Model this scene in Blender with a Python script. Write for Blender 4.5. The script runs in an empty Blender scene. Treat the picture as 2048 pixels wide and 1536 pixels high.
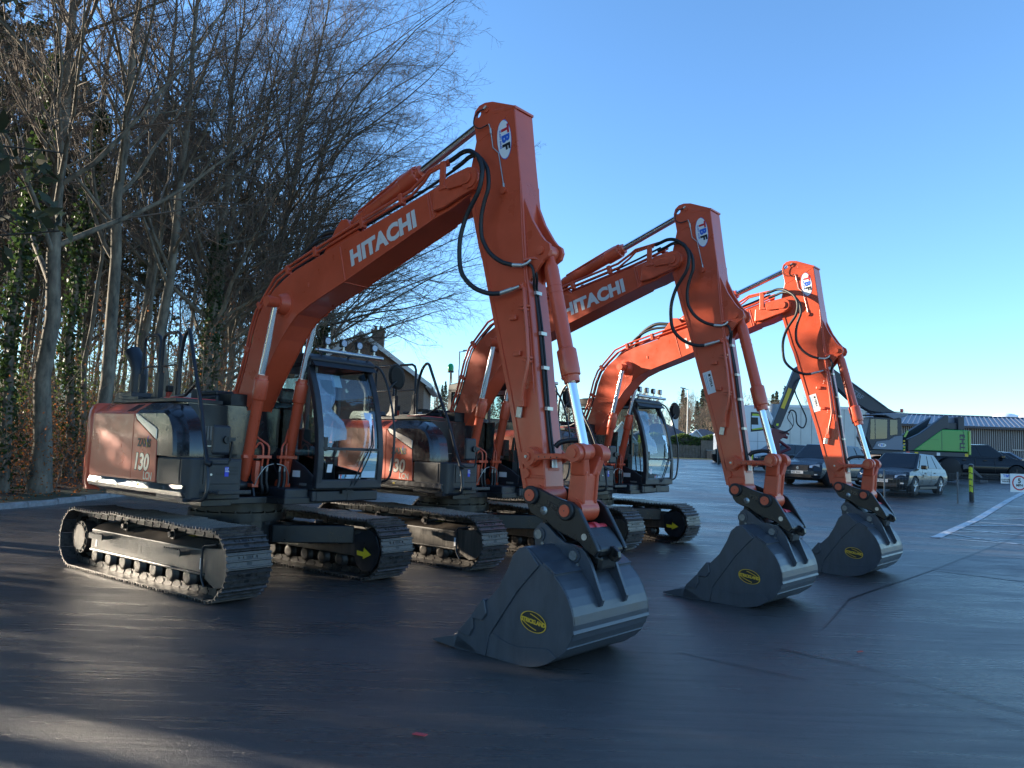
import bpy, bmesh, math, random
import numpy as np
from mathutils import Vector, Matrix, Euler

S = bpy.context.scene
COL = S.collection
R = math.radians

# ------------------------------------------------------------------ camera
cd = bpy.data.cameras.new('camera'); cam = bpy.data.objects.new('camera', cd); COL.objects.link(cam)
cd.sensor_width = 36; cd.lens = 27.01; cd.clip_end = 6000; cd.clip_start = 0.05
cam.matrix_world = Matrix.Translation((0, 0, 1.565)) @ Matrix.Rotation(R(90 + 5.05), 4, 'X') @ Matrix.Rotation(R(2.06), 4, 'Z')
S.camera = cam
S.render.resolution_x = 1024; S.render.resolution_y = 768

# ------------------------------------------------------------------ world, sun, exposure
SUN = Vector((-0.935, 0.30, 0.19)).normalized()
W = bpy.data.worlds.new('World'); S.world = W; W.use_nodes = True
wn = W.node_tree.nodes; wl = W.node_tree.links
sky = wn.new('ShaderNodeTexSky'); sky.sky_type = 'NISHITA'; sky.sun_disc = False
sky.sun_elevation = math.asin(SUN.z)
sky.sun_rotation = math.atan2(SUN.x, SUN.y)
sky.altitude = 60; sky.air_density = 1.0; sky.dust_density = 0.0; sky.ozone_density = 4.3
hs = wn.new('ShaderNodeHueSaturation'); hs.inputs['Saturation'].default_value = 1.0
bg = wn['Background']; bg.inputs['Strength'].default_value = 0.15
wl.new(sky.outputs[0], hs.inputs['Color']); wl.new(hs.outputs[0], bg.inputs['Color'])
sl = bpy.data.lights.new('sun', 'SUN'); sun = bpy.data.objects.new('sun', sl); COL.objects.link(sun)
sl.energy = 5.0; sl.angle = R(0.53); sl.color = (1.0, 0.87, 0.68)
sun.rotation_euler = (-SUN).to_track_quat('-Z', 'Y').to_euler()
S.view_settings.view_transform = 'Standard'; S.view_settings.look = 'None'
S.view_settings.exposure = 1.55; S.view_settings.gamma = 1.0
S.view_settings.use_curve_mapping = False
S.cycles.max_bounces = 8; S.cycles.transparent_max_bounces = 24
S.cycles.diffuse_bounces = 3; S.cycles.glossy_bounces = 4
S.cycles.sample_clamp_indirect = 6.0

# ------------------------------------------------------------------ materials
M = {}
def mat(name, col, rough=0.5, metal=0.0, var=0.0, vscale=8.0, bump=0.0, bscale=60.0, coat=0.0, rvar=0.0, spec=0.5, col2=None, stretch=None, thresh=None, sub=0.0):
    m = bpy.data.materials.new(name); m.use_nodes = True
    nt = m.node_tree; n = nt.nodes; l = nt.links; p = n['Principled BSDF']
    p.inputs['Base Color'].default_value = (*col, 1); p.inputs['Roughness'].default_value = rough
    p.inputs['Metallic'].default_value = metal; p.inputs['Specular IOR Level'].default_value = spec
    if coat: p.inputs['Coat Weight'].default_value = coat; p.inputs['Coat Roughness'].default_value = 0.08
    if var or bump or rvar:
        tc = n.new('ShaderNodeTexCoord'); co = tc.outputs['Object']
        if stretch:
            mp = n.new('ShaderNodeMapping'); mp.inputs['Scale'].default_value = stretch; l.new(co, mp.inputs[0]); co = mp.outputs[0]
    if var or rvar:
        nz = n.new('ShaderNodeTexNoise'); nz.inputs['Scale'].default_value = vscale; nz.inputs['Detail'].default_value = 6; nz.inputs['Roughness'].default_value = 0.65
        l.new(co, nz.inputs['Vector'])
        rp = n.new('ShaderNodeMapRange'); rp.inputs[1].default_value = 0.3; rp.inputs[2].default_value = 0.7
        if thresh: rp.inputs[1].default_value, rp.inputs[2].default_value = thresh
        l.new(nz.outputs['Fac'], rp.inputs[0])
        if var:
            mx = n.new('ShaderNodeMix'); mx.data_type = 'RGBA'
            c2 = col2 if col2 else tuple(max(0, c * (1 - var)) for c in col)
            c1 = col if col2 else tuple(min(1, c * (1 + var)) for c in col)
            mx.inputs[6].default_value = (*c2, 1); mx.inputs[7].default_value = (*c1, 1)
            l.new(rp.outputs[0], mx.inputs[0]); l.new(mx.outputs[2], p.inputs['Base Color'])
        if rvar:
            mr = n.new('ShaderNodeMapRange'); mr.inputs[3].default_value = max(0.02, rough - rvar); mr.inputs[4].default_value = min(1, rough + rvar)
            l.new(rp.outputs[0], mr.inputs[0]); l.new(mr.outputs[0], p.inputs['Roughness'])
    if bump:
        nb = n.new('ShaderNodeTexNoise'); nb.inputs['Scale'].default_value = bscale; nb.inputs['Detail'].default_value = 4
        l.new(co, nb.inputs['Vector'])
        bp = n.new('ShaderNodeBump'); bp.inputs['Strength'].default_value = bump; bp.inputs['Distance'].default_value = 0.01
        l.new(nb.outputs['Fac'], bp.inputs['Height']); l.new(bp.outputs[0], p.inputs['Normal'])
    if sub:
        # thin leaf: a share of the light passes through
        tr = n.new('ShaderNodeBsdfTranslucent'); tr.inputs[0].default_value = (*[min(1, c * 1.6) for c in col], 1)
        mxs = n.new('ShaderNodeMixShader'); mxs.inputs[0].default_value = sub
        l.new(p.outputs[0], mxs.inputs[1]); l.new(tr.outputs[0], mxs.inputs[2]); l.new(mxs.outputs[0], n['Material Output'].inputs['Surface'])
    M[name] = m; return m

def glass(name, tint=(0.75, 0.85, 0.85), alpha=0.75, rough=0.02):
    m = bpy.data.materials.new(name); m.use_nodes = True
    nt = m.node_tree; n = nt.nodes; l = nt.links; n.remove(n['Principled BSDF'])
    t = n.new('ShaderNodeBsdfTransparent'); t.inputs[0].default_value = (*tint, 1)
    g = n.new('ShaderNodeBsdfGlossy'); g.inputs['Roughness'].default_value = rough
    f = n.new('ShaderNodeFresnel'); f.inputs['IOR'].default_value = 1.5
    mm = n.new('ShaderNodeMath'); mm.operation = 'MULTIPLY_ADD'; mm.inputs[1].default_value = 1.0; mm.inputs[2].default_value = (1 - alpha) * 0.3
    mx = n.new('ShaderNodeMixShader')
    l.new(f.outputs[0], mm.inputs[0]); l.new(mm.outputs[0], mx.inputs[0]); l.new(t.outputs[0], mx.inputs[1]); l.new(g.outputs[0], mx.inputs[2])
    l.new(mx.outputs[0], n['Material Output'].inputs['Surface'])
    M[name] = m; return m

mat('orange', (0.60, 0.088, 0.036), 0.33, var=0.10, vscale=3, coat=0.25, rvar=0.08, bump=0.02, bscale=9)
mat('orange_cast', (0.60, 0.092, 0.038), 0.36, var=0.10, vscale=9, bump=0.12, bscale=40, rvar=0.06)
mat('charcoal', (0.016, 0.018, 0.023), 0.42, var=0.25, vscale=5, bump=0.05, bscale=300, rvar=0.1)
mat('charcoal_gloss', (0.014, 0.015, 0.018), 0.22, var=0.35, vscale=14, rvar=0.08, coat=0.3)
mat('black', (0.008, 0.009, 0.011), 0.45, var=0.2, vscale=6, rvar=0.1)
mat('black_steel', (0.010, 0.0095, 0.010), 0.33, var=0.35, vscale=9, rvar=0.12, bump=0.05, bscale=50)
mat('frame_black', (0.010, 0.011, 0.013), 0.36, var=0.4, vscale=7, rvar=0.12)
mat('side_frame', (0.060, 0.048, 0.038), 0.42, var=0.5, vscale=9, rvar=0.12, stretch=(4, 1, 0.35), bump=0.05)
mat('chrome', (0.85, 0.87, 0.9), 0.07, metal=1.0)
mat('steel', (0.45, 0.46, 0.47), 0.3, metal=0.9, var=0.2, vscale=20)
mat('zinc', (0.5, 0.5, 0.46), 0.35, metal=0.7)
mat('rubber', (0.012, 0.013, 0.015), 0.5, bump=0.1, bscale=120)
mat('shoe', (0.085, 0.074, 0.068), 0.36, metal=0.45, var=0.55, vscale=22, bump=0.25, bscale=70, rvar=0.15)
mat('link', (0.050, 0.043, 0.039), 0.42, metal=0.5, var=0.5, vscale=18, bump=0.2, bscale=60)
mat('bucket', (0.050, 0.058, 0.072), 0.38, var=0.22, vscale=4, rvar=0.10, stretch=(3, 1, 0.8), bump=0.05, bscale=22, coat=0.10)
mat('bucket_pin', (0.22, 0.22, 0.21), 0.45, metal=0.5, var=0.3, vscale=30)
mat('gold', (0.70, 0.42, 0.03), 0.4)
mat('white', (0.78, 0.78, 0.76), 0.45)
mat('sticker', (0.72, 0.72, 0.72), 0.4)
mat('letter_white', (0.66, 0.64, 0.60), 0.4)
mat('letter_black', (0.012, 0.012, 0.014), 0.4)
mat('letter_red', (0.55, 0.02, 0.03), 0.4)
mat('letter_blue', (0.02, 0.12, 0.55), 0.4)
mat('letter_cyan', (0.10, 0.40, 0.62), 0.4)
mat('silver', (0.62, 0.60, 0.57), 0.28, metal=0.75, var=0.12, vscale=4)
mat('yellow', (0.68, 0.47, 0.02), 0.4)
mat('hi_yellow', (0.62, 0.72, 0.03), 0.4)
mat('blue_label', (0.03, 0.22, 0.66), 0.4)
mat('label_blue2', (0.03, 0.05, 0.55), 0.4)
mat('paper', (0.55, 0.68, 0.76), 0.5)
mat('green_lens', (0.0, 0.42, 0.12), 0.25)
mat('lamp_lens', (0.42, 0.50, 0.62), 0.2, var=0.4, vscale=60)
mat('seat_wrap', (0.10, 0.13, 0.14), 0.25, var=0.7, vscale=10, bump=0.9, bscale=12)
mat('seat_fabric', (0.014, 0.015, 0.017), 0.7)
mat('red_filter', (0.55, 0.05, 0.02), 0.4)
mat('pink_red', (0.62, 0.05, 0.06), 0.4)
glass('glass'); glass('glass_dark', (0.07, 0.09, 0.11), 0.8); glass('film', (0.42, 0.55, 0.66), 0.25, 0.25); glass('wrap', (0.8, 0.82, 0.84), 0.35, 0.22)
# cab film and wrap: thin plastic, diffuse share
for k, c, s_ in (('film', (0.26, 0.40, 0.52), 0.30), ('wrap', (0.55, 0.57, 0.6), 0.25)):
    nt = M[k].node_tree; o = nt.nodes['Material Output']; src = o.inputs['Surface'].links[0].from_socket
    d = nt.nodes.new('ShaderNodeBsdfDiffuse'); d.inputs[0].default_value = (*c, 1)
    x = nt.nodes.new('ShaderNodeMixShader'); x.inputs[0].default_value = s_
    nt.links.new(src, x.inputs[1]); nt.links.new(d.outputs[0], x.inputs[2]); nt.links.new(x.outputs[0], o.inputs['Surface'])

# ------------------------------------------------------------------ mesh helpers
class MB:
    def __init__(s): s.v = []; s.f = []; s.sm = []; s.mi = []; s.cur = 0
    def add(s, vs, fs, smooth=False):
        b = len(s.v); s.v.extend([tuple(map(float, p)) for p in vs])
        for f in fs: s.f.append([b + i for i in f]); s.sm.append(smooth); s.mi.append(s.cur)
        return s
    def box(s, c, d, rot=None):
        x, y, z = d[0] / 2, d[1] / 2, d[2] / 2
        vs = [Vector((a, b, e)) for a in (-x, x) for b in (-y, y) for e in (-z, z)]
        if rot is not None: vs = [rot @ v for v in vs]
        vs = [v + Vector(c) for v in vs]
        return s.add(vs, [(0, 1, 3, 2), (4, 6, 7, 5), (0, 4, 5, 1), (2, 3, 7, 6), (0, 2, 6, 4), (1, 5, 7, 3)])
    def bx(s, x0, x1, y0, y1, z0, z1):
        return s.box(((x0 + x1) / 2, (y0 + y1) / 2, (z0 + z1) / 2), (abs(x1 - x0), abs(y1 - y0), abs(z1 - z0)))
    def prism(s, poly, a0, a1, axis='y', hole=None, smooth=False):
        """extrude a 2-D outline along an axis; axis y: outline is (x,z); z: (x,y); x: (y,z)"""
        def P(p, a):
            return (p[0], a, p[1]) if axis == 'y' else ((p[0], p[1], a) if axis == 'z' else (a, p[0], p[1]))
        n = len(poly); vs = [P(p, a0) for p in poly] + [P(p, a1) for p in poly]
        fs = [(i, (i + 1) % n, n + (i + 1) % n, n + i) for i in range(n)]
        if hole is None:
            fs += [tuple(range(n))[::-1], tuple(range(n, 2 * n))]
        else:
            h = len(hole); b = 2 * n
            vs += [P(p, a0) for p in hole] + [P(p, a1) for p in hole]
            fs += [(b + (i + 1) % h, b + i, b + h + i, b + h + (i + 1) % h) for i in range(h)]
            # key-hole face from outline vertex 0 to the nearest hole vertex
            k = min(range(h), key=lambda i: (hole[i][0] - poly[0][0]) ** 2 + (hole[i][1] - poly[0][1]) ** 2)
            hl = [(k - i) % h for i in range(h + 1)]
            for off, ho in ((0, b), (n, b + h)):
                fs.append(tuple([off + i for i in range(n)] + [off] + [ho + i for i in hl]))
        return s.add(vs, fs, smooth)
    def tube(s, pts, r, n=8, cap=True, smooth=True):
        pts = [Vector(p) for p in pts]; m = len(pts)
        rr = r if isinstance(r, (list, tuple, np.ndarray)) else [r] * m
        vs = []; t0 = (pts[1] - pts[0]).normalized()
        u = t0.cross(Vector((0, 0, 1)) if abs(t0.z) < 0.9 else Vector((1, 0, 0))).normalized()
        for i in range(m):
            a = pts[max(0, i - 1)]; b = pts[min(m - 1, i + 1)]
            t = (b - a); t = t.normalized() if t.length > 1e-9 else t0
            u = u - t * u.dot(t); u = u.normalized() if u.length > 1e-6 else t.orthogonal().normalized()
            w = t.cross(u)
            for k in range(n):
                q = 2 * math.pi * k / n
                vs.append(pts[i] + (u * math.cos(q) + w * math.sin(q)) * rr[i])
        fs = [(i * n + k, i * n + (k + 1) % n, (i + 1) * n + (k + 1) % n, (i + 1) * n + k) for i in range(m - 1) for k in range(n)]
        s.add(vs, fs, smooth)
        if cap: s.add(vs[:n], [tuple(range(n))[::-1]]); s.add(vs[-n:], [tuple(range(n))])
        return s
    def cyl(s, a, b, r, n=16, r2=None, cap=True):
        return s.tube([a, b], [r, r if r2 is None else r2], n, cap)
    def ycyl(s, x, z, y0, y1, r, n=20, r2=None): return s.cyl((x, y0, z), (x, y1, z), r, n, r2)
    def lathe(s, prof, c, ax, n=20):
        """prof: list of (along, radius) on an axis from c"""
        ax = Vector(ax).normalized(); c = Vector(c)
        return s.tube([c + ax * p[0] for p in prof], [p[1] for p in prof], n)
    def strip(s, A, B, smooth=False):
        """quads between two polylines"""
        n = len(A); s.add(list(A) + list(B), [(i, i + 1, n + i + 1, n + i) for i in range(n - 1)], smooth); return s
    def plate(s, pts, nrm, t):
        """thin plate: planar 3-D outline pushed along nrm by t"""
        n = len(pts); q = [Vector(p) + Vector(nrm) * t for p in pts]
        return s.add([Vector(p) for p in pts] + q, [tuple(range(n))[::-1], tuple(range(n, 2 * n))] + [(i, (i + 1) % n, n + (i + 1) % n, n + i) for i in range(n)])
    def mesh(s, name, mats):
        me = bpy.data.meshes.new(name); me.from_pydata(s.v, [], s.f)
        for m in (mats if isinstance(mats, (list, tuple)) else [mats]): me.materials.append(M[m] if isinstance(m, str) else m)
        me.polygons.foreach_set('use_smooth', s.sm)
        me.polygons.foreach_set('material_index', s.mi)
        bm = bmesh.new(); bm.from_mesh(me); bmesh.ops.recalc_face_normals(bm, faces=bm.faces); bm.to_mesh(me); bm.free()
        me.update(); return me
    def build(s, name, mats, parent=None, bevel=0, seg=2, kind=None):
        return put(name, s.mesh(name, mats), parent, bevel, seg, kind)

def put(name, me, parent=None, bevel=0, seg=2, kind=None):
    o = bpy.data.objects.new(name, me); COL.objects.link(o)
    if parent is not None: o.parent = parent
    if bevel:
        b = o.modifiers.new('edge', 'BEVEL'); b.width = bevel; b.segments = seg; b.limit_method = 'ANGLE'; b.angle_limit = R(35); b.harden_normals = False
    if kind: o['kind'] = kind
    return o
def empty(name, loc, rz=0.0):
    o = bpy.data.objects.new(name, None); COL.objects.link(o); o.location = loc; o.rotation_euler = (0, 0, rz); o.empty_display_size = 0.2; return o
def tag(o, label, cat, group=None):
    o['label'] = label; o['category'] = cat
    if group: o['group'] = group
    return o
KIDS = {}
def copy_tree(o, parent=None):
    c = o.copy(); COL.objects.link(c)
    if parent is not None: c.parent = parent
    for ch in kids(o): copy_tree(ch, c)
    return c
def kids(o): return [x for x in COL.objects if x.parent == o] if not KIDS else KIDS.get(o.name, [])
def index_kids():
    KIDS.clear()
    for x in COL.objects:
        if x.parent: KIDS.setdefault(x.parent.name, []).append(x)
def circ(x, z, r, n=16, a0=0.0, a1=2 * math.pi):
    full = abs(a1 - a0 - 2 * math.pi) < 1e-6
    return [(x + r * math.cos(a0 + (a1 - a0) * i / (n if full else n - 1)), z + r * math.sin(a0 + (a1 - a0) * i / (n if full else n - 1))) for i in range(n)]
def smooth_pts(pts, k=6):
    """Catmull-Rom through the points"""
    P = [Vector(p) for p in pts]; P = [P[0] * 2 - P[1]] + P + [P[-1] * 2 - P[-2]]; out = []
    for i in range(1, len(P) - 2):
        for j in range(k):
            t = j / k; a, b, c, d = P[i - 1], P[i], P[i + 1], P[i + 2]
            out.append(0.5 * ((2 * b) + (c - a) * t + (2 * a - 5 * b + 4 * c - d) * t * t + (3 * b - a - 3 * c + d) * t ** 3))
    out.append(P[-2]); return out
def text_obj(name, txt, size, m, parent, origin, dirv, upv, bold=0.0, sx=1.0, shear=0.0, ext=0.001, align='LEFT', spacing=1.0):
    cu = bpy.data.curves.new(name, 'FONT'); cu.body = txt; cu.size = size; cu.extrude = ext; cu.offset = bold; cu.shear = shear
    cu.align_x = align; cu.resolution_u = 3; cu.space_character = spacing; cu.space_line = 0.95
    t = bpy.data.objects.new('tmp', cu); me = bpy.data.meshes.new_from_object(t); bpy.data.objects.remove(t); bpy.data.curves.remove(cu)
    me.name = name; me.materials.clear(); me.materials.append(M[m])
    d = Vector(dirv).normalized(); u = Vector(upv); u = (u - d * u.dot(d)).normalized(); nn = d.cross(u)
    mt = Matrix((( *(d * sx), ), ( *u, ), ( *nn, ))).transposed().to_4x4(); mt.translation = Vector(origin)
    me.transform(mt); return put(name, me, parent)
YN = (0, -1, 0)
# ------------------------------------------------------------------ excavator
UPPER = {}          # names of the parts that turn with the house
def excavator():
    root = empty('excavator', (0, 0, 0))
    def part(mb, name, m, bevel=0.0, seg=2, upper=True, parent=None, kind=None):
        o = mb.build(name, m, root if parent is None else parent, bevel, seg, kind)
        if upper and parent is None: UPPER[o.name] = 1
        return o
    sub = lambda mb, name, m, par, bevel=0.0, seg=2: mb.build(name, m, par, bevel, seg)

    # ---------------- undercarriage
    b = MB()
    for sx in (1, -1):
        for sy in (1, -1):
            b.prism([(0.2 * sx, 0.15 * sy), (0.30 * sx, 0.42 * sy), (0.78 * sx, 0.83 * sy), (1.18 * sx, 0.83 * sy), (0.55 * sx, 0.12 * sy)], 0.40, 0.61, 'z')
    b.prism([(0.5 * math.cos(q), 0.5 * math.sin(q)) for q in np.linspace(0, 2 * math.pi, 25)[:-1]], 0.36, 0.66, 'z')
    part(b, 'undercarriage_frame', 'frame_black', 0.012, upper=False)
    b = MB(); b.cyl((0, 0, 0.655), (0, 0, 0.75), 0.56, 40); b.cyl((0, 0, 0.76), (0, 0, 0.885), 0.53, 40)
    for k in range(20):
        q = k * math.pi / 10; b.cyl((0.545 * math.cos(q), 0.545 * math.sin(q), 0.75), (0.545 * math.cos(q), 0.545 * math.sin(q), 0.775), 0.016, 6)
    part(b, 'slewing_ring', 'frame_black', upper=False)

    # shoe mesh shared by every shoe
    b = MB(); b.bx(-0.082, 0.082, -0.25, 0.25, -0.008, 0.008)
    for x in (-0.062, 0.0, 0.062):
        b.add([(x - 0.011, -0.25, 0.008), (x + 0.011, -0.25, 0.008), (x + 0.006, -0.25, 0.032), (x - 0.006, -0.25, 0.032), (x - 0.011, 0.25, 0.008), (x + 0.011, 0.25, 0.008), (x + 0.006, 0.25, 0.032), (x - 0.006, 0.25, 0.032)],
              [(0, 1, 2, 3), (7, 6, 5, 4), (1, 5, 6, 2), (2, 6, 7, 3), (3, 7, 4, 0)])
    for y in (-0.1, -0.05, 0.05, 0.1): b.bx(-0.042, -0.022, y - 0.011, y + 0.011, 0.008, 0.018)
    b.cur = 1
    for x in (-0.03, 0.03):
        b.add([(x - 0.016, -0.028, 0.0086), (x + 0.016, -0.028, 0.0086), (x + 0.016, 0.028, 0.0086), (x - 0.016, 0.028, 0.0086)], [(0, 1, 2, 3)])
    shoe = b.mesh('track_shoe', ['shoe', 'black'])
    XF, XR, ZC, RR = 1.42, -1.46, 0.362, 0.328
    L = XF - XR; per = 2 * L + 2 * math.pi * RR; NS = 46
    def path(s):
        s %= per
        if s < L: return (XR + s, ZC - RR, -math.pi)                 # bottom run, travelling forward
        s -= L
        if s < math.pi * RR: q = -math.pi / 2 + s / RR; return (XF + RR * math.cos(q), ZC + RR * math.sin(q), q - math.pi / 2)
        s -= math.pi * RR
        if s < L:
            u = s / L; sag = -0.018 * abs(math.sin(u * math.pi * 3)) + 0.02 * math.sin(u * math.pi)
            return (XF - s, ZC + RR + sag, 0.0)
        s -= L; q = math.pi / 2 + s / RR; return (XR + RR * math.cos(q), ZC + RR * math.sin(q), q - math.pi / 2)
    for sd in (-1, 1):
        ch = MB(); poses = []
        for k in range(NS):
            x, z, a = path((k + 0.35) * per / NS); poses.append((x, z, a))
            rm = Matrix.Rotation(-a, 3, 'Y')
            for y in (-0.085, 0.085):
                ch.box(Vector((x, y, z)) + rm @ Vector((0, 0, -0.045)), (0.15, 0.035, 0.072), rm)
            ch.cyl(Vector((x, -0.11, z)) + rm @ Vector((0.08, 0, -0.045)), Vector((x, 0.11, z)) + rm @ Vector((0.08, 0, -0.045)), 0.02, 6)
        tr = part(ch, 'track', 'link', upper=False); tr.location = (0, 0.995 * sd, 0)
        for x, z, a in poses:
            o = put('track_shoe', shoe, tr); o.location = (x, 0, z); o.rotation_euler = (0, -a, 0)
        b = MB(); b.lathe([(-0.055, 0.13), (-0.05, 0.225), (-0.02, 0.235), (-0.02, 0.262), (0.02, 0.262), (0.02, 0.235), (0.05, 0.225), (0.055, 0.13)], (XF, 0, ZC), (0, 1, 0), 28)
        sub(b, 'idler', 'link', tr)
        b = MB(); n = 42; tp = []
        for k in range(n):
            q = 2 * math.pi * k / n; r = 0.265 if k % 2 else 0.225; tp.append((XR + r * math.cos(q), ZC + r * math.sin(q)))
        b.prism(tp, -0.03, 0.03); b.ycyl(XR, ZC, -0.16, 0.14, 0.19, 28); b.ycyl(XR, ZC, -0.175, -0.16, 0.15, 24)
        for k in range(14):
            q = 2 * math.pi * k / 14; b.ycyl(XR + 0.165 * math.cos(q), ZC + 0.165 * math.sin(q), -0.172, 0.15, 0.012, 6)
        sub(b, 'sprocket', 'link', tr)

        # side frame: girder, guards, steps
        m = -sd                                    # outer side of this frame is at sd
        Y = lambda y: y * m                        # written for the right-hand track (outer side negative)
        b = MB()
        cs = [(-1.16, 0.255), (-1.16, 0.485), (-1.02, 0.56), (-0.86, 0.56), (-0.83, 0.50), (-0.83, 0.255)]
        b.prism([(Y(p[0]), p[1]) for p in cs], -1.16, 1.27, 'x')
        b.bx(-1.16, 1.27, Y(-1.175), Y(-1.10), 0.235, 0.262)
        sf = part(b, 'side_frame', 'side_frame', 0.01, upper=False)
        gp = [(1.262, 0.505), (1.315, 0.51), (1.56, 0.53), (1.66, 0.46), (1.70, 0.36), (1.66, 0.24), (1.585, 0.16), (1.46, 0.135), (1.283, 0.214)]
        gi = [(1.274, 0.516), (1.298, 0.224), (1.408, 0.121), (1.60, 0.125), (1.69, 0.24), (1.715, 0.39), (1.65, 0.54), (1.521, 0.60)]
        sub(MB().prism(gp, Y(-1.17), Y(-1.145)), 'idler_guard', 'side_frame', sf, 0.004)
        sub(MB().prism(gi, Y(-0.745), Y(-0.765)), 'inner_guard', 'frame_black', sf, 0.004)
        b = MB(); b.tube([(1.30, Y(-1.18), 0.135), (1.235, Y(-1.18), 0.22), (1.235, Y(-1.18), 0.50), (1.27, Y(-1.18), 0.535), (1.46, Y(-1.17), 0.56)], 0.012, 6)
        sub(b, 'guard_rim', 'charcoal', sf)
        for x0, x1 in ((-0.96, -0.64), (0.67, 1.0)):
            b = MB(); b.bx(x0, x1, Y(-1.285), Y(-1.275), 0.405, 0.462); b.bx(x0 + 0.02, x0 + 0.04, Y(-1.275), Y(-1.16), 0.41, 0.45); b.bx(x1 - 0.04, x1 - 0.02, Y(-1.275), Y(-1.16), 0.41, 0.45)
            for k in range(9):
                xx = x0 + (k + 0.5) * (x1 - x0) / 9; b.add([(xx - 0.012, Y(-1.285), 0.462), (xx + 0.012, Y(-1.285), 0.462), (xx, Y(-1.285), 0.478), (xx - 0.012, Y(-1.275), 0.462), (xx + 0.012, Y(-1.275), 0.462), (xx, Y(-1.275), 0.478)], [(0, 1, 2), (5, 4, 3), (1, 4, 5, 2), (0, 2, 5, 3)])
            sub(b, 'track_step', 'side_frame', sf)
        for x in (-1.02, 1.19): sub(MB().bx(x - 0.018, x + 0.018, Y(-1.163), Y(-1.161), 0.29, 0.40), 'label', 'sticker', sf)
        for k in range(7):
            x = -1.12 + k * 0.335; b = MB(); b.lathe([(-0.13, 0.05), (-0.125, 0.085), (-0.10, 0.09), (-0.095, 0.115), (-0.07, 0.115), (-0.065, 0.09), (0.065, 0.09), (0.07, 0.115), (0.095, 0.115), (0.10, 0.09), (0.125, 0.085), (0.13, 0.05)], (x, Y(-0.995), 0.175), (0, 1, 0), 16)
            sub(b, 'track_roller', 'link', sf)
        for x in (-0.45, 0.55):
            b = MB(); b.ycyl(x, 0.575, Y(-1.12), Y(-0.9), 0.055, 14); b.ycyl(x, 0.575, Y(-1.16), Y(-1.12), 0.03, 10); b.bx(x - 0.03, x + 0.03, Y(-0.93), Y(-0.86), 0.5, 0.59)
            sub(b, 'carrier_roller', 'link', sf)
        ax = [(1.339, 0.345), (1.452, 0.336), (1.458, 0.384), (1.584, 0.316), (1.448, 0.254), (1.449, 0.284), (1.344, 0.291)]
        sub(MB().prism(ax, Y(-0.741), Y(-0.744)), 'direction_arrow', 'yellow', sf)
        sub(MB().bx(1.02, 1.115, Y(-0.826), Y(-0.829), 0.41, 0.47), 'blue_label', 'blue_label', sf)
        sub(MB().bx(0.62, 0.72, Y(-0.98), Y(-0.90), 0.5605, 0.562), 'yellow_label', 'yellow', sf)

    # ---------------- house: deck and right-hand side
    b = MB(); b.prism([(-1.36, -1.0), (-1.36, 1.05), (0.9, 1.05), (1.06, 0.28), (1.06, -0.05), (0.8, -0.12), (0.8, -0.62), (1.0, -0.66), (1.0, -1.0)], 0.885, 0.96, 'z')
    for y in (-0.235, 0.205): b.prism([(-0.35, 0.96), (0.72, 0.96), (0.66, 1.12), (0.50, 1.19), (0.25, 1.42), (0.12, 1.66), (-0.1, 1.66), (-0.25, 1.5)], y, y + 0.03)
    b.bx(-0.9, 0.2, -0.12, 0.28, 0.96, 1.5)
    part(b, 'turntable_deck', 'frame_black', 0.008)
    for x_, z_, y0, y1, r_ in ((0.53, 1.075, -0.34, -0.19, 0.075), (0.53, 1.075, 0.19, 0.34, 0.075), (0.0, 1.55, -0.24, 0.24, 0.06)): part(MB().ycyl(x_, z_, y0, y1, r_, 20), 'deck_pin', 'black', 0.004)
    cw = [(-1.38, -1.2), (-1.55, -1.19), (-1.72, -1.14), (-1.88, -1.03), (-2.0, -0.85), (-2.10, -0.5), (-2.15, 0), (-2.10, 0.5), (-2.0, 0.85), (-1.88, 1.03), (-1.72, 1.14), (-1.55, 1.19), (-1.38, 1.2)]
    b = MB(); zs = [(0.93, 0.96), (1.0, 1.0), (1.80, 1.0), (1.90, 0.975), (1.965, 0.93), (1.985, 0.86)]
    rings = [[(-1.38 + (p[0] + 1.38) * k - (1 - k) * 0.0, p[1] * (0.5 + 0.5 * k) if True else 0, z) for p in cw] for z, k in zs]
    n = len(cw); vs = [p for r in rings for p in r]; fs = [(i * n + k, i * n + (k + 1) % n, (i + 1) * n + (k + 1) % n, (i + 1) * n + k) for i in range(len(zs) - 1) for k in range(n)]
    b.add(vs, fs, True); b.add(rings[-1], [tuple(range(n))]); b.add(rings[0], [tuple(range(n))[::-1]])
    part(b, 'counterweight', 'orange')
    cs = [(-1.2, 1.11), (-1.2, 1.845), (-1.185, 1.875), (-1.06, 1.965), (-1.03, 1.975), (-0.4, 1.99), (0.28, 1.99), (0.28, 1.11)]
    eh = part(MB().prism(cs, -1.365, -0.20, 'x'), 'engine_housing', 'orange', 0.006)
    for k in range(4):
        x = -0.47 + k * 0.045; sub(MB().plate([(x, -1.19, 1.868), (x + 0.018, -1.19, 1.868), (x + 0.05, -1.075, 1.954), (x + 0.032, -1.075, 1.954)], (0, -0.6, 0.8), 0.006), 'vent_slot', 'black', eh)
    door = part(MB().prism([(-1.355, 1.14), (-0.215, 1.12), (-0.235, 1.842), (-1.355, 1.858)], -1.212, -1.2), 'side_door', 'orange', 0.005)
    b = MB(); b.bx(-0.56, -0.47, -1.214, -1.212, 1.41, 1.42); b.bx(-0.53, -0.50, -1.214, -1.212, 1.46, 1.5); b.bx(-0.56, -0.47, -1.214, -1.212, 1.53, 1.54)
    sub(b, 'latch', 'orange_cast', door)
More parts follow.
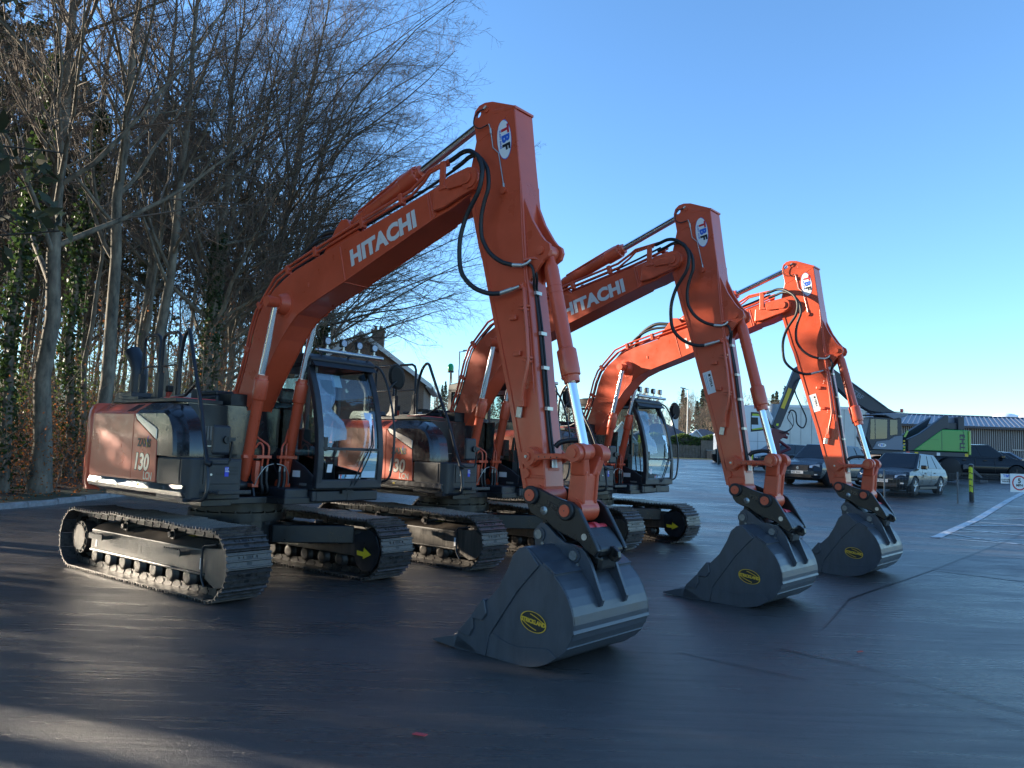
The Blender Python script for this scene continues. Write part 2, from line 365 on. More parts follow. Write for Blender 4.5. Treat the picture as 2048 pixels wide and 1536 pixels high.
    d2 = part(MB().prism([(-0.205, 1.12), (0.388, 1.11), (0.352, 1.55), (-0.155, 1.77), (-0.225, 1.842)], -1.2125, -1.2005), 'side_panel', 'orange', 0.005)
    text_obj('lettering', 'ZAXIS', 0.118, 'letter_black', d2, (-0.085, -1.2145, 1.485), (1, 0, -0.02), (0, 0, 1), 0.006, 0.98)
    sub(MB().plate([(0.110, -1.2155, 1.482), (0.126, -1.2155, 1.482), (0.178, -1.2155, 1.605), (0.160, -1.2155, 1.590)], (0, -1, 0), 0.0006), 'letter_stroke', 'label_blue2', d2)
    sub(MB().plate([(0.108, -1.2163, 1.570), (0.126, -1.2163, 1.570), (0.158, -1.2163, 1.478), (0.138, -1.2163, 1.478)], (0, -1, 0), 0.0006), 'letter_stroke', 'yellow', d2)
    text_obj('number', '130', 0.245, 'letter_black', d2, (-0.158, -1.2135, 1.235), (1, 0, -0.03), (0, 0, 1), 0.017, 1.0, 0.10)
    text_obj('number', '130', 0.245, 'silver', d2, (-0.156, -1.2145, 1.237), (1, 0, -0.03), (0, 0, 1), 0.008, 1.0, 0.10)
    text_obj('lettering', 'LCN', 0.115, 'silver', d2, (0.10, -1.2145, 1.13), (1, 0, -0.02), (0, 0, 1), 0.002, 0.92)
    # black rounded cover in front of the doors
    pf = [(0.757, 1.395), (0.757, 1.45), (0.735, 1.60), (0.70, 1.70), (0.62, 1.80), (0.52, 1.88), (0.40, 1.945), (0.26, 1.973), (-0.196, 1.978)]
    def ring(y, zmax, ins): return [(p[0] - (ins if p[0] > 0 else 0), y, min(p[1], zmax)) for p in pf]
    A = ring(-1.205, 1.845, 0.035); B = ring(-1.17, 1.885, 0.015); C = ring(-1.04, 1.972, 0.0); D = ring(-0.885, 2.0, 0.0)
    b = MB(); b.strip(A, B, True); b.strip(B, C, True); b.strip(C, D, True)
    b.add([(p[0], p[1], p[2]) for p in A] + [(-0.196, -1.205, 1.395)], [tuple(range(len(A) + 1))])
    b.add([(p[0], p[1], p[2]) for p in D] + [(-0.196, -0.885, 1.395)], [tuple(range(len(D) + 1))[::-1]])
    b.bx(-0.196, 0.70, -1.15, -0.9, 1.37, 1.40); b.bx(-0.196, 0.345, -0.885, 0.28, 1.37, 1.985)
    pc = part(b, 'pump_cover', 'charcoal_gloss')
    sub(MB().prism([(-0.19, 1.842), (-0.14, 1.842), (0.30, 1.70), (0.352, 1.675), (0.352, 1.562), (-0.15, 1.782)], -1.2165, -1.2065), 'silver_stripe', 'silver', pc, 0.004)
    b = MB(); b.prism([(-1.2, 1.105), (-1.222, 1.035), (-1.2, 0.99), (-1.08, 0.94), (-0.98, 0.94), (-0.98, 1.105)], -1.37, 0.985, 'x')
    sl_ = part(b, 'side_sill', 'charcoal_gloss', 0.006)
    sub(MB().bx(-0.02, 0.02, -1.219, -1.213, 1.045, 1.075), 'label', 'yellow', sl_)
    tb = [(0.395, -1.2), (0.93, -1.2), (1.02, -1.15), (1.057, -1.06), (1.057, -0.60), (0.395, -0.60)]
    t = part(MB().prism(tb, 0.955, 1.385, 'z'), 'toolbox', 'charcoal', 0.014)
    sub(MB().bx(0.41, 0.90, -1.208, -1.2, 1.12, 1.37), 'toolbox_lid', 'charcoal', t, 0.008)
    ad = sub(MB().bx(1.057, 1.066, -1.03, -0.62, 1.12, 1.36), 'access_door', 'charcoal', t, 0.006)
    for k in range(3): sub(MB().bx(1.066, 1.0675, -0.80 if k else -0.90, -0.645, 1.215 + 0.035 * k, 1.235 + 0.035 * k), 'slot', 'black', t)
    sub(MB().bx(1.0675, 1.069, -0.80, -0.755, 1.20, 1.30), 'label', 'label_blue2', t)
    text_obj('lettering', 'LOW\nFUEL\nDIESEL', 0.017, 'white', t, (1.0696, -0.797, 1.28), (0, 1, 0), (0, 0, 1), 0.0004)
    sub(MB().cyl((1.066, -0.95, 1.22), (1.074, -0.95, 1.22), 0.012, 12), 'lock', 'zinc', t)
    b = MB(); b.bx(1.06, 1.37, -1.02, -0.66, 1.03, 1.045)
    b.bx(1.355, 1.37, -1.02, -0.66, 1.03, 1.075)
    for k in range(8):
        for j in range(5): b.cyl((1.09 + 0.055 * j, -0.995 + 0.043 * k, 1.045), (1.09 + 0.055 * j, -0.995 + 0.043 * k, 1.052), 0.01, 6)
    part(b, 'step', 'charcoal', 0.003)
    fp = part(MB().bx(0.345, 0.362, -0.885, -0.42, 1.39, 1.975), 'front_panel', 'black', 0.004)
    lv = MB()
    for k in range(8): lv.bx(0.362, 0.372, -0.86 + k * 0.034, -0.835 + k * 0.034, 1.575, 1.735)
    sub(lv, 'louvre', 'bucket', fp)
    b = MB(); b.bx(0.362, 0.378, -0.85, -0.80, 1.53, 1.57); b.bx(0.362, 0.385, -0.838, -0.815, 1.455, 1.53)
    sub(b, 'latch', 'white', fp)
    sub(MB().cyl((0.362, -0.76, 1.55), (0.375, -0.76, 1.55), 0.017, 12), 'lock', 'zinc', fp)
    b = MB(); b.cyl((0.362, -0.72, 1.86), (0.372, -0.72, 1.86), 0.012, 10); b.bx(0.362, 0.368, -0.87, -0.44, 1.505, 1.512)
    sub(b, 'trim', 'zinc', fp)
    b = MB(); b.bx(-0.55, -0.01, -0.425, -0.17, 1.02, 1.965)
    ot = part(b, 'oil_tank', 'black', 0.006)
    fr = MB(); fr.bx(-0.01, 0.004, -0.425, -0.17, 1.925, 1.965); fr.bx(-0.01, 0.004, -0.425, -0.412, 1.0, 1.93)
    sub(fr, 'tank_rim', 'orange', ot)
    b = MB(); b.bx(-1.15, 0.25, -0.98, -0.42, 1.99, 2.035); b.bx(-1.20, -0.75, -0.96, -0.6, 2.035, 2.07); b.bx(-0.2, 0.1, -0.95, -0.5, 2.03, 2.05)
    b.prism([(-1.15, 2.035), (-1.35, 2.05), (-1.25, 2.08), (-1.0, 2.07)], -0.95, -0.7)
    part(b, 'walkway', 'charcoal', 0.006)
    b = MB(); b.bx(-1.25, 0.05, -0.40, 0.26, 1.99, 2.11); b.bx(-0.45, 0.0, -0.38, 0.0, 2.11, 2.17); b.bx(-0.9, -0.5, -0.35, 0.2, 2.11, 2.15)
    hd = part(b, 'hood', 'charcoal', 0.03, 3)
    sub(MB().bx(-0.05, 0.22, -0.98, -0.5, 2.0355, 2.045), 'orange_plate', 'pink_red', hd)
    b = MB(); b.bx(-0.05, 0.32, -0.36, -0.02, 1.985, 2.13); part(b, 'valve_cover', 'black', 0.008)
    b = MB(); b.bx(-0.78, -0.72, -0.62, -0.56, 2.07, 2.15); part(b, 'filter_cap', 'red_filter', 0.01)
    b = MB(); b.bx(-0.79, -0.71, -0.625, -0.555, 2.15, 2.23); b.bx(-0.3, -0.12, -0.62, -0.5, 2.05, 2.17); part(b, 'air_cleaner', 'black', 0.01)
    sub(MB().bx(-0.31, -0.13, -0.625, -0.621, 2.06, 2.12), 'label', 'sticker', fp)
    b = MB(); b.prism([(-1.52, 2.0), (-1.48, 2.09), (-1.42, 2.13), (-1.02, 2.13), (-0.98, 2.0)], -0.93, -0.6)
    part(b, 'muffler_cover', 'side_frame', 0.01)
    ex = smooth_pts([(-1.22, -0.76, 2.10), (-1.22, -0.76, 2.28), (-1.23, -0.76, 2.42), (-1.30, -0.77, 2.54), (-1.42, -0.78, 2.66)], 4)
    b = MB(); b.tube(ex, 0.098, 20, cap=False); b.tube(ex[::-1], 0.088, 20, cap=False); b.cyl((-1.22, -0.76, 2.08), (-1.22, -0.76, 2.13), 0.11, 20)
    part(b, 'exhaust_pipe', 'charcoal')
    for x0, x1 in ((-1.045, -0.605), (-0.545, -0.105)):
        b = MB(); z0, z1 = 2.06, 2.83
        hp = [(x0, -0.8, z0), (x0, -0.8, z1 - 0.09), (x0 + 0.03, -0.8, z1 - 0.03), (x0 + 0.09, -0.8, z1), (x1 - 0.09, -0.8, z1), (x1 - 0.03, -0.8, z1 - 0.03), (x1, -0.8, z1 - 0.09), (x1, -0.8, z0)]
        b.tube(hp, 0.019, 10); b.cyl((x0, -0.8, 2.44), (x1, -0.8, 2.44), 0.012, 8)
        for x, d in ((x0, -1), (x1, -1)):
            b.prism([(x, 2.05), (x + 0.13 * d, 2.05), (x + 0.05 * d, 2.12), (x + 0.02 * d, 2.26), (x, 2.34)], -0.83, -0.815)
            b.bx(x - 0.025, x + 0.025, -0.835, -0.775, 2.05, 2.36)
        part(b, 'handrail', 'charcoal')
    b = MB(); tr_ = smooth_pts([(-0.03, -0.82, 2.07), (-0.02, -0.83, 2.45), (0.06, -0.85, 2.68), (0.17, -0.87, 2.80), (0.27, -0.89, 2.80), (0.36, -0.91, 2.68), (0.62, -0.96, 2.28), (0.84, -1.0, 1.97), (1.06, -1.04, 1.55), (1.19, -1.06, 1.32), (1.24, -1.07, 1.12), (1.24, -1.08, 1.03), (1.19, -1.09, 0.975), (0.95, -1.12, 0.955)], 3)
    b.tube(tr_, 0.021, 10); b.tube([(0.68, -0.97, 2.2), (0.30, -0.9, 2.065), (-0.1, -0.86, 2.055)], 0.018, 8); b.bx(0.86, 1.0, -1.20, -1.10, 0.935, 0.975)
    rl = part(b, 'access_rail', 'charcoal')
    b = MB(); b.box((0, 0, 0), (0.055, 0.185, 0.30)); mr = b.build('mirror', 'charcoal', root, 0.03, 3); UPPER[mr.name] = 1
    for v in mr.data.vertices: v.co = Matrix.Rotation(R(-6), 3, 'Z') @ v.co + Vector((1.265, -0.975, 1.58))
    b = MB(); b.tube([(1.205, -1.06, 1.345), (1.25, -1.0, 1.335), (1.26, -0.88, 1.335), (1.27, -0.865, 1.37), (1.29, -0.865, 1.56), (1.30, -0.9, 1.6)], 0.011, 8); b.cyl((1.27, -0.93, 1.585), (1.325, -0.93, 1.585), 0.04, 14); b.bx(1.29, 1.33, -0.93, -0.85, 1.57, 1.61)
    sub(b, 'mirror_arm', 'black', mr)
    b = MB(); b.cyl((1.19, -1.075, 1.35), (1.235, -1.045, 1.33), 0.03, 10); sub(b, 'clamp', 'black', mr)

    # ---------------- cab
    fc = [(1.165, 1.12), (1.178, 1.3), (1.178, 1.45), (1.165, 1.6), (1.145, 1.76), (1.105, 1.93), (1.055, 2.11), (0.985, 2.29), (0.92, 2.42), (0.85, 2.55)]
    fx = lambda z: float(np.interp(z, [p[1] for p in fc], [p[0] for p in fc]))
    b = MB()
    for y0, y1 in ((0.285, 0.365), (1.17, 1.25)):
        inn = [(p[0] - 0.085, p[1]) for p in fc[::-1]]
        b.prism(fc + inn, y0, y1)
        b.bx(-0.52, -0.43, y0, y1, 1.06, 2.56)
        b.bx(-0.5, 0.9, y0, y1, 2.50, 2.56)
    b.bx(0.19, 0.26, 1.185, 1.25, 1.1, 2.52)
    b.bx(1.075, 1.165, 0.285, 1.25, 1.06, 1.165)
    b.bx(-0.52, 1.1, 0.285, 1.25, 1.04, 1.10)
    b.bx(-0.52, -0.46, 0.36, 1.18, 1.06, 1.75)
    b.prism([(-0.5, 1.08), (1.06, 1.08), (1.08, 1.2), (0.86, 1.32), (0.50, 1.44), (0.30, 1.52), (-0.5, 1.52)], 0.288, 0.32)
    b.prism([(-0.5, 1.08), (1.06, 1.08), (1.07, 1.2), (0.3, 1.3), (-0.5, 1.4)], 1.20, 1.245)
    cab_ = part(b, 'cab', 'charcoal', 0.012)
    b = MB(); b.prism([(-0.53, 2.52), (-0.53, 2.63), (-0.3, 2.665), (0.55, 2.68), (0.84, 2.655), (0.93, 2.60), (0.91, 2.545), (0.80, 2.515)], 0.28, 1.255)
    sub(b, 'roof', 'charcoal', cab_, 0.025, 3)
    b = MB(); zz = np.linspace(1.545, 2.52, 12); b.strip([(fx(z) - 0.018, 0.36, z) for z in zz], [(fx(z) - 0.018, 1.175, z) for z in zz], True)
    sub(b, 'windscreen', 'glass', cab_)
    b = MB(); zz = np.linspace(1.165, 1.515, 5); b.strip([(fx(z) - 0.018, 0.36, z) for z in zz], [(fx(z) - 0.018, 1.175, z) for z in zz], True)
    sub(b, 'lower_windscreen', 'glass', cab_)
    b = MB(); b.bx(fx(1.53) - 0.035, fx(1.53) + 0.004, 0.36, 1.175, 1.512, 1.545)
    sub(b, 'crossbar', 'charcoal', cab_, 0.004)
    for z_, w_, h_ in ((1.58, 0.42, 0.16), (2.43, 0.40, 0.14)): sub(MB().bx(fx(z_) - 0.05, fx(z_) - 0.006, 0.362, w_, z_ - h_ / 2, z_ + h_ / 2), 'hinge', 'black', cab_, 0.004)
    sub(MB().add([(0.28, 0.305, 1.52), (1.04, 0.305, 1.40), (1.03, 0.305, 2.0), (0.88, 0.305, 2.5), (-0.43, 0.305, 2.5), (-0.43, 0.305, 1.52)], [(0, 1, 2, 3, 4, 5)]), 'side_window', 'glass', cab_)
    sub(MB().add([(0.27, 1.23, 1.3), (1.08, 1.23, 1.3), (1.03, 1.23, 2.0), (0.84, 1.23, 2.5), (0.27, 1.23, 2.5)], [(0, 1, 2, 3, 4)]), 'door_window', 'glass', cab_)
    sub(MB().add([(-0.42, 1.23, 1.4), (0.18, 1.23, 1.4), (0.18, 1.23, 2.5), (-0.42, 1.23, 2.5)], [(0, 1, 2, 3)]), 'rear_side_window', 'glass', cab_)
    sub(MB().add([(-0.49, 0.37, 1.76), (-0.49, 1.17, 1.76), (-0.49, 1.17, 2.5), (-0.49, 0.37, 2.5)], [(0, 1, 2, 3)]), 'rear_window', 'glass', cab_)
    # protective film left on the windscreen, papers behind it
    f = lambda y, z, d=0.006: (fx(z) + d - 0.018, y, z)
    sub(MB().add([f(0.37, 1.60), f(0.37, 1.8), f(0.37, 2.0), f(0.37, 2.2), f(0.37, 2.42), f(0.62, 2.42), f(0.60, 2.2), f(0.56, 2.08), f(0.50, 2.0), f(0.58, 1.92), f(0.66, 1.85), f(0.70, 1.74), f(0.69, 1.64)], [(0, 1, 11, 12), (1, 2, 8, 9, 10, 11), (2, 3, 7, 8), (3, 4, 5, 6, 7)]), 'film_sheet', 'film', cab_)
    sub(MB().add([f(1.06, 1.66), f(1.10, 1.66), f(1.10, 1.98), f(0.98, 1.98), f(0.99, 1.91), f(1.05, 1.88)], [(0, 1, 2, 3, 4, 5)]), 'film_sheet', 'film', cab_)
    sub(MB().add([f(0.60, 2.27, -0.03), f(0.74, 2.27, -0.03), f(0.74, 2.42, -0.03), f(0.60, 2.42, -0.03)], [(0, 1, 2, 3)]), 'film_sheet', 'paper', cab_)
    sub(MB().add([f(0.93, 1.19, 0.004), f(1.14, 1.19, 0.004), f(1.16, 1.49, 0.004), f(0.97, 1.49, 0.004)], [(0, 1, 2, 3)]), 'notice_sheet', 'paper', cab_)
    for k in range(5): sub(MB().add([f(0.99, 1.46 - 0.035 * k, 0.006), f(1.07 + 0.03 * (k % 2), 1.46 - 0.035 * k, 0.006), f(1.07 + 0.03 * (k % 2), 1.465 - 0.035 * k, 0.006), f(0.99, 1.465 - 0.035 * k, 0.006)], [(0, 1, 2, 3)]), 'print_line', 'letter_cyan', cab_)
    sub(MB().add([f(0.42, 1.25, 0.004), f(0.49, 1.25, 0.004), f(0.50, 1.345, 0.004), f(0.43, 1.345, 0.004)], [(0, 1, 2, 3)]), 'notice_sheet', 'sticker', cab_)
    sub(MB().add([f(0.60, 1.178, 0.004), f(0.92, 1.178, 0.004), f(0.92, 1.225, 0.004), f(0.60, 1.225, 0.004)], [(0, 1, 2, 3)]), 'sticker_strip', 'paper', cab_)
    for k, (ch_, mm) in enumerate((('T', 'letter_red'), ('B', 'letter_cyan'), ('F', 'letter_black'))):
        text_obj('lettering', ch_, 0.055, mm, cab_, (fx(1.19) - 0.011, 0.61 + 0.036 * k, 1.183), (0, 1, 0), (0, 0, 1), 0.003)
    b = MB(); b.bx(-0.3, 0.15, 0.55, 1.0, 1.42, 1.55); b.prism([(-0.32, 1.5), (-0.15, 1.5), (-0.22, 2.1), (-0.36, 2.1)], 0.55, 1.0); b.bx(-0.36, -0.24, 0.65, 0.9, 2.1, 2.3)
    sub(b, 'seat', 'seat_wrap', cab_, 0.05, 3)
    b = MB(); b.bx(-0.3, 0.3, 0.38, 0.54, 1.1, 1.62); b.bx(-0.3, 0.3, 1.02, 1.16, 1.1, 1.6); b.bx(0.1, 0.35, 0.40, 0.52, 1.62, 1.66); b.cyl((0.24, 0.46, 1.66), (0.27, 0.46, 1.82), 0.025, 8); b.cyl((0.24, 1.08, 1.6), (0.27, 1.08, 1.8), 0.025, 8)
    b.bx(0.55, 0.62, 0.42, 0.56, 1.5, 1.75); b.cyl((0.72, 0.70, 1.1), (0.66, 0.70, 1.62), 0.012, 6); b.cyl((0.72, 0.86, 1.1), (0.66, 0.86, 1.62), 0.012, 6)
    sub(b, 'console', 'seat_fabric', cab_, 0.01)
    wr = MB(); rnd = random.Random(5)
    g = [[(0.0 + 0.045 * i, 0.335 + 0.02 * rnd.random(), 1.45 + 0.09 * j + 0.03 * rnd.random()) for i in range(12)] for j in range(7)]
    for j in range(6): wr.strip(g[j], g[j + 1], True)
    sub(wr, 'wrap_sheet', 'seat_wrap', cab_)
    b = MB(); b.bx(-0.5, 1.10, 0.285, 1.25, 0.905, 1.035); b.bx(0.3, 1.03, -0.03, 0.285, 0.935, 1.06)
    pl = part(b, 'cab_platform', 'charcoal', 0.02, 3)
    for y0, y1 in ((0.34, 0.55), (0.78, 0.90)): sub(MB().bx(1.10, 1.106, y0, y1, 0.915, 1.025), 'platform_panel', 'charcoal', pl, 0.003)
    b = MB(); b.bx(-0.5, 0.95, 0.2855, 0.289, 1.065, 1.075)
    sub(MB().bx(0.68, 0.83, 0.283, 0.2875, 1.18, 1.255), 'safety_label', 'sticker', cab_)
    sub(MB().bx(0.83, 0.97, 0.283, 0.2875, 1.085, 1.115), 'plate', 'bucket_pin', cab_)
    sub(MB().bx(0.85, 0.96, 0.281, 0.2845, 0.955, 1.02), 'safety_label', 'bucket_pin', pl)
    b = MB(); b.cyl((0.88, 0.40, 2.705), (0.88, 1.40, 2.705), 0.026, 14); b.cyl((0.88, 0.36, 2.705), (0.88, 0.40, 2.705), 0.014, 8)
    for y in (0.5, 0.9, 1.2): b.cyl((0.80, y, 2.66), (0.88, y, 2.70), 0.012, 6)
    lb = part(b, 'light_bar', 'steel')
    for y in (0.565, 0.81, 1.05, 1.295):
        b = MB(); b.bx(0.80, 0.845, y - 0.046, y + 0.046, 2.785, 2.885); b.bx(0.78, 0.80, y - 0.036, y + 0.036, 2.795, 2.875)
        wlp = part(b, 'work_light', 'black', 0.012)
        sub(MB().cyl((0.842, y, 2.835), (0.849, y, 2.835), 0.040, 20), 'lens', 'lamp_lens', wlp)
        b = MB(); b.bx(0.81, 0.85, y - 0.03, y + 0.03, 2.735, 2.745); b.bx(0.82, 0.84, y - 0.012, y + 0.012, 2.73, 2.79); sub(b, 'bracket', 'zinc', wlp)
    b = MB(); b.prism([(0.52, 2.58), (0.93, 2.56), (0.99, 2.50), (0.86, 2.53)], 0.30, 1.24)
    part(b, 'sun_visor', 'black', 0.006)
    b = MB(); b.tube(smooth_pts([(0.84, 1.25, 2.60), (0.93, 1.33, 2.56), (1.04, 1.38, 2.33), (1.15, 1.40, 1.95), (1.19, 1.40, 1.65), (1.17, 1.39, 1.28), (1.11, 1.36, 1.15), (0.9, 1.27, 1.11)], 3), 0.015, 8)
    wd = part(b, 'grab_rail', 'charcoal')
    el = [(0.105 * math.cos(q), 0.17 * math.sin(q)) for q in np.linspace(0, 2 * math.pi, 21)[:-1]]
    b = MB(); b.prism([(p[0], p[1]) for p in el], -0.035, 0.015, 'x'); b.prism([(p[0] * 0.8, p[1] * 0.85) for p in el], 0.015, 0.045, 'x')
    ml = b.build('mirror', 'black', root, 0.008, 2); UPPER[ml.name] = 1
    mmx = Matrix.Translation((1.03, 1.53, 2.48)) @ Matrix.Rotation(R(-28), 4, 'Z') @ Matrix.Rotation(R(12), 4, 'Y') @ Matrix.Rotation(R(14), 4, 'X'); ml.data.transform(mmx)
    sub(MB().tube([(1.05, 1.385, 2.30), (1.05, 1.44, 2.36), (1.05, 1.51, 2.42)], 0.013, 8), 'mirror_arm', 'black', ml)
    b = MB()
    for o_ in (0, 0.055): b.tube([(1.13, 0.73 + o_, 1.02), (1.185, 0.80 + o_, 1.15), (1.205, 0.93 + o_, 1.42), (1.20, 1.03 + o_ * 0.5, 1.58), (1.15, 1.07, 1.83)], 0.009, 6)
    b.bx(1.10, 1.14, 0.68, 0.84, 1.0, 1.04); part(b, 'wiper', 'black')
    b = MB(); b.cyl((-0.62, 0.42, 2.64), (-0.62, 0.42, 2.86), 0.012, 8); b.cyl((-0.62, 0.42, 2.85), (-0.62, 0.42, 2.88), 0.055, 16); b.tube([(-0.62, 0.42, 2.86), (-0.56, 0.38, 2.86), (-0.54, 0.38, 2.66)], 0.01, 6)
    bc = part(b, 'beacon', 'black')
    b = MB(); b.lathe([(0, 0.05), (0.05, 0.052), (0.09, 0.046), (0.115, 0.028), (0.122, 0.004)], (-0.62, 0.42, 2.88), (0, 0, 1), 20); sub(b, 'beacon_lens', 'green_lens', bc)

    # ---------------- boom
    bt = [(-0.16, 1.60), (-0.126, 1.779), (0.069, 2.064), (0.20, 2.35), (0.30, 2.62), (0.37, 2.88), (0.44, 3.05), (0.56, 3.21), (0.74, 3.34), (0.95, 3.45), (1.16, 3.525), (1.40, 3.58), (3.30, 4.01), (3.58, 4.085), (3.80, 4.11)]
    bb = [(3.90, 3.90), (3.60, 3.785), (3.40, 3.735), (2.083, 3.292), (1.488, 3.108), (1.25, 3.01), (1.10, 2.90), (0.95, 2.75), (0.826, 2.60), (0.69, 2.43), (0.5, 2.17), (0.323, 1.91), (0.12, 1.60), (0.08, 1.48), (-0.04, 1.43), (-0.14, 1.49)]
    b = MB(); b.prism(bt + bb, -0.15, 0.15)
    bo = part(b, 'boom', 'orange', 0.010, 2)
    # side plates stand a little proud of the belly and back plates, with weld beads
    b = MB()
    for y0, y1 in ((-0.158, -0.15), (0.15, 0.158)): b.prism(bt[2:14] + bb[2:12], y0, y1)
    sub(b, 'side_plate', 'orange', bo, 0.003)
    b = MB()
    for y in (-0.1585, 0.1585):
        for x0, z0, x1, z1 in ((1.968, 3.675, 2.087, 3.30), (3.318, 4.0, 3.40, 3.74), (3.29, 3.995, 3.365, 3.73)): b.cyl((x0, y, z0), (x1, y, z1), 0.007, 6)
        b.tube([(p[0], y * 0.985, p[1]) for p in bb[2:12]], 0.006, 5)
    b.cyl((2.06, -0.15, 3.284), (2.06, 0.15, 3.284), 0.007, 6)
    b.ycyl(0.98, 3.15, -0.162, 0.162, 0.165, 32); b.prism(circ(0.98, 3.15, 0.172, 32), -0.159, 0.159)
    sub(b, 'weld', 'orange_cast', bo)
    ep = [(3.42, 3.79), (3.55, 3.80), (3.76, 3.86), (3.94, 3.905), (4.0, 3.97), (4.0, 4.05), (3.95, 4.10), (3.86, 4.125), (3.62, 4.09), (3.43, 3.99)]
    for y0, y1 in ((-0.205, -0.158), (0.158, 0.205)): sub(MB().prism(ep, y0, y1), 'end_plate', 'orange_cast', bo, 0.012)
    b = MB(); b.ycyl(3.90, 4.01, -0.225, 0.225, 0.095, 28); b.ycyl(3.885, 4.01, -0.245, 0.245, 0.055, 24); b.prism([(3.62, 3.985), (3.64, 3.95), (3.88, 3.955), (3.94, 4.0), (3.90, 4.065), (3.66, 4.03)], -0.235, 0.235)
    sub(b, 'boom_pin', 'orange_cast', bo, 0.006)
    b = MB(); b.ycyl(0.99, 3.15, -0.40, 0.40, 0.062, 24); b.ycyl(0.99, 3.15, -0.26, 0.26, 0.085, 24); b.lathe([(0, 0.13), (0.05, 0.115), (0.09, 0.088)], (0.99, -0.16, 3.15), (0, -1, 0), 24); b.lathe([(0, 0.13), (0.05, 0.115), (0.09, 0.088)], (0.99, 0.16, 3.15), (0, 1, 0), 24)
    sub(b, 'cylinder_pin', 'orange_cast', bo, 0.006)
    b = MB()
    for y in (-0.085, 0.085): b.prism([(1.55, 3.60), (2.30, 3.77), (2.06, 3.90), (1.98, 3.99), (1.88, 4.0), (1.80, 3.92)], y - 0.02, y + 0.02)
    sub(b, 'cylinder_bracket', 'orange', bo, 0.006)
    for txt_, y, dd in (('HITACHI', -0.1605, 1), ):
        text_obj('lettering', 'HITACHI', 0.235, 'letter_white', bo, (2.178, y, 3.44), (0.984, 0, 0.268), (0.0, 0, 1), 0.0125, 1.08, 0.0, spacing=1.04)
    # the same lettering on the far side reads the other way
    text_obj('lettering', 'HITACHI', 0.235, 'letter_white', bo, (3.16, 0.1605, 3.70), (-0.984, 0, -0.268), (0.0, 0, 1), 0.0125, 1.08, 0.0, spacing=1.04)
    # steel pipes along the boom back, with clamps
    off = lambda pts, d: [(p[0] - d * 0.35 - (d * 0.75 if p[0] < 1.0 else 0), p[1] + d * (1.0 if p[0] > 0.6 else 0.35)) for p in pts]
    run = [(-0.05, 1.85), (0.05, 2.10), (0.17, 2.38), (0.26, 2.64), (0.33, 2.90), (0.42, 3.10), (0.60, 3.28), (0.80, 3.42), (1.05, 3.53), (1.4, 3.62), (2.3, 3.835), (3.05, 4.005)]
    for k, (yy, d) in enumerate(((-0.125, 0.035), (-0.125, 0.085), (-0.06, 0.05), (0.06, 0.05), (0.125, 0.035), (0.125, 0.085))):
        q = [(x, yy, z) for x, z in off(run, d)]
        if k in (0, 1): q += [(3.20, yy, 4.10 + d), (3.30, yy - 0.02, 4.18 + d * 0.6), (3.66, yy - 0.05, 4.235 + d * 0.3)]
        else: q += [(3.3, yy, 4.08 + d), (3.62, yy, 4.18 + d)]
        sub(MB().tube(q, 0.017 if k % 2 else 0.014, 8), 'pipe', 'orange' if k != 2 else 'rubber', bo)
    b = MB()
    for x, z in ((0.05, 2.12), (0.26, 2.66), (0.45, 3.15), (0.98, 3.51), (1.5, 3.65), (2.3, 3.84), (2.9, 3.98)):
        rm = Matrix.Rotation(-math.atan2(0.236, 1) if x > 0.9 else -R(62 if x < 0.4 else 40), 3, 'Y')
        for yy in (-0.125, 0.125): sub(MB().box(Vector((x, yy, z)) + rm @ Vector((0, 0, 0.045)), (0.05, 0.06, 0.11), rm), 'pipe_clamp', 'orange_cast', bo, 0.004)
    for yy in (-0.16, 0.16):
        b = MB(); b.box((3.545, yy * 1.28, 4.10), (0.07, 0.02, 0.24)); b.box((3.56, yy * 1.28, 3.985), (0.10, 0.03, 0.03)); b.box((3.54, yy * 1.1, 4.23), (0.06, 0.08, 0.03))
        sub(b, 'pipe_clamp', 'orange_cast', bo, 0.004)
    b = MB(); b.tube(smooth_pts([(1.02, 0.05, 3.55), (1.15, 0.03, 3.78), (1.45, 0.0, 3.93), (1.72, 0.0, 3.92), (1.95, 0.0, 3.88)], 5), 0.03, 10); b.tube(smooth_pts([(0.9, -0.03, 3.50), (1.1, -0.05, 3.70), (1.4, -0.05, 3.84), (1.75, -0.04, 3.86)], 5), 0.022, 10)
    sub(b, 'hose', 'rubber', bo)
    b = MB(); b.box((-0.02, -0.19, 1.93), (0.09, 0.08, 0.05), Matrix.Rotation(R(-50), 3, 'Y')); b.bx(1.40, 1.44, -0.164, -0.158, 3.30, 3.35)
    sub(b, 'bracket', 'orange_cast', bo, 0.004)

    def cylinder(name, foot, gland, rod_end, rb, rr, rc, y, lugs=True, eye=0.08):
        F, G, E = (Vector((p[0], y, p[1])) for p in (foot, gland, rod_end)); ax = (E - F).normalized()
        b = MB(); Lb = (G - F).length
        b.lathe([(0.0, rb * 0.75), (0.10, rb * 0.8), (0.13, rb * 0.97), (0.16, rb), (Lb - 0.30, rb), (Lb - 0.29, rb * 1.04), (Lb - 0.275, rc), (Lb - 0.10, rc), (Lb - 0.095, rc * 0.99), (Lb - 0.06, rc * 0.985), (Lb - 0.055, rr * 1.7), (Lb, rr * 1.62)], F, ax, 24)
        u = ax.orthogonal().normalized(); w = ax.cross(u)
        for k in range(10):
            q = 2 * math.pi * k / 10; c = G - ax * 0.055 + (u * math.cos(q) + w * math.sin(q)) * rc * 0.8; b.cyl(c, c + ax * 0.014, 0.011, 6)
        b.ycyl(F.x, F.z, y - eye, y + eye, 0.068, 22)
        for e in (0.30, 0.36):
            if Lb > 1.0: b.lathe([(e, rb * 1.05), (e + 0.012, rb * 1.05)], F, ax, 24)
        o = part(b, name, 'orange', 0.003)
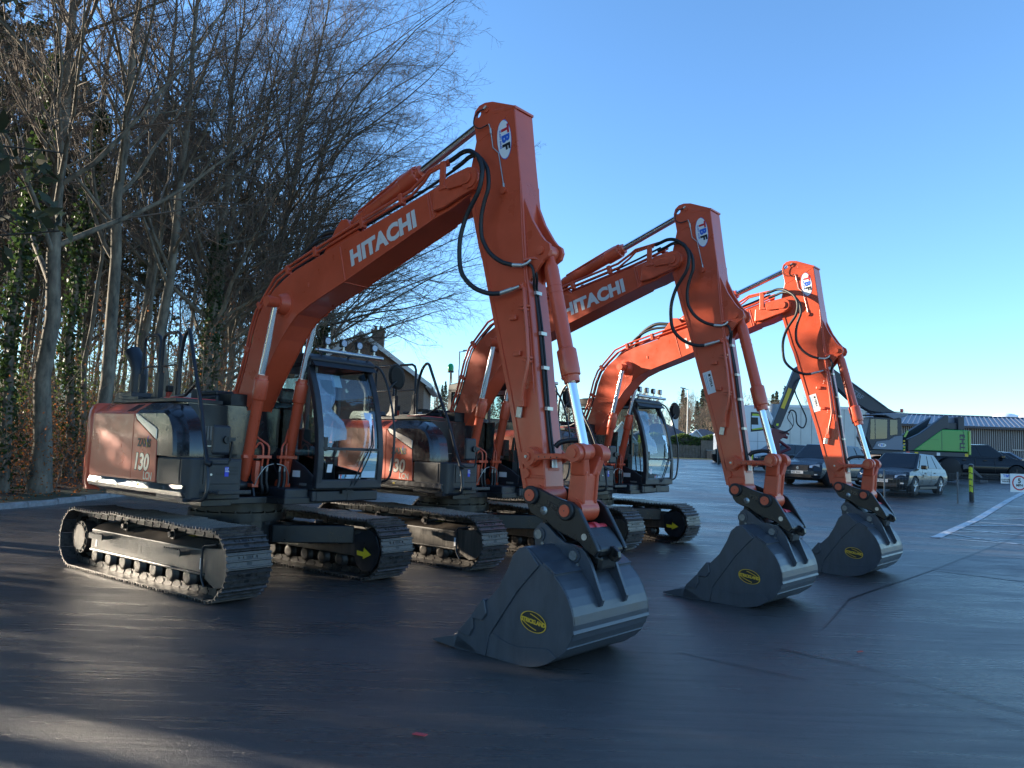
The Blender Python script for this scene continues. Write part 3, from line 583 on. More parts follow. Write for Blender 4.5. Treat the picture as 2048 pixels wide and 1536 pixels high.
        b = MB(); b.cyl(G - ax * 0.05, E, rr, 20); sub(b, 'rod', 'chrome', o)
        b = MB(); b.ycyl(E.x, E.z, y - eye * 0.8, y + eye * 0.8, rr * 1.65, 22); sub(b, 'rod_eye', 'orange_cast', o, 0.004)
        return o, F, ax
    for y in (-0.268, 0.268):
        o, F, ax = cylinder('boom_cylinder', (0.53, 1.075), (0.781, 2.342), (0.99, 3.15), 0.063, 0.037, 0.078, y * 1.0)
        s = 1 if y > 0 else -1
        b = MB(); b.tube(smooth_pts([(0.60, y - s * 0.02, 1.74), (0.64, y - s * 0.07, 1.64), (0.70, y - s * 0.12, 1.585), (0.735, s * 0.09, 1.53), (0.735, s * 0.085, 1.42), (0.72, s * 0.085, 1.31)], 3), 0.012, 8)
        b.tube(smooth_pts([(0.66, y - s * 0.05, 1.50), (0.69, s * 0.185, 1.565), (0.72, s * 0.155, 1.53), (0.725, s * 0.15, 1.42), (0.71, s * 0.15, 1.30)], 3), 0.012, 8)
        b.tube([(0.74, y + s * 0.055, 2.0), (0.62, y - s * 0.01, 1.78)], 0.010, 6)
        sub(b, 'pipe', 'orange', o)
        b = MB(); b.bx(0.60, 0.66, y - 0.085, y + 0.085, 1.385, 1.425); b.bx(0.69, 0.75, min(s * 0.05, s * 0.24), max(s * 0.05, s * 0.24), 1.39, 1.425); b.bx(0.56, 0.70, min(s * 0.17, s * 0.25), max(s * 0.17, s * 0.25), 1.06, 1.10); b.bx(0.62, 0.70, min(s * 0.16, s * 0.22), max(s * 0.16, s * 0.22), 1.10, 1.36)
        sub(b, 'pipe_bracket', 'orange', o, 0.004)
        b = MB()
        for yy in (0.085, 0.15):
            b.cyl((0.72, s * yy, 1.30), (0.712, s * yy, 1.235), 0.017, 8)
        sub(b, 'hose_fitting', 'steel', o)
        b = MB()
        for yy in (0.085, 0.15): b.tube(smooth_pts([(0.712, s * yy, 1.24), (0.72, s * yy, 1.12), (0.70, s * (yy - 0.03), 1.0), (0.45, s * yy * 0.6, 0.96)], 4), 0.02, 8)
        sub(b, 'hose', 'rubber', o)
        sub(MB().tube(smooth_pts([(0.75, s * 0.02, 1.33), (0.76, s * 0.12, 1.30), (0.74, s * 0.19, 1.20), (0.70, s * 0.22, 1.08)], 4), 0.006, 6), 'grease_line', 'zinc', o)
    o, F, ax = cylinder('arm_cylinder', (1.93, 3.93), (3.03, 4.325), (3.99, 4.665), 0.075, 0.041, 0.093, 0.0, eye=0.06)
    b = MB(); b.tube([F + ax * 0.2 + Vector((0, -0.06, 0.06)), F + ax * 0.9 + Vector((0, -0.06, 0.07)), F + ax * 1.02 + Vector((0, -0.03, 0.085))], 0.012, 6); sub(b, 'pipe', 'orange', o)

    # ---------------- arm
    at = [(4.067, 4.60), (4.335, 4.575), (4.405, 4.088), (4.472, 3.674), (4.506, 3.363), (4.54, 3.095), (4.631, 2.56), (4.696, 2.09), (4.779, 1.577), (4.81, 1.30), (4.80, 1.18), (4.74, 1.13), (4.66, 1.15), (4.605, 1.26), (4.395, 2.051), (4.205, 2.683), (4.039, 3.25), (3.99, 3.375), (3.837, 3.90), (3.80, 4.01), (3.835, 4.179), (3.885, 4.402), (3.90, 4.44)]
    arm = part(MB().prism(at, -0.125, 0.125), 'arm', 'orange', 0.008)
    eye = [(3.86, 4.50), (3.89, 4.36), (4.10, 4.44), (4.335, 4.575), (4.335, 4.60), (4.067, 4.71), (3.974, 4.725), (3.905, 4.715), (3.855, 4.675), (3.835, 4.61), (3.845, 4.55)]
    for y0, y1 in ((-0.128, -0.09), (0.09, 0.128)): sub(MB().prism(eye, y0, y1, hole=circ(3.895, 4.635, 0.034, 16)), 'eye_plate', 'orange', arm, 0.003)
    sub(MB().prism([(4.08, 4.585), (4.345, 4.578), (4.345, 4.60), (4.09, 4.625)], -0.13, 0.13), 'top_plate', 'orange', arm, 0.003)
    b = MB(); b.ycyl(4.0, 4.655, -0.14, -0.09, 0.036, 18); b.ycyl(4.0, 4.655, 0.09, 0.14, 0.036, 18); b.ycyl(4.25, 3.845, -0.15, -0.12, 0.03, 12)
    sub(b, 'pin_boss', 'orange_cast', arm, 0.004)
    bk = [(4.445, 3.80), (4.461, 3.744), (4.558, 3.538), (4.656, 3.391), (4.70, 3.34), (4.75, 3.305), (4.765, 3.255), (4.745, 3.20), (4.69, 3.17), (4.56, 3.02), (4.545, 2.98), (4.47, 3.4)]
    for y in (-0.085, 0.085): sub(MB().prism(bk, y - 0.017, y + 0.017), 'cylinder_bracket', 'orange', arm, 0.004)
    sub(MB().ycyl(4.665, 3.255, -0.125, 0.125, 0.036, 18), 'bracket_pin', 'orange_cast', arm, 0.004)
    # edge lips, bosses and ribs
    b = MB()
    lip = [(3.85, 3.86), (3.99, 3.375), (4.039, 3.25), (4.205, 2.683), (4.395, 2.051), (4.60, 1.27)]
    for y in (-0.135, 0.135): b.strip([(p[0] - 0.012, y, p[1]) for p in lip], [(p[0] + 0.026, y, p[1] + 0.006) for p in lip]); b.strip([(p[0] - 0.012, y, p[1]) for p in lip], [(p[0] - 0.012, y * 0.9, p[1]) for p in lip]); b.strip([(p[0] + 0.026, y, p[1] + 0.006) for p in lip], [(p[0] + 0.026, y * 0.9, p[1] + 0.006) for p in lip])
    for y in (-0.127, 0.127): b.tube([(4.43, y, 3.9), (4.475, y, 3.40), (4.52, y, 3.05), (4.60, y, 2.55), (4.665, y, 2.05)], 0.006, 5)
    sub(b, 'edge_lip', 'orange', arm)
    b = MB(); b.ycyl(4.675, 1.53, -0.165, 0.165, 0.085, 26); b.ycyl(4.615, 1.395, -0.15, -0.10, 0.04, 18); b.ycyl(4.74, 1.225, -0.15, 0.15, 0.085, 26)
    b.bx(4.64, 4.80, -0.132, -0.12, 1.36, 1.385)
    sub(b, 'boss', 'orange_cast', arm, 0.008)
    b = MB(); b.bx(4.77, 4.80, -0.07, 0.07, 1.425, 1.445); b.bx(4.768, 4.775, -0.05, 0.07, 1.44, 1.56)
    sub(b, 'bump_plate', 'orange', arm, 0.003)
    for x, z in ((4.43, 2.70), (4.49, 2.39)):
        b = MB(); b.bx(x - 0.045, x + 0.03, -0.16, -0.125, z - 0.022, z + 0.022); sub(b, 'stop_lug', 'orange_cast', arm, 0.008)
    b = MB(); b.tube([(4.515, -0.165, 2.965), (4.55, -0.17, 2.93), (4.565, -0.17, 2.80), (4.60, -0.17, 2.56), (4.625, -0.17, 2.33), (4.615, -0.17, 2.24), (4.585, -0.17, 2.10), (4.57, -0.165, 2.0)], 0.017, 8)
    b.box((4.515, -0.15, 2.96), (0.05, 0.05, 0.05)); b.box((4.565, -0.15, 2.04), (0.04, 0.06, 0.1))
    for x, z in ((4.568, 2.79), (4.622, 2.35), (4.56, 2.76), (4.62, 2.32)): b.box((x - 0.02, -0.152, z), (0.09, 0.045, 0.018), Matrix.Rotation(R(8), 3, 'Y'))
    b.box((4.56, -0.15, 1.97), (0.06, 0.05, 0.06))
    sub(b, 'service_pipe', 'orange', arm, 0.003)
    sub(MB().box((4.535, -0.155, 1.895), (0.055, 0.02, 0.09), Matrix.Rotation(R(8), 3, 'Y')), 'tag_plate', 'steel', arm, 0.004)
    b = MB(); b.tube(smooth_pts([(3.985, -0.145, 4.655), (3.93, -0.16, 4.64), (3.885, -0.165, 4.585), (3.885, -0.165, 4.52), (3.95, -0.16, 4.475), (4.04, -0.15, 4.49)], 3), 0.006, 6)
    sub(b, 'grease_hose', 'rubber', arm)
    b = MB(); b.tube([(4.045, -0.14, 4.50), (4.07, -0.138, 4.44), (4.075, -0.135, 4.40), (4.103, -0.135, 4.267), (4.173, -0.135, 4.204), (4.249, -0.135, 3.889), (4.255, -0.14, 3.85)], 0.0055, 6); b.cyl((4.068, -0.14, 4.45), (4.076, -0.138, 4.40), 0.011, 8); b.cyl((4.245, -0.135, 3.91), (4.252, -0.135, 3.87), 0.010, 8); b.cyl((3.985, -0.15, 4.655), (4.01, -0.145, 4.675), 0.012, 8)
    sub(b, 'grease_line', 'zinc', arm)
    # front hose pair down the arm
    for k, yy in enumerate((-0.045, -0.01)):
        q = smooth_pts([(4.535, -0.13 + 0.03 * k, 3.16), (4.59, -0.12 + 0.03 * k, 3.12), (4.605, -0.11 + 0.04 * k, 3.04), (4.575, yy - 0.02, 2.96), (4.578, yy, 2.88), (4.64, yy, 2.56), (4.70, yy, 2.15), (4.735, yy, 1.90), (4.775, yy, 1.66), (4.80, yy, 1.55), (4.81, yy, 1.45)], 4)
        sub(MB().tube(q, 0.012, 8), 'hose', 'rubber', arm)
    for x, z in ((4.578, 2.91), (4.645, 2.56), (4.683, 2.27), (4.735, 1.93)): sub(MB().box((x + 0.012, -0.03, z), (0.03, 0.075, 0.028)), 'hose_clip', 'zinc', arm)
    b = MB()
    for yy in (-0.045, -0.01): b.cyl((4.81, yy, 1.54), (4.82, yy, 1.45), 0.014, 8)
    sub(b, 'hose_fitting', 'steel', arm)
    sub(MB().tube(smooth_pts([(4.79, 0.02, 1.62), (4.83, 0.04, 1.66), (4.93, 0.10, 1.68), (5.02, 0.13, 1.66), (5.06, 0.14, 1.60)], 4), 0.022, 8), 'hose', 'rubber', arm)
    b = MB(); ov = [(0.062 * math.cos(q) * 1.32, 0.19 * math.sin(q)) for q in np.linspace(0, 2 * math.pi, 33)[:-1]]
    ca, sa = math.cos(R(-9)), math.sin(R(-9)); c0 = (4.227, 4.318)
    tilt = lambda p: (c0[0] + p[0] * ca - p[1] * sa * -1.0 * -1, c0[1] + p[0] * sa * -1 + p[1] * ca)
    T_ = lambda p, k=1.0: (c0[0] + k * (p[0] * math.cos(R(9)) + p[1] * math.sin(R(-9))), c0[1] + k * (-p[0] * math.sin(R(-9)) + p[1] * math.cos(R(9))))
    sub(MB().prism([T_(p, 1.0) for p in ov], -0.1275, -0.1265), 'decal_rim', 'letter_blue', arm)
    dc = sub(MB().prism([T_(p, 0.96) for p in ov], -0.1285, -0.1272), 'decal', 'white', arm)
    dv = Vector((0.155, 0, -0.988)); uv = Vector((0.988, 0, 0.155)); o0 = Vector((c0[0], -0.1292, c0[1]))
    for k, (ch_, mm) in enumerate((('T', 'letter_red'), ('B', 'letter_blue'), ('F', 'letter_black'))):
        text_obj('lettering', ch_, 0.115, mm, arm, o0 - dv * (0.125 - 0.085 * k) - uv * 0.02, dv, uv, 0.006, 1.1)
    text_obj('lettering', 'PLANT SALES', 0.026, 'letter_blue', arm, o0 - dv * 0.10 - uv * 0.05, dv, uv, 0.0005, 1.15)
    # corrugated hoses from boom to arm
    def corr(pts, r, name='corrugated_hose'):
        q = smooth_pts(pts, 6); seg = [0.0]
        for a, c in zip(q[:-1], q[1:]): seg.append(seg[-1] + (c - a).length)
        n = int(seg[-1] / 0.0065); out = []; rad = []
        for i in range(n + 1):
            t = seg[-1] * i / n; j = min(len(q) - 2, max(0, int(np.searchsorted(seg, t)) - 1)); u = (t - seg[j]) / max(1e-9, seg[j + 1] - seg[j])
            out.append(q[j].lerp(q[j + 1], u)); rad.append(r * (1.0 if i % 2 else 0.80))
        return part(MB().tube(out, rad, 8), name, 'rubber')
    A_ = [(3.62, -0.19, 4.235), (3.70, -0.20, 4.25), (3.80, -0.21, 4.27), (3.915, -0.24, 4.246), (4.04, -0.28, 4.17), (4.11, -0.32, 4.113), (4.164, -0.33, 4.009), (4.17, -0.34, 3.898), (4.139, -0.34, 3.795), (4.071, -0.34, 3.698), (4.003, -0.34, 3.591), (3.955, -0.345, 3.44), (3.945, -0.345, 3.30), (3.964, -0.34, 3.14), (4.019, -0.33, 3.043), (4.122, -0.31, 2.955), (4.244, -0.27, 2.905), (4.33, -0.22, 2.905)]
    h1 = corr(A_, 0.023)
    b = MB(); b.cyl((4.33, -0.22, 2.905), (4.44, -0.19, 2.935), 0.019, 10); b.cyl((4.44, -0.19, 2.935), (4.50, -0.17, 2.955), 0.014, 10); sub(b, 'hose_fitting', 'zinc', h1)
    B_ = [(3.64, -0.16, 4.16), (3.76, -0.17, 4.19), (3.86, -0.19, 4.215), (3.968, -0.22, 4.20), (4.05, -0.24, 4.15), (4.13, -0.26, 4.07), (4.18, -0.27, 3.984), (4.197, -0.275, 3.843), (4.155, -0.275, 3.72), (4.122, -0.27, 3.584), (4.122, -0.26, 3.445), (4.15, -0.25, 3.36), (4.22, -0.24, 3.26), (4.33, -0.22, 3.18), (4.44, -0.20, 3.14)]
    h2 = corr(B_, 0.021)
    b = MB(); b.cyl((4.44, -0.20, 3.14), (4.52, -0.17, 3.133), 0.017, 10); b.tube([(4.52, -0.17, 3.133), (4.56, -0.15, 3.15), (4.58, -0.13, 3.18)], 0.012, 8); sub(b, 'hose_fitting', 'zinc', h2)
    b = MB(); b.tube(smooth_pts([(4.52, -0.15, 3.18), (4.6, -0.1, 3.2), (4.68, -0.09, 3.15)], 3), 0.012, 6); sub(b, 'pipe', 'orange', h2)

    cylinder('bucket_cylinder', (4.665, 3.255), (4.945, 2.14), (5.10, 1.585), 0.062, 0.040, 0.082, 0.0, eye=0.06)
    # ---------------- linkage
    for y in (-0.185, 0.185):
        s = 1 if y > 0 else -1
        b = MB(); b.ycyl(4.680, 1.533, y - 0.022, y + 0.022, 0.075, 26)
        b.prism([(4.70, 1.60), (4.78, 1.565), (4.78, 1.50), (4.70, 1.46)], y - 0.018, y + 0.018)
        b.prism([(4.75, 1.562), (5.05, 1.568), (5.10, 1.61), (5.15, 1.62), (5.17, 1.53), (5.10, 1.51), (5.04, 1.525), (4.75, 1.505)], y - 0.026, y + 0.026)
        b.ycyl(5.135, 1.572, y - 0.028, y + 0.028, 0.068, 26)
        lk = part(b, 'bucket_link', 'orange_cast', 0.010)
        b = MB(); b.ycyl(4.680, 1.533, y, y + s * 0.04, 0.034, 18); b.ycyl(5.135, 1.572, y, y + s * 0.042, 0.036, 18); sub(b, 'pin', 'orange', lk, 0.004)
        b = MB(); b.ycyl(4.680, 1.533, y + s * 0.04, y + s * 0.05, 0.012, 8); sub(b, 'grease_nipple', 'zinc', lk)
        b = MB()
        for k in range(4): b.ycyl(4.80 + 0.06 * k, 1.534, y + s * 0.0255, y + s * 0.0275, 0.006, 8)
        sub(b, 'hole', 'black', lk)
    b = MB()
    for y0, y1 in ((-0.155, -0.085), (0.085, 0.155)): b.ycyl(5.135, 1.575, y0, y1, 0.078, 26)
    for y in (-0.12, 0.12):
        b.add([(5.06, y - 0.035, 1.56), (5.20, y - 0.035, 1.56), (5.20, y + 0.035, 1.56), (5.06, y + 0.035, 1.56), (5.04, y * 0.55 - 0.05, 1.40), (5.17, y * 0.55 - 0.05, 1.40), (5.17, y * 0.55 + 0.05, 1.40), (5.04, y * 0.55 + 0.05, 1.40)], [(0, 1, 5, 4), (1, 2, 6, 5), (2, 3, 7, 6), (3, 0, 4, 7), (0, 3, 2, 1), (4, 5, 6, 7)])
    b.prism([(5.045, 1.42), (5.165, 1.42), (5.15, 1.20), (5.02, 1.20)], -0.085, 0.085)
    for y in (-0.08, 0.08): b.prism([(5.03, 1.44), (5.185, 1.44), (5.165, 1.18), (5.0, 1.18)], y - 0.015, y + 0.015)
    b.add([(5.02, -0.085, 1.22), (5.15, -0.085, 1.22), (5.15, 0.085, 1.22), (5.02, 0.085, 1.22), (4.995, -0.115, 1.14), (5.165, -0.115, 1.14), (5.165, 0.115, 1.14), (4.995, 0.115, 1.14)], [(0, 1, 5, 4), (1, 2, 6, 5), (2, 3, 7, 6), (3, 0, 4, 7), (0, 3, 2, 1), (4, 5, 6, 7)])
    b.ycyl(5.083, 1.13, -0.118, 0.118, 0.088, 28)
    part(b, 'tipping_link', 'orange_cast', 0.014, 3)

    # ---------------- quick coupler
    qp = [(4.672, 1.235), (4.684, 1.26), (4.715, 1.29), (4.74, 1.296), (4.803, 1.285), (4.904, 1.249), (5.026, 1.214), (5.133, 1.197), (5.193, 1.155), (5.253, 1.067), (5.359, 0.903), (5.385, 0.855), (5.351, 0.806), (5.27, 0.85), (5.201, 0.905), (5.060, 0.947), (4.963, 0.985), (4.900, 1.030), (4.800, 1.058), (4.735, 1.085), (4.70, 1.13)]
    b = MB(); b.prism(qp, -0.205, -0.165); b.prism(qp, 0.165, 0.205)
    b.prism([(4.78, 1.07), (4.9, 1.06), (5.06, 0.98), (5.2, 0.94), (5.25, 0.90), (5.2, 0.89), (5.06, 0.94), (4.9, 1.02)], -0.165, 0.165)
    b.prism([(4.80, 1.05), (4.86, 1.03), (5.0, 0.93), (5.05, 0.88), (4.95, 0.90), (4.84, 0.965), (4.79, 1.0)], -0.13, 0.13)
    qc = part(b, 'quick_coupler', 'black_steel', 0.008)
    b = MB(); b.prism([(5.235, 1.02), (5.30, 0.955), (5.36, 0.885), (5.385, 0.855), (5.352, 0.80), (5.26, 0.84), (5.22, 0.93)], -0.166, 0.166)
    b.prism([(5.15, 0.88), (5.36, 0.80), (5.34, 0.70), (5.22, 0.66), (5.16, 0.74)], -0.115, 0.115)
    sub(b, 'coupler_nose', 'black_steel', qc, 0.025, 3)
    lug = [(5.34, 0.88), (5.40, 0.875), (5.44, 0.845), (5.45, 0.80), (5.42, 0.765), (5.38, 0.77), (5.33, 0.80)]
    sub(MB().prism(lug, -0.02, 0.02, hole=circ(5.41, 0.815, 0.02, 12)), 'lifting_lug', 'black_steel', qc, 0.004)
    for x, z in ((4.735, 1.228), (5.083, 1.13)):
        for sg in (-1, 1): sub(MB().lathe([(0, 0.074), (0.02, 0.074), (0.024, 0.066)], (x, sg * 0.205, z), (0, sg, 0), 28), 'collar', 'rubber', qc)
        b = MB(); b.ycyl(x, z, -0.238, 0.238, 0.047, 28); sub(b, 'pin', 'orange', qc, 0.004)
        b = MB(); b.ycyl(x, z, -0.2395, -0.238, 0.005, 8); sub(b, 'pin_centre', 'black', qc)
    b = MB(); b.lathe([(0, 0.034), (0.006, 0.034), (0.007, 0.018), (0.002, 0.017)], (4.866, -0.205, 1.115), (0, -1, 0), 22); sub(b, 'ring_washer', 'zinc', qc)
    b = MB(); b.ycyl(5.257, 0.947, -0.211, -0.2, 0.025, 18); sub(b, 'bolt', 'steel', qc, 0.003)
    b = MB(); b.ycyl(5.19, 0.985, -0.15, 0.15, 0.045, 20); b.ycyl(5.19, 0.985, -0.02, 0.03, 0.06, 20); sub(b, 'locking_pin', 'pink_red', qc, 0.006)
    text_obj('lettering', 'TEFRA', 0.062, 'charcoal_gloss', qc, (4.885, -0.2055, 1.155), (0.93, 0, -0.33), (0, 0, 1), 0.003, 1.25, ext=0.003)

    # ---------------- bucket
    sp = [(4.898, 0.845), (4.84, 0.788), (4.795, 0.681), (4.704, 0.521), (4.595, 0.412), (4.299, 0.113), (4.257, 0.012), (4.589, 0.004), (4.80, 0.0), (4.93, 0.0), (5.02, 0.008), (5.10, 0.028), (5.18, 0.06), (5.242, 0.098), (5.30, 0.145), (5.348, 0.2), (5.38, 0.25), (5.398, 0.305), (5.403, 0.36), (5.395, 0.42), (5.375, 0.48), (5.345, 0.54), (5.311, 0.592), (5.265, 0.643), (5.219, 0.686), (5.103, 0.756), (5.03, 0.815), (4.969, 0.858), (4.93, 0.866)]
    WB = 0.515
    b = MB()
    for s in (-1, 1): b.prism(sp, s * WB, s * (WB - 0.022))
    shell = sp[6:]
    c = (4.85, 0.45)
    inn = [(p[0] + (c[0] - p[0]) * 0.035, p[1] + (c[1] - p[1]) * 0.045) for p in shell]
    b.prism(shell + inn[::-1], -WB + 0.001, WB - 0.001, smooth=False)
    bu = part(b, 'bucket', 'bucket', 0.004)
    fl = [(4.97, 0.862), (5.085, 0.742), (4.885, 0.527), (4.745, 0.333), (4.625, 0.166), (4.592, 0.002), (4.25, 0.006), (4.29, 0.125), (4.595, 0.425), (4.70, 0.53), (4.79, 0.69), (4.835, 0.797), (4.895, 0.852)]
    wp = [(4.66, 0.185), (4.72, 0.16), (4.80, 0.14), (4.9, 0.13), (5.10, 0.155), (5.183, 0.165), (5.22, 0.145), (5.263, 0.112), (5.18, 0.056), (5.10, 0.024), (5.02, 0.004), (4.93, -0.003), (4.595, 0.001), (4.62, 0.16)]
    for s in (-1, 1):
        sub(MB().prism(fl, s * WB, s * (WB + 0.014)), 'edge_plate', 'bucket', bu, 0.005)
        sub(MB().prism(wp, s * WB, s * (WB + 0.007)), 'wear_plate', 'bucket', bu, 0.004)
        for q in ([(4.567, 0.43), (4.462, 0.30), (4.455, 0.268), (4.565, 0.262), (4.61, 0.322), (4.585, 0.425)], [(4.455, 0.285), (4.31, 0.142), (4.40, 0.122), (4.44, 0.125), (4.475, 0.19), (4.47, 0.272)]):
            sub(MB().prism([(p[0] - 0.01, p[1]) for p in q], s * (WB - 0.03), s * (WB + 0.034)), 'side_cutter', 'bucket', bu, 0.008)
        sub(MB().prism([(4.50, 0.0), (4.27, 0.0), (4.24, 0.03), (4.26, 0.105), (4.30, 0.108), (4.50, 0.03)], s * (WB + 0.014), s * (WB - 0.10)), 'tooth_shank', 'bucket', bu, 0.006)
        cc = (5.043, 0.331)
        ell = lambda k: [(cc[0] + 0.122 * k * math.cos(q), cc[1] + 0.074 * k * math.sin(q) - 0.04 * k * math.cos(q) * 0.35) for q in np.linspace(0, 2 * math.pi, 37)[:-1]]
        sub(MB().prism(ell(0.98), s * (WB), s * (WB + 0.003)), 'badge', 'letter_black', bu)
        e1, e2 = ell(1.0), ell(0.93); b = MB()
        for i in range(36):
            j = (i + 1) % 36; b.add([(e1[i][0], s * (WB + 0.005), e1[i][1]), (e1[j][0], s * (WB + 0.005), e1[j][1]), (e2[j][0], s * (WB + 0.005), e2[j][1]), (e2[i][0], s * (WB + 0.005), e2[i][1])], [(0, 1, 2, 3)])
        for sg in (1, -1):
            arc = [(cc[0] + sg * (-0.03 + 0.14 * t), cc[1] + sg * (0.052 - 0.02 * t - 0.025 * t * t) - (0.014 * sg * (-0.03 + 0.14 * t) / 0.122)) for t in np.linspace(0, 1, 9)]
            for i in range(8):
                w_ = 0.0035; b.add([(arc[i][0], s * (WB + 0.005), arc[i][1] - w_), (arc[i + 1][0], s * (WB + 0.005), arc[i + 1][1] - w_), (arc[i + 1][0], s * (WB + 0.005), arc[i + 1][1] + w_), (arc[i][0], s * (WB + 0.005), arc[i][1] + w_)], [(0, 1, 2, 3)])
        sub(b, 'badge_ring', 'gold', bu)
        if s < 0: text_obj('lettering', 'STRICKLAND', 0.041, 'gold', bu, (cc[0], -(WB + 0.005), cc[1] - 0.012), (0.994, 0, -0.11), (0, 0, 1), 0.0022, 0.92, align='CENTER')
        else: text_obj('lettering', 'STRICKLAND', 0.041, 'gold', bu, (cc[0], (WB + 0.005), cc[1] - 0.012), (-0.994, 0, 0.11), (0, 0, 1), 0.0022, 0.92, align='CENTER')
    for y in (-0.49, -0.245, 0.0, 0.245, 0.49):
        b = MB(); w = 0.04
        b.add([(4.26, y - w, 0.004), (4.26, y + w, 0.004), (4.26, y + w, 0.10), (4.26, y - w, 0.10), (4.16, y - w * 0.8, 0.006), (4.16, y + w * 0.8, 0.006), (4.16, y + w * 0.8, 0.075), (4.16, y - w * 0.8, 0.075), (4.0, y - w * 0.6, 0.012), (4.0, y + w * 0.6, 0.012), (4.0, y + w * 0.6, 0.026), (4.0, y - w * 0.6, 0.026)],
              [(0, 1, 2, 3), (0, 4, 5, 1), (1, 5, 6, 2), (2, 6, 7, 3), (3, 7, 4, 0), (4, 8, 9, 5), (5, 9, 10, 6), (6, 10, 11, 7), (7, 11, 8, 4), (8, 11, 10, 9)])
        sub(b, 'tooth', 'bucket', bu, 0.004)
    er = [(4.766, 0.83), (4.762, 0.93), (4.78, 0.985), (4.815, 1.015), (4.855, 1.015), (4.90, 0.99), (4.974, 0.93), (5.059, 0.885), (5.15, 0.872), (5.215, 0.862), (5.255, 0.83), (5.306, 0.75), (5.36, 0.63), (5.42, 0.50), (5.405, 0.455), (5.37, 0.44), (5.25, 0.60), (5.10, 0.73), (4.95, 0.82)]
    for y in (-0.165, 0.165):
        sub(MB().prism(er, y - 0.016, y + 0.016), 'ear', 'bucket', bu, 0.004)
        for x, z in ((4.813, 0.925), (5.154, 0.798)):
            s = 1 if y > 0 else -1
            b = MB(); b.ycyl(x, z, y, y + s * 0.028, 0.056, 24); sub(b, 'ear_boss', 'bucket', bu, 0.005)
            b = MB(); b.ycyl(x, z, y, y + s * 0.04, 0.036, 22); b.ycyl(x + 0.035, z - 0.065, y, y + s * 0.03, 0.014, 8); sub(b, 'ear_pin', 'bucket_pin', bu, 0.004)
    b = MB(); b.prism([(5.22, 0.688), (5.235, 0.70), (5.12, 0.77), (5.105, 0.756)], -WB, WB); b.prism([(5.398, 0.29), (5.41, 0.30), (5.40, 0.325), (5.393, 0.325)], -WB, WB); b.prism([(5.343, 0.2), (5.352, 0.19), (5.28, 0.118), (5.27, 0.125)], -WB, WB)
    b.prism([(5.19, 0.70), (5.225, 0.69), (5.215, 0.665), (5.19, 0.675)], -WB, WB)
    sub(b, 'stiffener', 'bucket', bu, 0.003)
    b = MB(); b.add([(4.25, -WB, 0.0), (4.25, WB, 0.0), (4.62, WB, -0.001), (4.62, -WB, -0.001), (4.25, -WB, 0.04), (4.25, WB, 0.04), (4.62, WB, 0.04), (4.62, -WB, 0.04)], [(0, 1, 5, 4), (1, 2, 6, 5), (2, 3, 7, 6), (3, 0, 4, 7), (4, 5, 6, 7), (3, 2, 1, 0)])
    sub(b, 'lip_plate', 'bucket', bu, 0.004)
    return root

EX = [((-3.273, 9.432), -37.33, -3.28, 'nearest and largest-looking orange excavator, its whole side door and track in view'),
      ((-0.845, 12.052), -40.15, -1.13, 'middle orange excavator of the row, body half hidden by the nearest arm'),
      ((1.436, 14.625), -40.68, -0.97, 'farthest orange excavator of the row, sunlit arm in front of the parked cars')]
ex0 = excavator()
index_kids()
roots = [ex0, copy_tree(ex0), copy_tree(ex0)]
index_kids()
for r_, ((x, y), h, sw, lab) in zip(roots, EX):
    r_.location = (x, y, 0); r_.rotation_euler = (0, 0, R(h)); tag(r_, lab, 'excavator', 'orange excavators parked in a row')
    for c in KIDS[r_.name]:
        if c.name in UPPER or c.name.rsplit('.', 1)[0] in UPPER or any(c.data is bpy.data.objects[u].data for u in UPPER if u in bpy.data.objects): c.rotation_euler = (0, 0, R(sw))
# notice stickers on two of the arms
for r_ in roots[1:]:
    arm_ = [c for c in KIDS[r_.name] if c.name.startswith('arm') and 'cylinder' not in c.name][0]
    dv = Vector((0.27, 0, -0.963)); uv = Vector((0.963, 0, 0.27)); c0 = Vector((4.337, -0.1275, 2.465))
    q = [c0 + dv * a + uv * b_ for a, b_ in ((-0.135, -0.072), (0.135, -0.072), (0.135, 0.072), (-0.135, 0.072))]
    MB().plate(q, YN, 0.0015).build('notice_sticker', 'sticker', arm_)
    text_obj('lettering', 'TEFRA', 0.040, 'letter_black', arm_, c0 + Vector((0, -0.002, 0)) - dv * 0.06 + uv * 0.025, dv, uv, 0.001, 1.05)
    b = MB(); p0 = c0 + Vector((0, -0.002, 0)) - dv * 0.10 + uv * 0.026
    b.plate([p0, p0 + dv * 0.03, p0 + dv * 0.03 + uv * 0.03, p0 + uv * 0.03], YN, 0.0005); b.build('emblem', 'letter_black', arm_)
    for k in range(3):
        b = MB(); p0 = c0 + Vector((0, -0.002, 0)) - dv * 0.11 + uv * (-0.005 - 0.02 * k)
        b.plate([p0, p0 + dv * (0.2 - 0.02 * k), p0 + dv * (0.2 - 0.02 * k) + uv * 0.006, p0 + uv * 0.006], YN, 0.0005); b.build('print_line', 'letter_cyan', arm_)
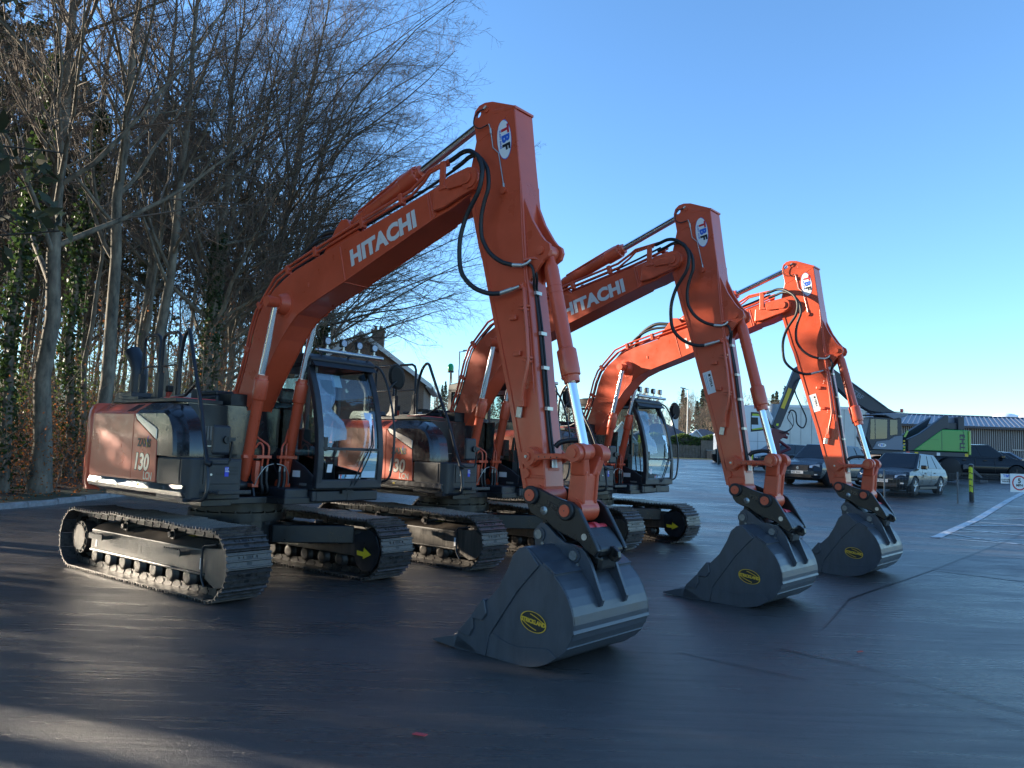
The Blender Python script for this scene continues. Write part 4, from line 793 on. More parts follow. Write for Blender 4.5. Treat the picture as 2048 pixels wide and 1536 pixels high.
# ------------------------------------------------------------------ ground
GY = [-60, 17.5, 22, 28, 31, 40, 55, 90, 200, 400, 3000]; GZ = [0, 0, .12, .47, .60, 1.02, 1.35, 1.65, 3.0, 6.0, 6.0]
g = lambda y: float(np.interp(y, GY, GZ))
def asphalt(name, base, coarse=0.0, warm=0.0):
    m = bpy.data.materials.new(name); m.use_nodes = True; n = m.node_tree.nodes; l = m.node_tree.links; p = n['Principled BSDF']
    tc = n.new('ShaderNodeTexCoord')
    def noise(scale, detail=5, rough=0.6, stretch=None):
        t = n.new('ShaderNodeTexNoise'); t.inputs['Scale'].default_value = scale; t.inputs['Detail'].default_value = detail; t.inputs['Roughness'].default_value = rough
        if stretch:
            mp = n.new('ShaderNodeMapping'); mp.inputs['Scale'].default_value = stretch; mp.inputs['Rotation'].default_value = (0, 0, R(-18)); l.new(tc.outputs['Object'], mp.inputs[0]); l.new(mp.outputs[0], t.inputs['Vector'])
        else: l.new(tc.outputs['Object'], t.inputs['Vector'])
        return t.outputs['Fac']
    def rng(src, a, b, c, d):
        r = n.new('ShaderNodeMapRange'); r.inputs[1].default_value = a; r.inputs[2].default_value = b; r.inputs[3].default_value = c; r.inputs[4].default_value = d; l.new(src, r.inputs[0]); return r.outputs[0]
    def math_(op, a, b):
        q = n.new('ShaderNodeMath'); q.operation = op
        for i, v in enumerate((a, b)):
            if isinstance(v, (int, float)): q.inputs[i].default_value = v
            else: l.new(v, q.inputs[i])
        return q.outputs[0]
    def mixc(f, a, b):
        q = n.new('ShaderNodeMix'); q.data_type = 'RGBA'; l.new(f, q.inputs[0])
        for i, v in ((6, a), (7, b)):
            if isinstance(v, tuple): q.inputs[i].default_value = (*v, 1)
            else: l.new(v, q.inputs[i])
        return q.outputs[2]
    big = noise(0.16, 6, 0.62); patch = noise(0.55, 6, 0.7, (0.5, 1.3, 1)); mid = noise(2.3, 6, 0.7); streak = noise(4.5, 7, 0.75, (0.16, 2.2, 1)); fine = noise(85 - 45 * coarse, 4, 0.75); grit = noise(170 - 80 * coarse, 3, 0.7); spots = noise(9, 3, 0.5)
    c = mixc(rng(big, 0.38, 0.62, 0, 1), (base[0] * 0.60, base[1] * 0.50, base[2] * 0.44), base)
    c = mixc(rng(patch, 0.42, 0.68, 0, 0.7), c, (base[0] * 1.5 + 0.010 * warm, base[1] * 1.38, base[2] * 1.28))
    c = mixc(rng(mid, 0.50, 0.72, 0, 0.55), c, (base[0] * 0.42, base[1] * 0.40, base[2] * 0.40))
    c = mixc(rng(streak, 0.54, 0.70, 0, 0.45), c, tuple(v * 0.3 for v in base))
    c = mixc(rng(spots, 0.70, 0.76, 0, 0.75), c, (0.010, 0.009, 0.009))
    c = mixc(rng(grit, 0.58, 0.74, 0, 0.75), c, (0.17, 0.16, 0.15))
    l.new(c, p.inputs['Base Color'])
    wet = math_('ADD', math_('MULTIPLY', rng(patch, 0.36, 0.64, 0, 1), 0.5), math_('MULTIPLY', rng(streak, 0.38, 0.64, 0, 1), 0.5))
    rough = rng(wet, 0.0, 1.0, 0.16 + 0.12 * coarse, 0.52 + 0.1 * coarse)
    l.new(rough, p.inputs['Roughness']); p.inputs['Specular IOR Level'].default_value = 0.85; p.inputs['Coat Weight'].default_value = 0.0
    cw = rng(wet, 0.15, 0.6, 0.55, 0.05); l.new(cw, p.inputs['Coat Weight']); p.inputs['Coat Roughness'].default_value = 0.16
    h = math_('ADD', math_('MULTIPLY', fine, 0.9 + 0.9 * coarse), math_('ADD', math_('MULTIPLY', streak, 1.9), math_('MULTIPLY', grit, 0.55)))
    h = math_('ADD', h, math_('MULTIPLY', mid, 2.6))
    bp = n.new('ShaderNodeBump'); bp.inputs['Strength'].default_value = 0.9; bp.inputs['Distance'].default_value = 0.009; l.new(h, bp.inputs['Height']); l.new(bp.outputs[0], p.inputs['Normal'])
    bc = n.new('ShaderNodeBump'); bc.inputs['Strength'].default_value = 0.6; bc.inputs['Distance'].default_value = 0.007; l.new(h, bc.inputs['Height']); l.new(bc.outputs[0], p.inputs['Coat Normal'])
    M[name] = m
asphalt('asphalt', (0.055, 0.052, 0.052), 0.0, 0.6); asphalt('asphalt_coarse', (0.070, 0.068, 0.068), 1.0, 0.3)
mat('joint', (0.012, 0.011, 0.011), 0.4, bump=0.2, bscale=60)
mat('road_paint', (0.62, 0.64, 0.64), 0.5, var=1.0, col2=(0.05, 0.05, 0.055), vscale=7, thresh=(0.28, 0.50))
mat('kerb', (0.24, 0.24, 0.23), 0.6, var=0.35, vscale=6, bump=0.2, bscale=40)
mat('litter', (0.075, 0.042, 0.022), 0.85, var=0.6, vscale=14, bump=1.0, bscale=30, col2=(0.02, 0.014, 0.008))
mat('moss', (0.05, 0.065, 0.02), 0.9, var=0.6, vscale=5, col2=(0.05, 0.035, 0.02))
mat('grass', (0.10, 0.12, 0.035), 0.9, var=0.4, vscale=3)
mat('field', (0.06, 0.08, 0.03), 0.95, var=0.4, vscale=0.02)
ys = sorted(set([-60, -20, -5, 5, 12, 17.5, 19, 20.5, 22, 24, 26, 28, 29.5, 31, 33, 36, 40, 44, 48, 55, 65, 75, 90, 120, 160, 200, 300, 400, 800, 3000]))
b = MB(); xs = [-2500, -400, -60, -15, -5, 0, 5, 15, 60, 400, 2500]
for y in ys: b.v += [(x, y, g(y)) for x in xs]
nx = len(xs)
for j in range(len(ys) - 1):
    for i in range(nx - 1): b.f.append([j * nx + i, j * nx + i + 1, (j + 1) * nx + i + 1, (j + 1) * nx + i]); b.sm.append(True); b.mi.append(0)
b.build('ground', 'asphalt')['kind'] = 'structure'
def sheet(name, poly, m, dz=0.004):
    """flat sheet following the ground, cut along y so that it hugs the slope"""
    bm = bmesh.new(); bm.faces.new([bm.verts.new((p[0], p[1], 0)) for p in poly])
    for y in ys:
        geo = bm.verts[:] + bm.edges[:] + bm.faces[:]
        bmesh.ops.bisect_plane(bm, geom=geo, plane_co=(0, y, 0), plane_no=(0, 1, 0))
    for v in bm.verts: v.co.z = g(v.co.y) + dz
    me = bpy.data.meshes.new(name); bm.to_mesh(me); bm.free(); me.materials.append(M[m])
    o = put(name, me); o['kind'] = 'structure'; return o
def line(name, a, c, w, m, dz=0.006, w2=None):
    a = Vector((*a, 0)); c = Vector((*c, 0)); d = (c - a).normalized(); s = Vector((-d.y, d.x, 0)); w2 = w if w2 is None else w2
    return sheet(name, [(p.x, p.y) for p in (a - s * w / 2, c - s * w2 / 2, c + s * w2 / 2, a + s * w / 2)], m, dz)
sheet('asphalt_patch', [(6.47, 11.85), (12.76, 19.17), (30, 19.17), (30, 8), (13, 8.5), (7.30, 10.99)], 'asphalt_coarse', 0.004)
for a, c, w in (((3.05, 7.49), (4.02, 9.12), 0.018), ((4.02, 9.12), (6.47, 11.85), 0.024), ((6.47, 11.85), (12.76, 19.17), 0.045), ((12.76, 19.17), (24, 32), 0.05), ((6.42, 12.14), (13, 8.5), 0.03),
                ((1.42, 6.40), (1.71, 6.11), 0.015), ((1.71, 6.11), (2.2, 5.7), 0.012), ((2.33, 6.59), (2.74, 6.19), 0.024), ((2.74, 6.19), (3.20, 5.515), 0.013), ((3.20, 5.515), (3.9, 4.1), 0.016), ((2.31, 5.84), (2.86, 5.36), 0.007), ((2.86, 5.36), (3.9, 3.9), 0.008)):
    line('pavement_joint', a, c, w, 'joint', 0.0075)
HL = [((9.49, 17.24), (21.23, 31.87), 0.20), ((9.49, 17.24), (11.15, 16.2), 0.07), ((10.4, 18.2), (10.95, 15.95), 0.07), ((11.3, 19.4), (12.4, 17.9), 0.07), ((12.9, 21.2), (14.6, 20.6), 0.07), ((9.49, 17.24), (13.0, 17.6), 0.07), ((10.5, 18.5), (14.4, 19.6), 0.07), ((11.8, 20.1), (16, 21.4), 0.07), ((13.4, 22.0), (17.5, 23.4), 0.07), ((15, 24), (19, 24.6), 0.07)]
for a, c, w in HL: line('road_marking', a, c, w, 'road_paint', 0.012)
# kerb and wooded verge on the left
KX = lambda y: -10.42 + 0.13 * (y - 15.9) + (0.012 * (y - 22) ** 2 if y > 22 else 0)
kp = bpy.data.objects.new('kerb', None); COL.objects.link(kp); kp['kind'] = 'structure'
me = MB().prism([(0, -0.1), (0, 0.09), (-0.03, 0.12), (-0.14, 0.12), (-0.14, -0.1)], -0.452, 0.452, 'y').mesh('kerb_stone', 'kerb')
y = -6.0
while y < 46:
    dx = KX(y + 0.92) - KX(y); o = put('kerb_stone', me, kp); o.location = (KX(y), y + 0.46, g(y + 0.46)); o.rotation_euler = (0, 0, -math.atan2(dx, 0.92)); y += 0.92 * math.cos(math.atan2(dx, 0.92))
def bank(x, y): return g(y) + 0.115 + 0.5 * min(1, max(0, (KX(y) - 1.0 - x) / 9.0)) + 0.05 * math.sin(x * 1.3 + y * 0.7) * min(1, max(0, (KX(y) - 0.5 - x) / 2))
b = MB(); by = list(np.arange(-30, 70, 2.0)); offs = [0.13, 0.7, 1.4, 2.5, 4, 6, 9, 13, 20, 35, 70, 150]
for y in by: b.v += [(KX(min(y, 46)) - o_, y, bank(KX(min(y, 46)) - o_, y) - (0.0 if o_ > 0.5 else 0.003)) for o_ in offs]
no = len(offs)
for j in range(len(by) - 1):
    for i in range(no - 1): b.f.append([j * no + i, j * no + i + 1, (j + 1) * no + i + 1, (j + 1) * no + i]); b.sm.append(True); b.mi.append(0 if i > 1 else 1)
b.build('verge', ['litter', 'moss'])['kind'] = 'structure'

# ------------------------------------------------------------------ trees
mat('bark', (0.24, 0.195, 0.135), 0.85, var=0.5, vscale=5, col2=(0.035, 0.032, 0.024), bump=0.8, bscale=24, stretch=(1, 1, 0.35))
mat('bark_dark', (0.055, 0.048, 0.038), 0.9, var=0.5, vscale=5, bump=0.8, bscale=24)
mat('twig', (0.125, 0.088, 0.062), 0.8)
mat('ivy', (0.030, 0.055, 0.014), 0.55, var=0.5, vscale=1.5, sub=0.35)
mat('needles', (0.030, 0.042, 0.018), 0.7, var=0.5, vscale=0.6, col2=(0.055, 0.050, 0.022), sub=0.2)
mat('dead_leaf', (0.24, 0.085, 0.025), 0.8, var=0.5, vscale=2.0, sub=0.4)
mat('laurel', (0.075, 0.105, 0.018), 0.5, var=0.45, vscale=1.2, sub=0.4)
mat('hedge', (0.085, 0.125, 0.025), 0.7, var=0.4, vscale=1.5, sub=0.3)
mat('far_conifer', (0.035, 0.055, 0.035), 0.9, var=0.5, vscale=0.25, sub=0.1)
mat('far_twigs', (0.16, 0.115, 0.08), 0.9, var=0.4, vscale=0.2)
RNG = np.random.default_rng(11)
def nrm(a): return a / np.maximum(np.linalg.norm(a, axis=-1, keepdims=True), 1e-9)
def grow(start, d, L, n, wander, up, rng, bias=(0, 0, 0)):
    K = len(start); P = np.empty((K, n, 3)); P[:, 0] = start; d = nrm(d)
    for i in range(1, n):
        d = nrm(d + rng.normal(0, wander, (K, 3)) + np.array([0, 0, 1.0]) * up + np.array(bias))
        P[:, i] = P[:, i - 1] + d * (L / (n - 1))[:, None]
    return P
def spawn(P, Rr, m, t0, t1, ang, lf, n, wander, up, rng, rr=0.6, bias=(0, 0, 0), rmin=0.002, taper=0.25):
    K, N, _ = P.shape; t = t0 + (t1 - t0) * (np.arange(m)[None] + rng.random((K, m))) / m
    f = t * (N - 1); i = np.minimum(f.astype(int), N - 2); u = (f - i)[..., None]; k = np.arange(K)[:, None]
    st = P[k, i] * (1 - u) + P[k, i + 1] * u; tg = nrm(P[k, i + 1] - P[k, i]); r0 = Rr[k, i] * (1 - u[..., 0]) + Rr[k, i + 1] * u[..., 0]
    plen = np.linalg.norm(np.diff(P, axis=1), axis=-1).sum(1)[:, None]
    pr = nrm(rng.normal(0, 1, (K, m, 3))); pr = nrm(pr - tg * (pr * tg).sum(-1, keepdims=True))
    a = R(ang) * rng.uniform(0.65, 1.3, (K, m))[..., None]
    d = tg * np.cos(a) + pr * np.sin(a)
    L = plen * lf * (1.15 - 0.75 * (t - t0) / max(1e-6, 1 - t0)) * rng.uniform(0.6, 1.25, (K, m))
    Q = grow(st.reshape(-1, 3), d.reshape(-1, 3), L.reshape(-1), n, wander, up, rng, bias)
    rb = np.maximum(r0 * rr, rmin).reshape(-1)
    return Q, rb[:, None] * np.linspace(1, taper, n)[None]
def tubes(P, Rr, s):
    K, n, _ = P.shape; T = np.empty_like(P); T[:, 1:-1] = P[:, 2:] - P[:, :-2]; T[:, 0] = P[:, 1] - P[:, 0]; T[:, -1] = P[:, -1] - P[:, -2]; T = nrm(T)
    ref = np.where(np.abs(T[:, :1, 2:3]) < 0.9, np.array([[[0, 0, 1.0]]]), np.array([[[1.0, 0, 0]]])); u = nrm(np.cross(T, ref)); w = np.cross(T, u)
    q = 2 * np.pi * np.arange(s) / s
    V = P[:, :, None] + (u[:, :, None] * np.cos(q)[None, None, :, None] + w[:, :, None] * np.sin(q)[None, None, :, None]) * Rr[:, :, None, None]
    base = (np.arange(K) * n * s)[:, None, None] + (np.arange(n - 1) * s)[None, :, None]; k = np.arange(s)[None, None]; k2 = (k + 1) % s
    F = np.stack([base + k, base + k2, base + s + k2, base + s + k], -1).reshape(-1, 4)
    return V.reshape(-1, 3), F
def npmesh(name, parts, mats, smooth=True):
    vs, fs, mi, o = [], [], [], 0
    for V, F, m in parts: vs.append(V); fs.append(F + o); mi.append(np.full(len(F), m)); o += len(V)
    V = np.concatenate(vs); F = np.concatenate(fs); me = bpy.data.meshes.new(name)
    me.vertices.add(len(V)); me.vertices.foreach_set('co', V.astype(np.float32).ravel())
    me.loops.add(F.size); me.loops.foreach_set('vertex_index', F.astype(np.int32).ravel())
    me.polygons.add(len(F)); me.polygons.foreach_set('loop_start', np.arange(0, F.size, F.shape[1], dtype=np.int32))
    me.polygons.foreach_set('material_index', np.concatenate(mi).astype(np.int32)); me.polygons.foreach_set('use_smooth', np.full(len(F), smooth))
    for m in mats: me.materials.append(M[m])
    me.update(calc_edges=True); me.validate(); return me
def leaves(C, size, rng, aspect=0.6, up=0.0):
    """one folded-free quad per centre"""
    K = len(C); a = nrm(rng.normal(0, 1, (K, 3)) + np.array([0, 0, up])); c = nrm(np.cross(a, rng.normal(0, 1, (K, 3))))
    s = (size * rng.uniform(0.6, 1.3, K))[:, None]
    V = np.stack([C - a * s * 0.5, C + c * s * aspect * 0.5, C + a * s * 0.5, C - c * s * aspect * 0.5], 1).reshape(-1, 3)
    return V, np.arange(4 * K).reshape(-1, 4)
def broadleaf(seed, H, r0, fb, L1, n1=22, ang=48, up=0.05, bias=(0, 0, 0), dens=(9, 9, 3), lean=(0, 0), ivy=0, ivyh=8, lf1=None):
    rng = np.random.default_rng(seed)
    n = 14; P = np.zeros((1, n, 3)); z = np.linspace(-0.3, H, n); P[0, :, 2] = z
    P[0, :, 0] = np.cumsum(rng.normal(0, 0.10, n)) + lean[0] * (z / H) ** 1.5; P[0, :, 1] = np.cumsum(rng.normal(0, 0.10, n)) + lean[1] * (z / H) ** 1.5
    P[0, :2, :2] = 0
    Rr = (r0 * (1 - 0.9 * (z.clip(0) / H) ** 0.9))[None]; Rr[0, 0] = r0 * 1.45
    A, RA = spawn(P, Rr, n1, fb, 0.97, ang, L1 / H, 9, 0.10, up, rng, 0.48, bias, 0.012, 0.15)
    B, RB = spawn(A, RA, dens[0], 0.2, 1.0, 42, 0.42, 7, 0.13, up * 0.5, rng, 0.5, np.array(bias) * 0.6, 0.006, 0.3)
    C, RC = spawn(B, RB, dens[1], 0.15, 1.0, 42, 0.42, 5, 0.15, 0.0, rng, 0.6, rmin=0.0055, taper=0.45)
    parts = [(*tubes(B, RB, 4), 0), (*tubes(C, RC, 3), 0)]
    if dens[2]:
        D, RD = spawn(C, RC, dens[2], 0.2, 1.0, 45, 0.5, 3, 0.12, 0.0, rng, 0.7, rmin=0.0042, taper=0.55); parts.append((*tubes(D, RD, 3), 0))
    trunk = npmesh('trunk', [(*tubes(P, Rr, 12), 0), (*tubes(A, RA, 7), 0)], ['bark'])
    crown = npmesh('crown', parts, ['twig'])
    iv = None
    if ivy:
        t = rng.random(ivy) ** 0.8 * ivyh; q = rng.random(ivy) * 2 * np.pi; rad = (r0 * 1.1 + rng.random(ivy) ** 2 * 0.38) * (1 - 0.45 * t / ivyh)
        cx = np.interp(t, z, P[0, :, 0]); cy = np.interp(t, z, P[0, :, 1])
        iv = npmesh('ivy', [(*leaves(np.stack([cx + rad * np.cos(q), cy + rad * np.sin(q), t], 1), 0.13, rng, 0.8), 0)], ['ivy'], False)
    return trunk, crown, iv
def conifer(seed, H, r0, fb, L, whorls=34, per=6, tuft=9, droop=-0.05, size=0.34):
    rng = np.random.default_rng(seed); n = 10; P = np.zeros((1, n, 3)); z = np.linspace(-0.3, H, n); P[0, :, 2] = z
    P[0, 1:, 0] = np.cumsum(rng.normal(0, 0.05, n - 1)); P[0, 1:, 1] = np.cumsum(rng.normal(0, 0.05, n - 1))
    Rr = (r0 * (1 - 0.93 * z.clip(0) / H))[None]
    A, RA = spawn(P, Rr, whorls * per // 2, fb, 0.99, 78, L / H, 6, 0.06, droop, rng, 0.3, rmin=0.012, taper=0.3)
    B, RB = spawn(A, RA, 5, 0.25, 1.0, 45, 0.35, 4, 0.08, -0.03, rng, 0.5, rmin=0.006)
    c = B[:, 1:].reshape(-1, 3); c = np.repeat(c, tuft // 3, 0) + rng.normal(0, 0.12, (len(c) * (tuft // 3), 3))
    trunk = npmesh('trunk', [(*tubes(P, Rr, 8), 0), (*tubes(A, RA, 4), 0)], ['bark_dark'])
    crown = npmesh('crown', [(*tubes(B, RB, 3), 0), (*leaves(c, size, rng, 0.42), 1)], ['bark_dark', 'needles'], False)
    return trunk, crown, None
PROTO = {
 'beech': [broadleaf(1, 20, 0.23, 0.26, 7.0, 30, 46, dens=(9, 9, 4)), broadleaf(2, 21, 0.20, 0.30, 6.5, 30, 42, dens=(9, 9, 4)), broadleaf(3, 19, 0.26, 0.24, 7.0, 28, 50, dens=(9, 9, 4), ivy=2600, ivyh=9)],
 'slender': [broadleaf(4, 17, 0.105, 0.40, 3.6, 18, 40, dens=(8, 8, 2)), broadleaf(5, 15, 0.085, 0.30, 3.2, 18, 40, dens=(8, 8, 2)), broadleaf(6, 18, 0.13, 0.40, 4.2, 20, 40, dens=(8, 8, 2), ivy=2600, ivyh=11)],
 'edge': [broadleaf(7, 21, 0.24, 0.20, 11.5, 32, 50, 0.05, (0.075, -0.01, 0.0), (10, 10, 4), (2.0, 0)), broadleaf(8, 19, 0.19, 0.17, 10.5, 30, 54, 0.045, (0.09, -0.01, 0.0), (10, 10, 4), (1.6, 0))],
 'low': [broadleaf(14, 11.5, 0.30, 0.28, 9.0, 20, 60, 0.03, (0.12, 0.0, 0.0), (10, 10, 4), (1.2, 0), ivy=3600, ivyh=6.5)],
 'spruce': [conifer(15, 19, 0.2, 0.20, 4.2, 44, 6, 9, -0.03, 0.42), conifer(16, 18, 0.18, 0.24, 4.0, 44, 6, 9, -0.03, 0.42)],
 'pine': [conifer(9, 19, 0.2, 0.35, 4.2), conifer(10, 17, 0.18, 0.45, 3.6)],
 'sapling': [broadleaf(12, 5.5, 0.035, 0.12, 2.2, 16, 45, dens=(7, 7, 0)), broadleaf(13, 4.2, 0.028, 0.08, 2.0, 16, 50, dens=(7, 7, 0))],
}
def plant(name, proto, loc, rz, sc, label, cat, group, extra=None):
    e = empty(name, loc, rz); e.scale = (sc, sc, sc); tag(e, label, cat, group)
    put('trunk', proto[0], e); put('crown', proto[1], e)
    if proto[2] is not None: put('ivy', proto[2], e)
    if extra: put(*extra, e)
    return e
rnd = random.Random(21)
TR = []
def free(x, y, d): return all((x - a) ** 2 + (y - c) ** 2 > d * d for a, c in TR)
def put_tree(name, kind, i, x, y, rz, sc, label, group, cat='tree'):
    TR.append((x, y)); return plant(name, PROTO[kind][i], (x, y, bank(x, y) - 0.05), R(rz), sc, label, cat, group)
def scr(u, y): return (u - 1024) / 1536.8 * y        # picture column (2048 wide) -> world x at depth y, used only to lay the trunks out as photographed
# trunks that can be told apart in the photograph: column, depth, kind
T1 = [(22, 18.5, 'slender', 2, 'slim trunk at the left edge of the wood'), (95, 19.0, 'beech', 0, 'thick grey beech trunk nearest the kerb on the left'), (150, 22.5, 'slender', 2, 'dark ivy-clad trunk behind the nearest grey beech'),
      (205, 20.5, 'beech', 1, 'tall forking grey beech left of the exhaust pipe'), (285, 25.0, 'slender', 0, 'slim pale trunk behind the first handrail'), (330, 24.0, 'beech', 1, 'leaning grey beech behind the tall access rail'),
      (372, 27.5, 'slender', 1, 'pale sunlit slim trunk right of the access rail'), (415, 28.0, 'beech', 2, 'ivy-covered trunk left of the nearest boom'), (470, 31.5, 'edge', 1, 'beech behind the bend of the nearest boom'), (520, 33.5, 'edge', 0, 'wide beech at the right end of the wood, limbs reaching over the yard')]
for u, y, k, i, lab in T1: put_tree('beech_tree' if k != 'slender' else 'slender_tree', k, i, scr(u, y), y, rnd.uniform(0, 360) if k != 'edge' else rnd.uniform(-25, 25), rnd.uniform(0.95, 1.05), lab, 'trees of the bare wood')
for u, y, i, rz, lab in ((445, 29.5, 1, 20, 'beech with long limbs rising right above the nearest boom'), (548, 36.0, 1, -15, 'bare beech standing left of the brick house'), (575, 39.0, 0, 12, 'second bare beech left of the brick house, deeper in')): put_tree('beech_tree', 'edge', i, scr(u, y), y, rz, 0.95, lab, 'trees of the bare wood')
put_tree('beech_tree', 'low', 0, -10.6, 42.0, 0, 1.0, 'low ivy-clad beech, one long limb reaching right in front of the brick house', 'trees of the bare wood')
# trees deeper in the wood and beyond the left edge of the picture
n_ = 0
while n_ < 30:
    x = rnd.uniform(-34, -11.5); y = rnd.uniform(19, 50)
    if x > KX(min(y, 46)) - 1.6 or not free(x, y, 1.5) or (y - 16.0) < 0.30 * (-x - 11) * -1: continue
    if x < -14 - 0.5 * y or (x < -22 and rnd.random() < 0.35): continue
    k = rnd.choice(['slender', 'slender', 'slender', 'beech']); i_ = rnd.choice([0, 1, 0, 1, 0, 1, 2])
    if abs(y - (17.7 - 0.32 * (x + 12))) < 2.2: continue
    put_tree('slender_tree' if k == 'slender' else 'beech_tree', k, i_, x, y, rnd.uniform(0, 360), rnd.uniform(0.8, 1.1), 'slim bare tree deep in the wood' if k == 'slender' else 'tall grey beech deep in the wood', 'bare trees deep in the wood'); n_ += 1
for x, y in ((-21, 33), (-26, 38), (-19, 41), (-30, 31), (-24, 46), (-16, 47), (-33, 42), (-20, 29)):
    put_tree('pine_tree', 'pine', rnd.randrange(2), x, y, rnd.uniform(0, 360), rnd.uniform(0.85, 1.1), 'dark pine behind the bare beeches', 'pines behind the beeches', 'tree')

# the wood goes on out of view; spruces added there to shade the excavators
for i in range(48):
    for _ in range(60):
        x = rnd.uniform(-23, -12.0); y = rnd.uniform(0.0, 18.0)
        if x < KX(y) - 1.5 and x < -0.72 * y - 2.6 and y < 12.9 - 0.32 * (x + 12) and abs(y - (8.5 + 0.32 * (-3.98 - x))) > 0.5 and free(x, y, 1.9): break
    else: continue
    if i % 4: put_tree('shade_spruce', 'spruce', i % 2, x, y, rnd.uniform(0, 360), rnd.uniform(0.85, 1.1), 'unseen dark spruce added at the near end of the wood for shade', 'spruces added out of view for shade')
    else: put_tree('beech_tree', 'beech', i % 3, x, y, rnd.uniform(0, 360), rnd.uniform(0.85, 1.05), 'bare beech at the near end of the wood', 'beeches at the near end of the wood')

n_ = 0
while n_ < 46:
    y = rnd.uniform(44, 74); x = rnd.uniform(-44, -14.5)
    if x < -6 - 0.66 * y or not free(x, y, 1.6): continue
    k = rnd.choice(['slender', 'beech', 'beech', 'slender'])
    put_tree('slender_tree' if k == 'slender' else 'beech_tree', k, rnd.choice([0, 1]), x, y, rnd.uniform(0, 360), rnd.uniform(0.85, 1.1), 'slim bare tree deep in the wood' if k == 'slender' else 'tall grey beech deep in the wood', 'bare trees deep in the wood'); n_ += 1
# ------------------------------------------------------------------ undergrowth and litter
def scatter(n, x0, x1, y0, y1, zf, seed, cond=lambda x, y: True):
    rng = np.random.default_rng(seed); out = []
    while len(out) < n:
        x = rng.uniform(x0, x1); y = rng.uniform(y0, y1)
        if x < KX(min(y, 46)) - 0.35 and cond(x, y): out.append((x, y, zf(x, y, rng)))
    return np.array(out)
rng = np.random.default_rng(77)
def clumps(nc, per, x0, x1, y0, y1, h, spread, seed, front=0.35):
    rg = np.random.default_rng(seed); C = []
    for _ in range(nc):
        while True:
            y = rg.uniform(y0, y1); x = rg.uniform(x0, x1)
            if x < KX(min(y, 46)) - 1.2: break
        z0 = bank(x, y); hh = h * rg.uniform(0.5, 1.2)
        p = rg.normal(0, 1, (per, 3)) * np.array([spread, spread, hh * 0.3]) + np.array([x, y, z0 + hh * 0.5]); p[:, 2] = np.maximum(p[:, 2], z0 + 0.05); C.append(p)
    return np.concatenate(C)
put('laurel_undergrowth', npmesh('laurel_undergrowth', [(*leaves(np.concatenate([clumps(60, 520, -26, -11.8, 18, 44, 4.0, 0.85, 1), clumps(70, 520, -44, -14, 36, 66, 6.5, 1.3, 31)]), 0.115, rng, 0.6), 0)], ['laurel'], False), kind='stuff')
put('dead_leaf_undergrowth', npmesh('dead_leaf_undergrowth', [(*leaves(clumps(150, 330, -26, -11.4, 16, 42, 2.4, 0.7, 2), 0.055, rng, 0.7), 0)], ['dead_leaf'], False), kind='stuff')
# a web of thin stems under the trees
P0 = scatter(1500, -32, -11.2, 15.5, 60, lambda x, y, r: bank(x, y), 5)
d0 = rng.normal(0, 0.35, (1500, 3)) + np.array([0, 0, 1.0]); A = grow(P0, d0, rng.uniform(1.2, 5.5, 1500), 7, 0.13, 0.02, rng); RA = np.linspace(1, 0.3, 7)[None] * rng.uniform(0.006, 0.018, 1500)[:, None]
B, RB = spawn(A, RA, 7, 0.2, 1.0, 50, 0.4, 4, 0.15, 0.0, rng, 0.55, rmin=0.003); C, RC = spawn(B, RB, 3, 0.2, 1.0, 50, 0.5, 3, 0.15, 0.0, rng, 0.6, rmin=0.0028)
put('brushwood', npmesh('brushwood', [(*tubes(A, RA, 4), 0), (*tubes(B, RB, 3), 0), (*tubes(C, RC, 3), 0)], ['twig']), kind='stuff')
LP = scatter(5200, -24, -10.6, 12, 34, lambda x, y, r: bank(x, y) + r.uniform(0.0, 0.05), 8)
put('leaf_litter', npmesh('leaf_litter', [(*leaves(LP, 0.09, rng, 0.7, 0.0), 0)], ['dead_leaf'], False), kind='stuff')
for i in range(22):
    y = rnd.uniform(16.5, 36); x = KX(y) - rnd.uniform(1.0, 5.0); pr = PROTO['sapling'][i % 2]
    if not free(x, y, 0.6): continue
    c = pr[1].vertices; co = np.empty(len(c) * 3, np.float32); c.foreach_get('co', co); co = co.reshape(-1, 3); pick = co[np.random.default_rng(i).integers(0, len(co), 420 if i % 2 else 200)]
    if i < 4: SAPL = SAPL + [npmesh('dead_leaves', [(*leaves(pick, 0.075, rng, 0.7), 0)], ['dead_leaf'], False)] if i else [npmesh('dead_leaves', [(*leaves(pick, 0.075, rng, 0.7), 0)], ['dead_leaf'], False)]
    TR.append((x, y)); plant('beech_sapling', pr, (x, y, bank(x, y) - 0.03), R(rnd.uniform(0, 360)), rnd.uniform(0.7, 1.15), 'beech sapling holding orange dead leaves', 'sapling', 'saplings with orange dead leaves', ('dead_leaves', SAPL[i % min(len(SAPL), 4)]))

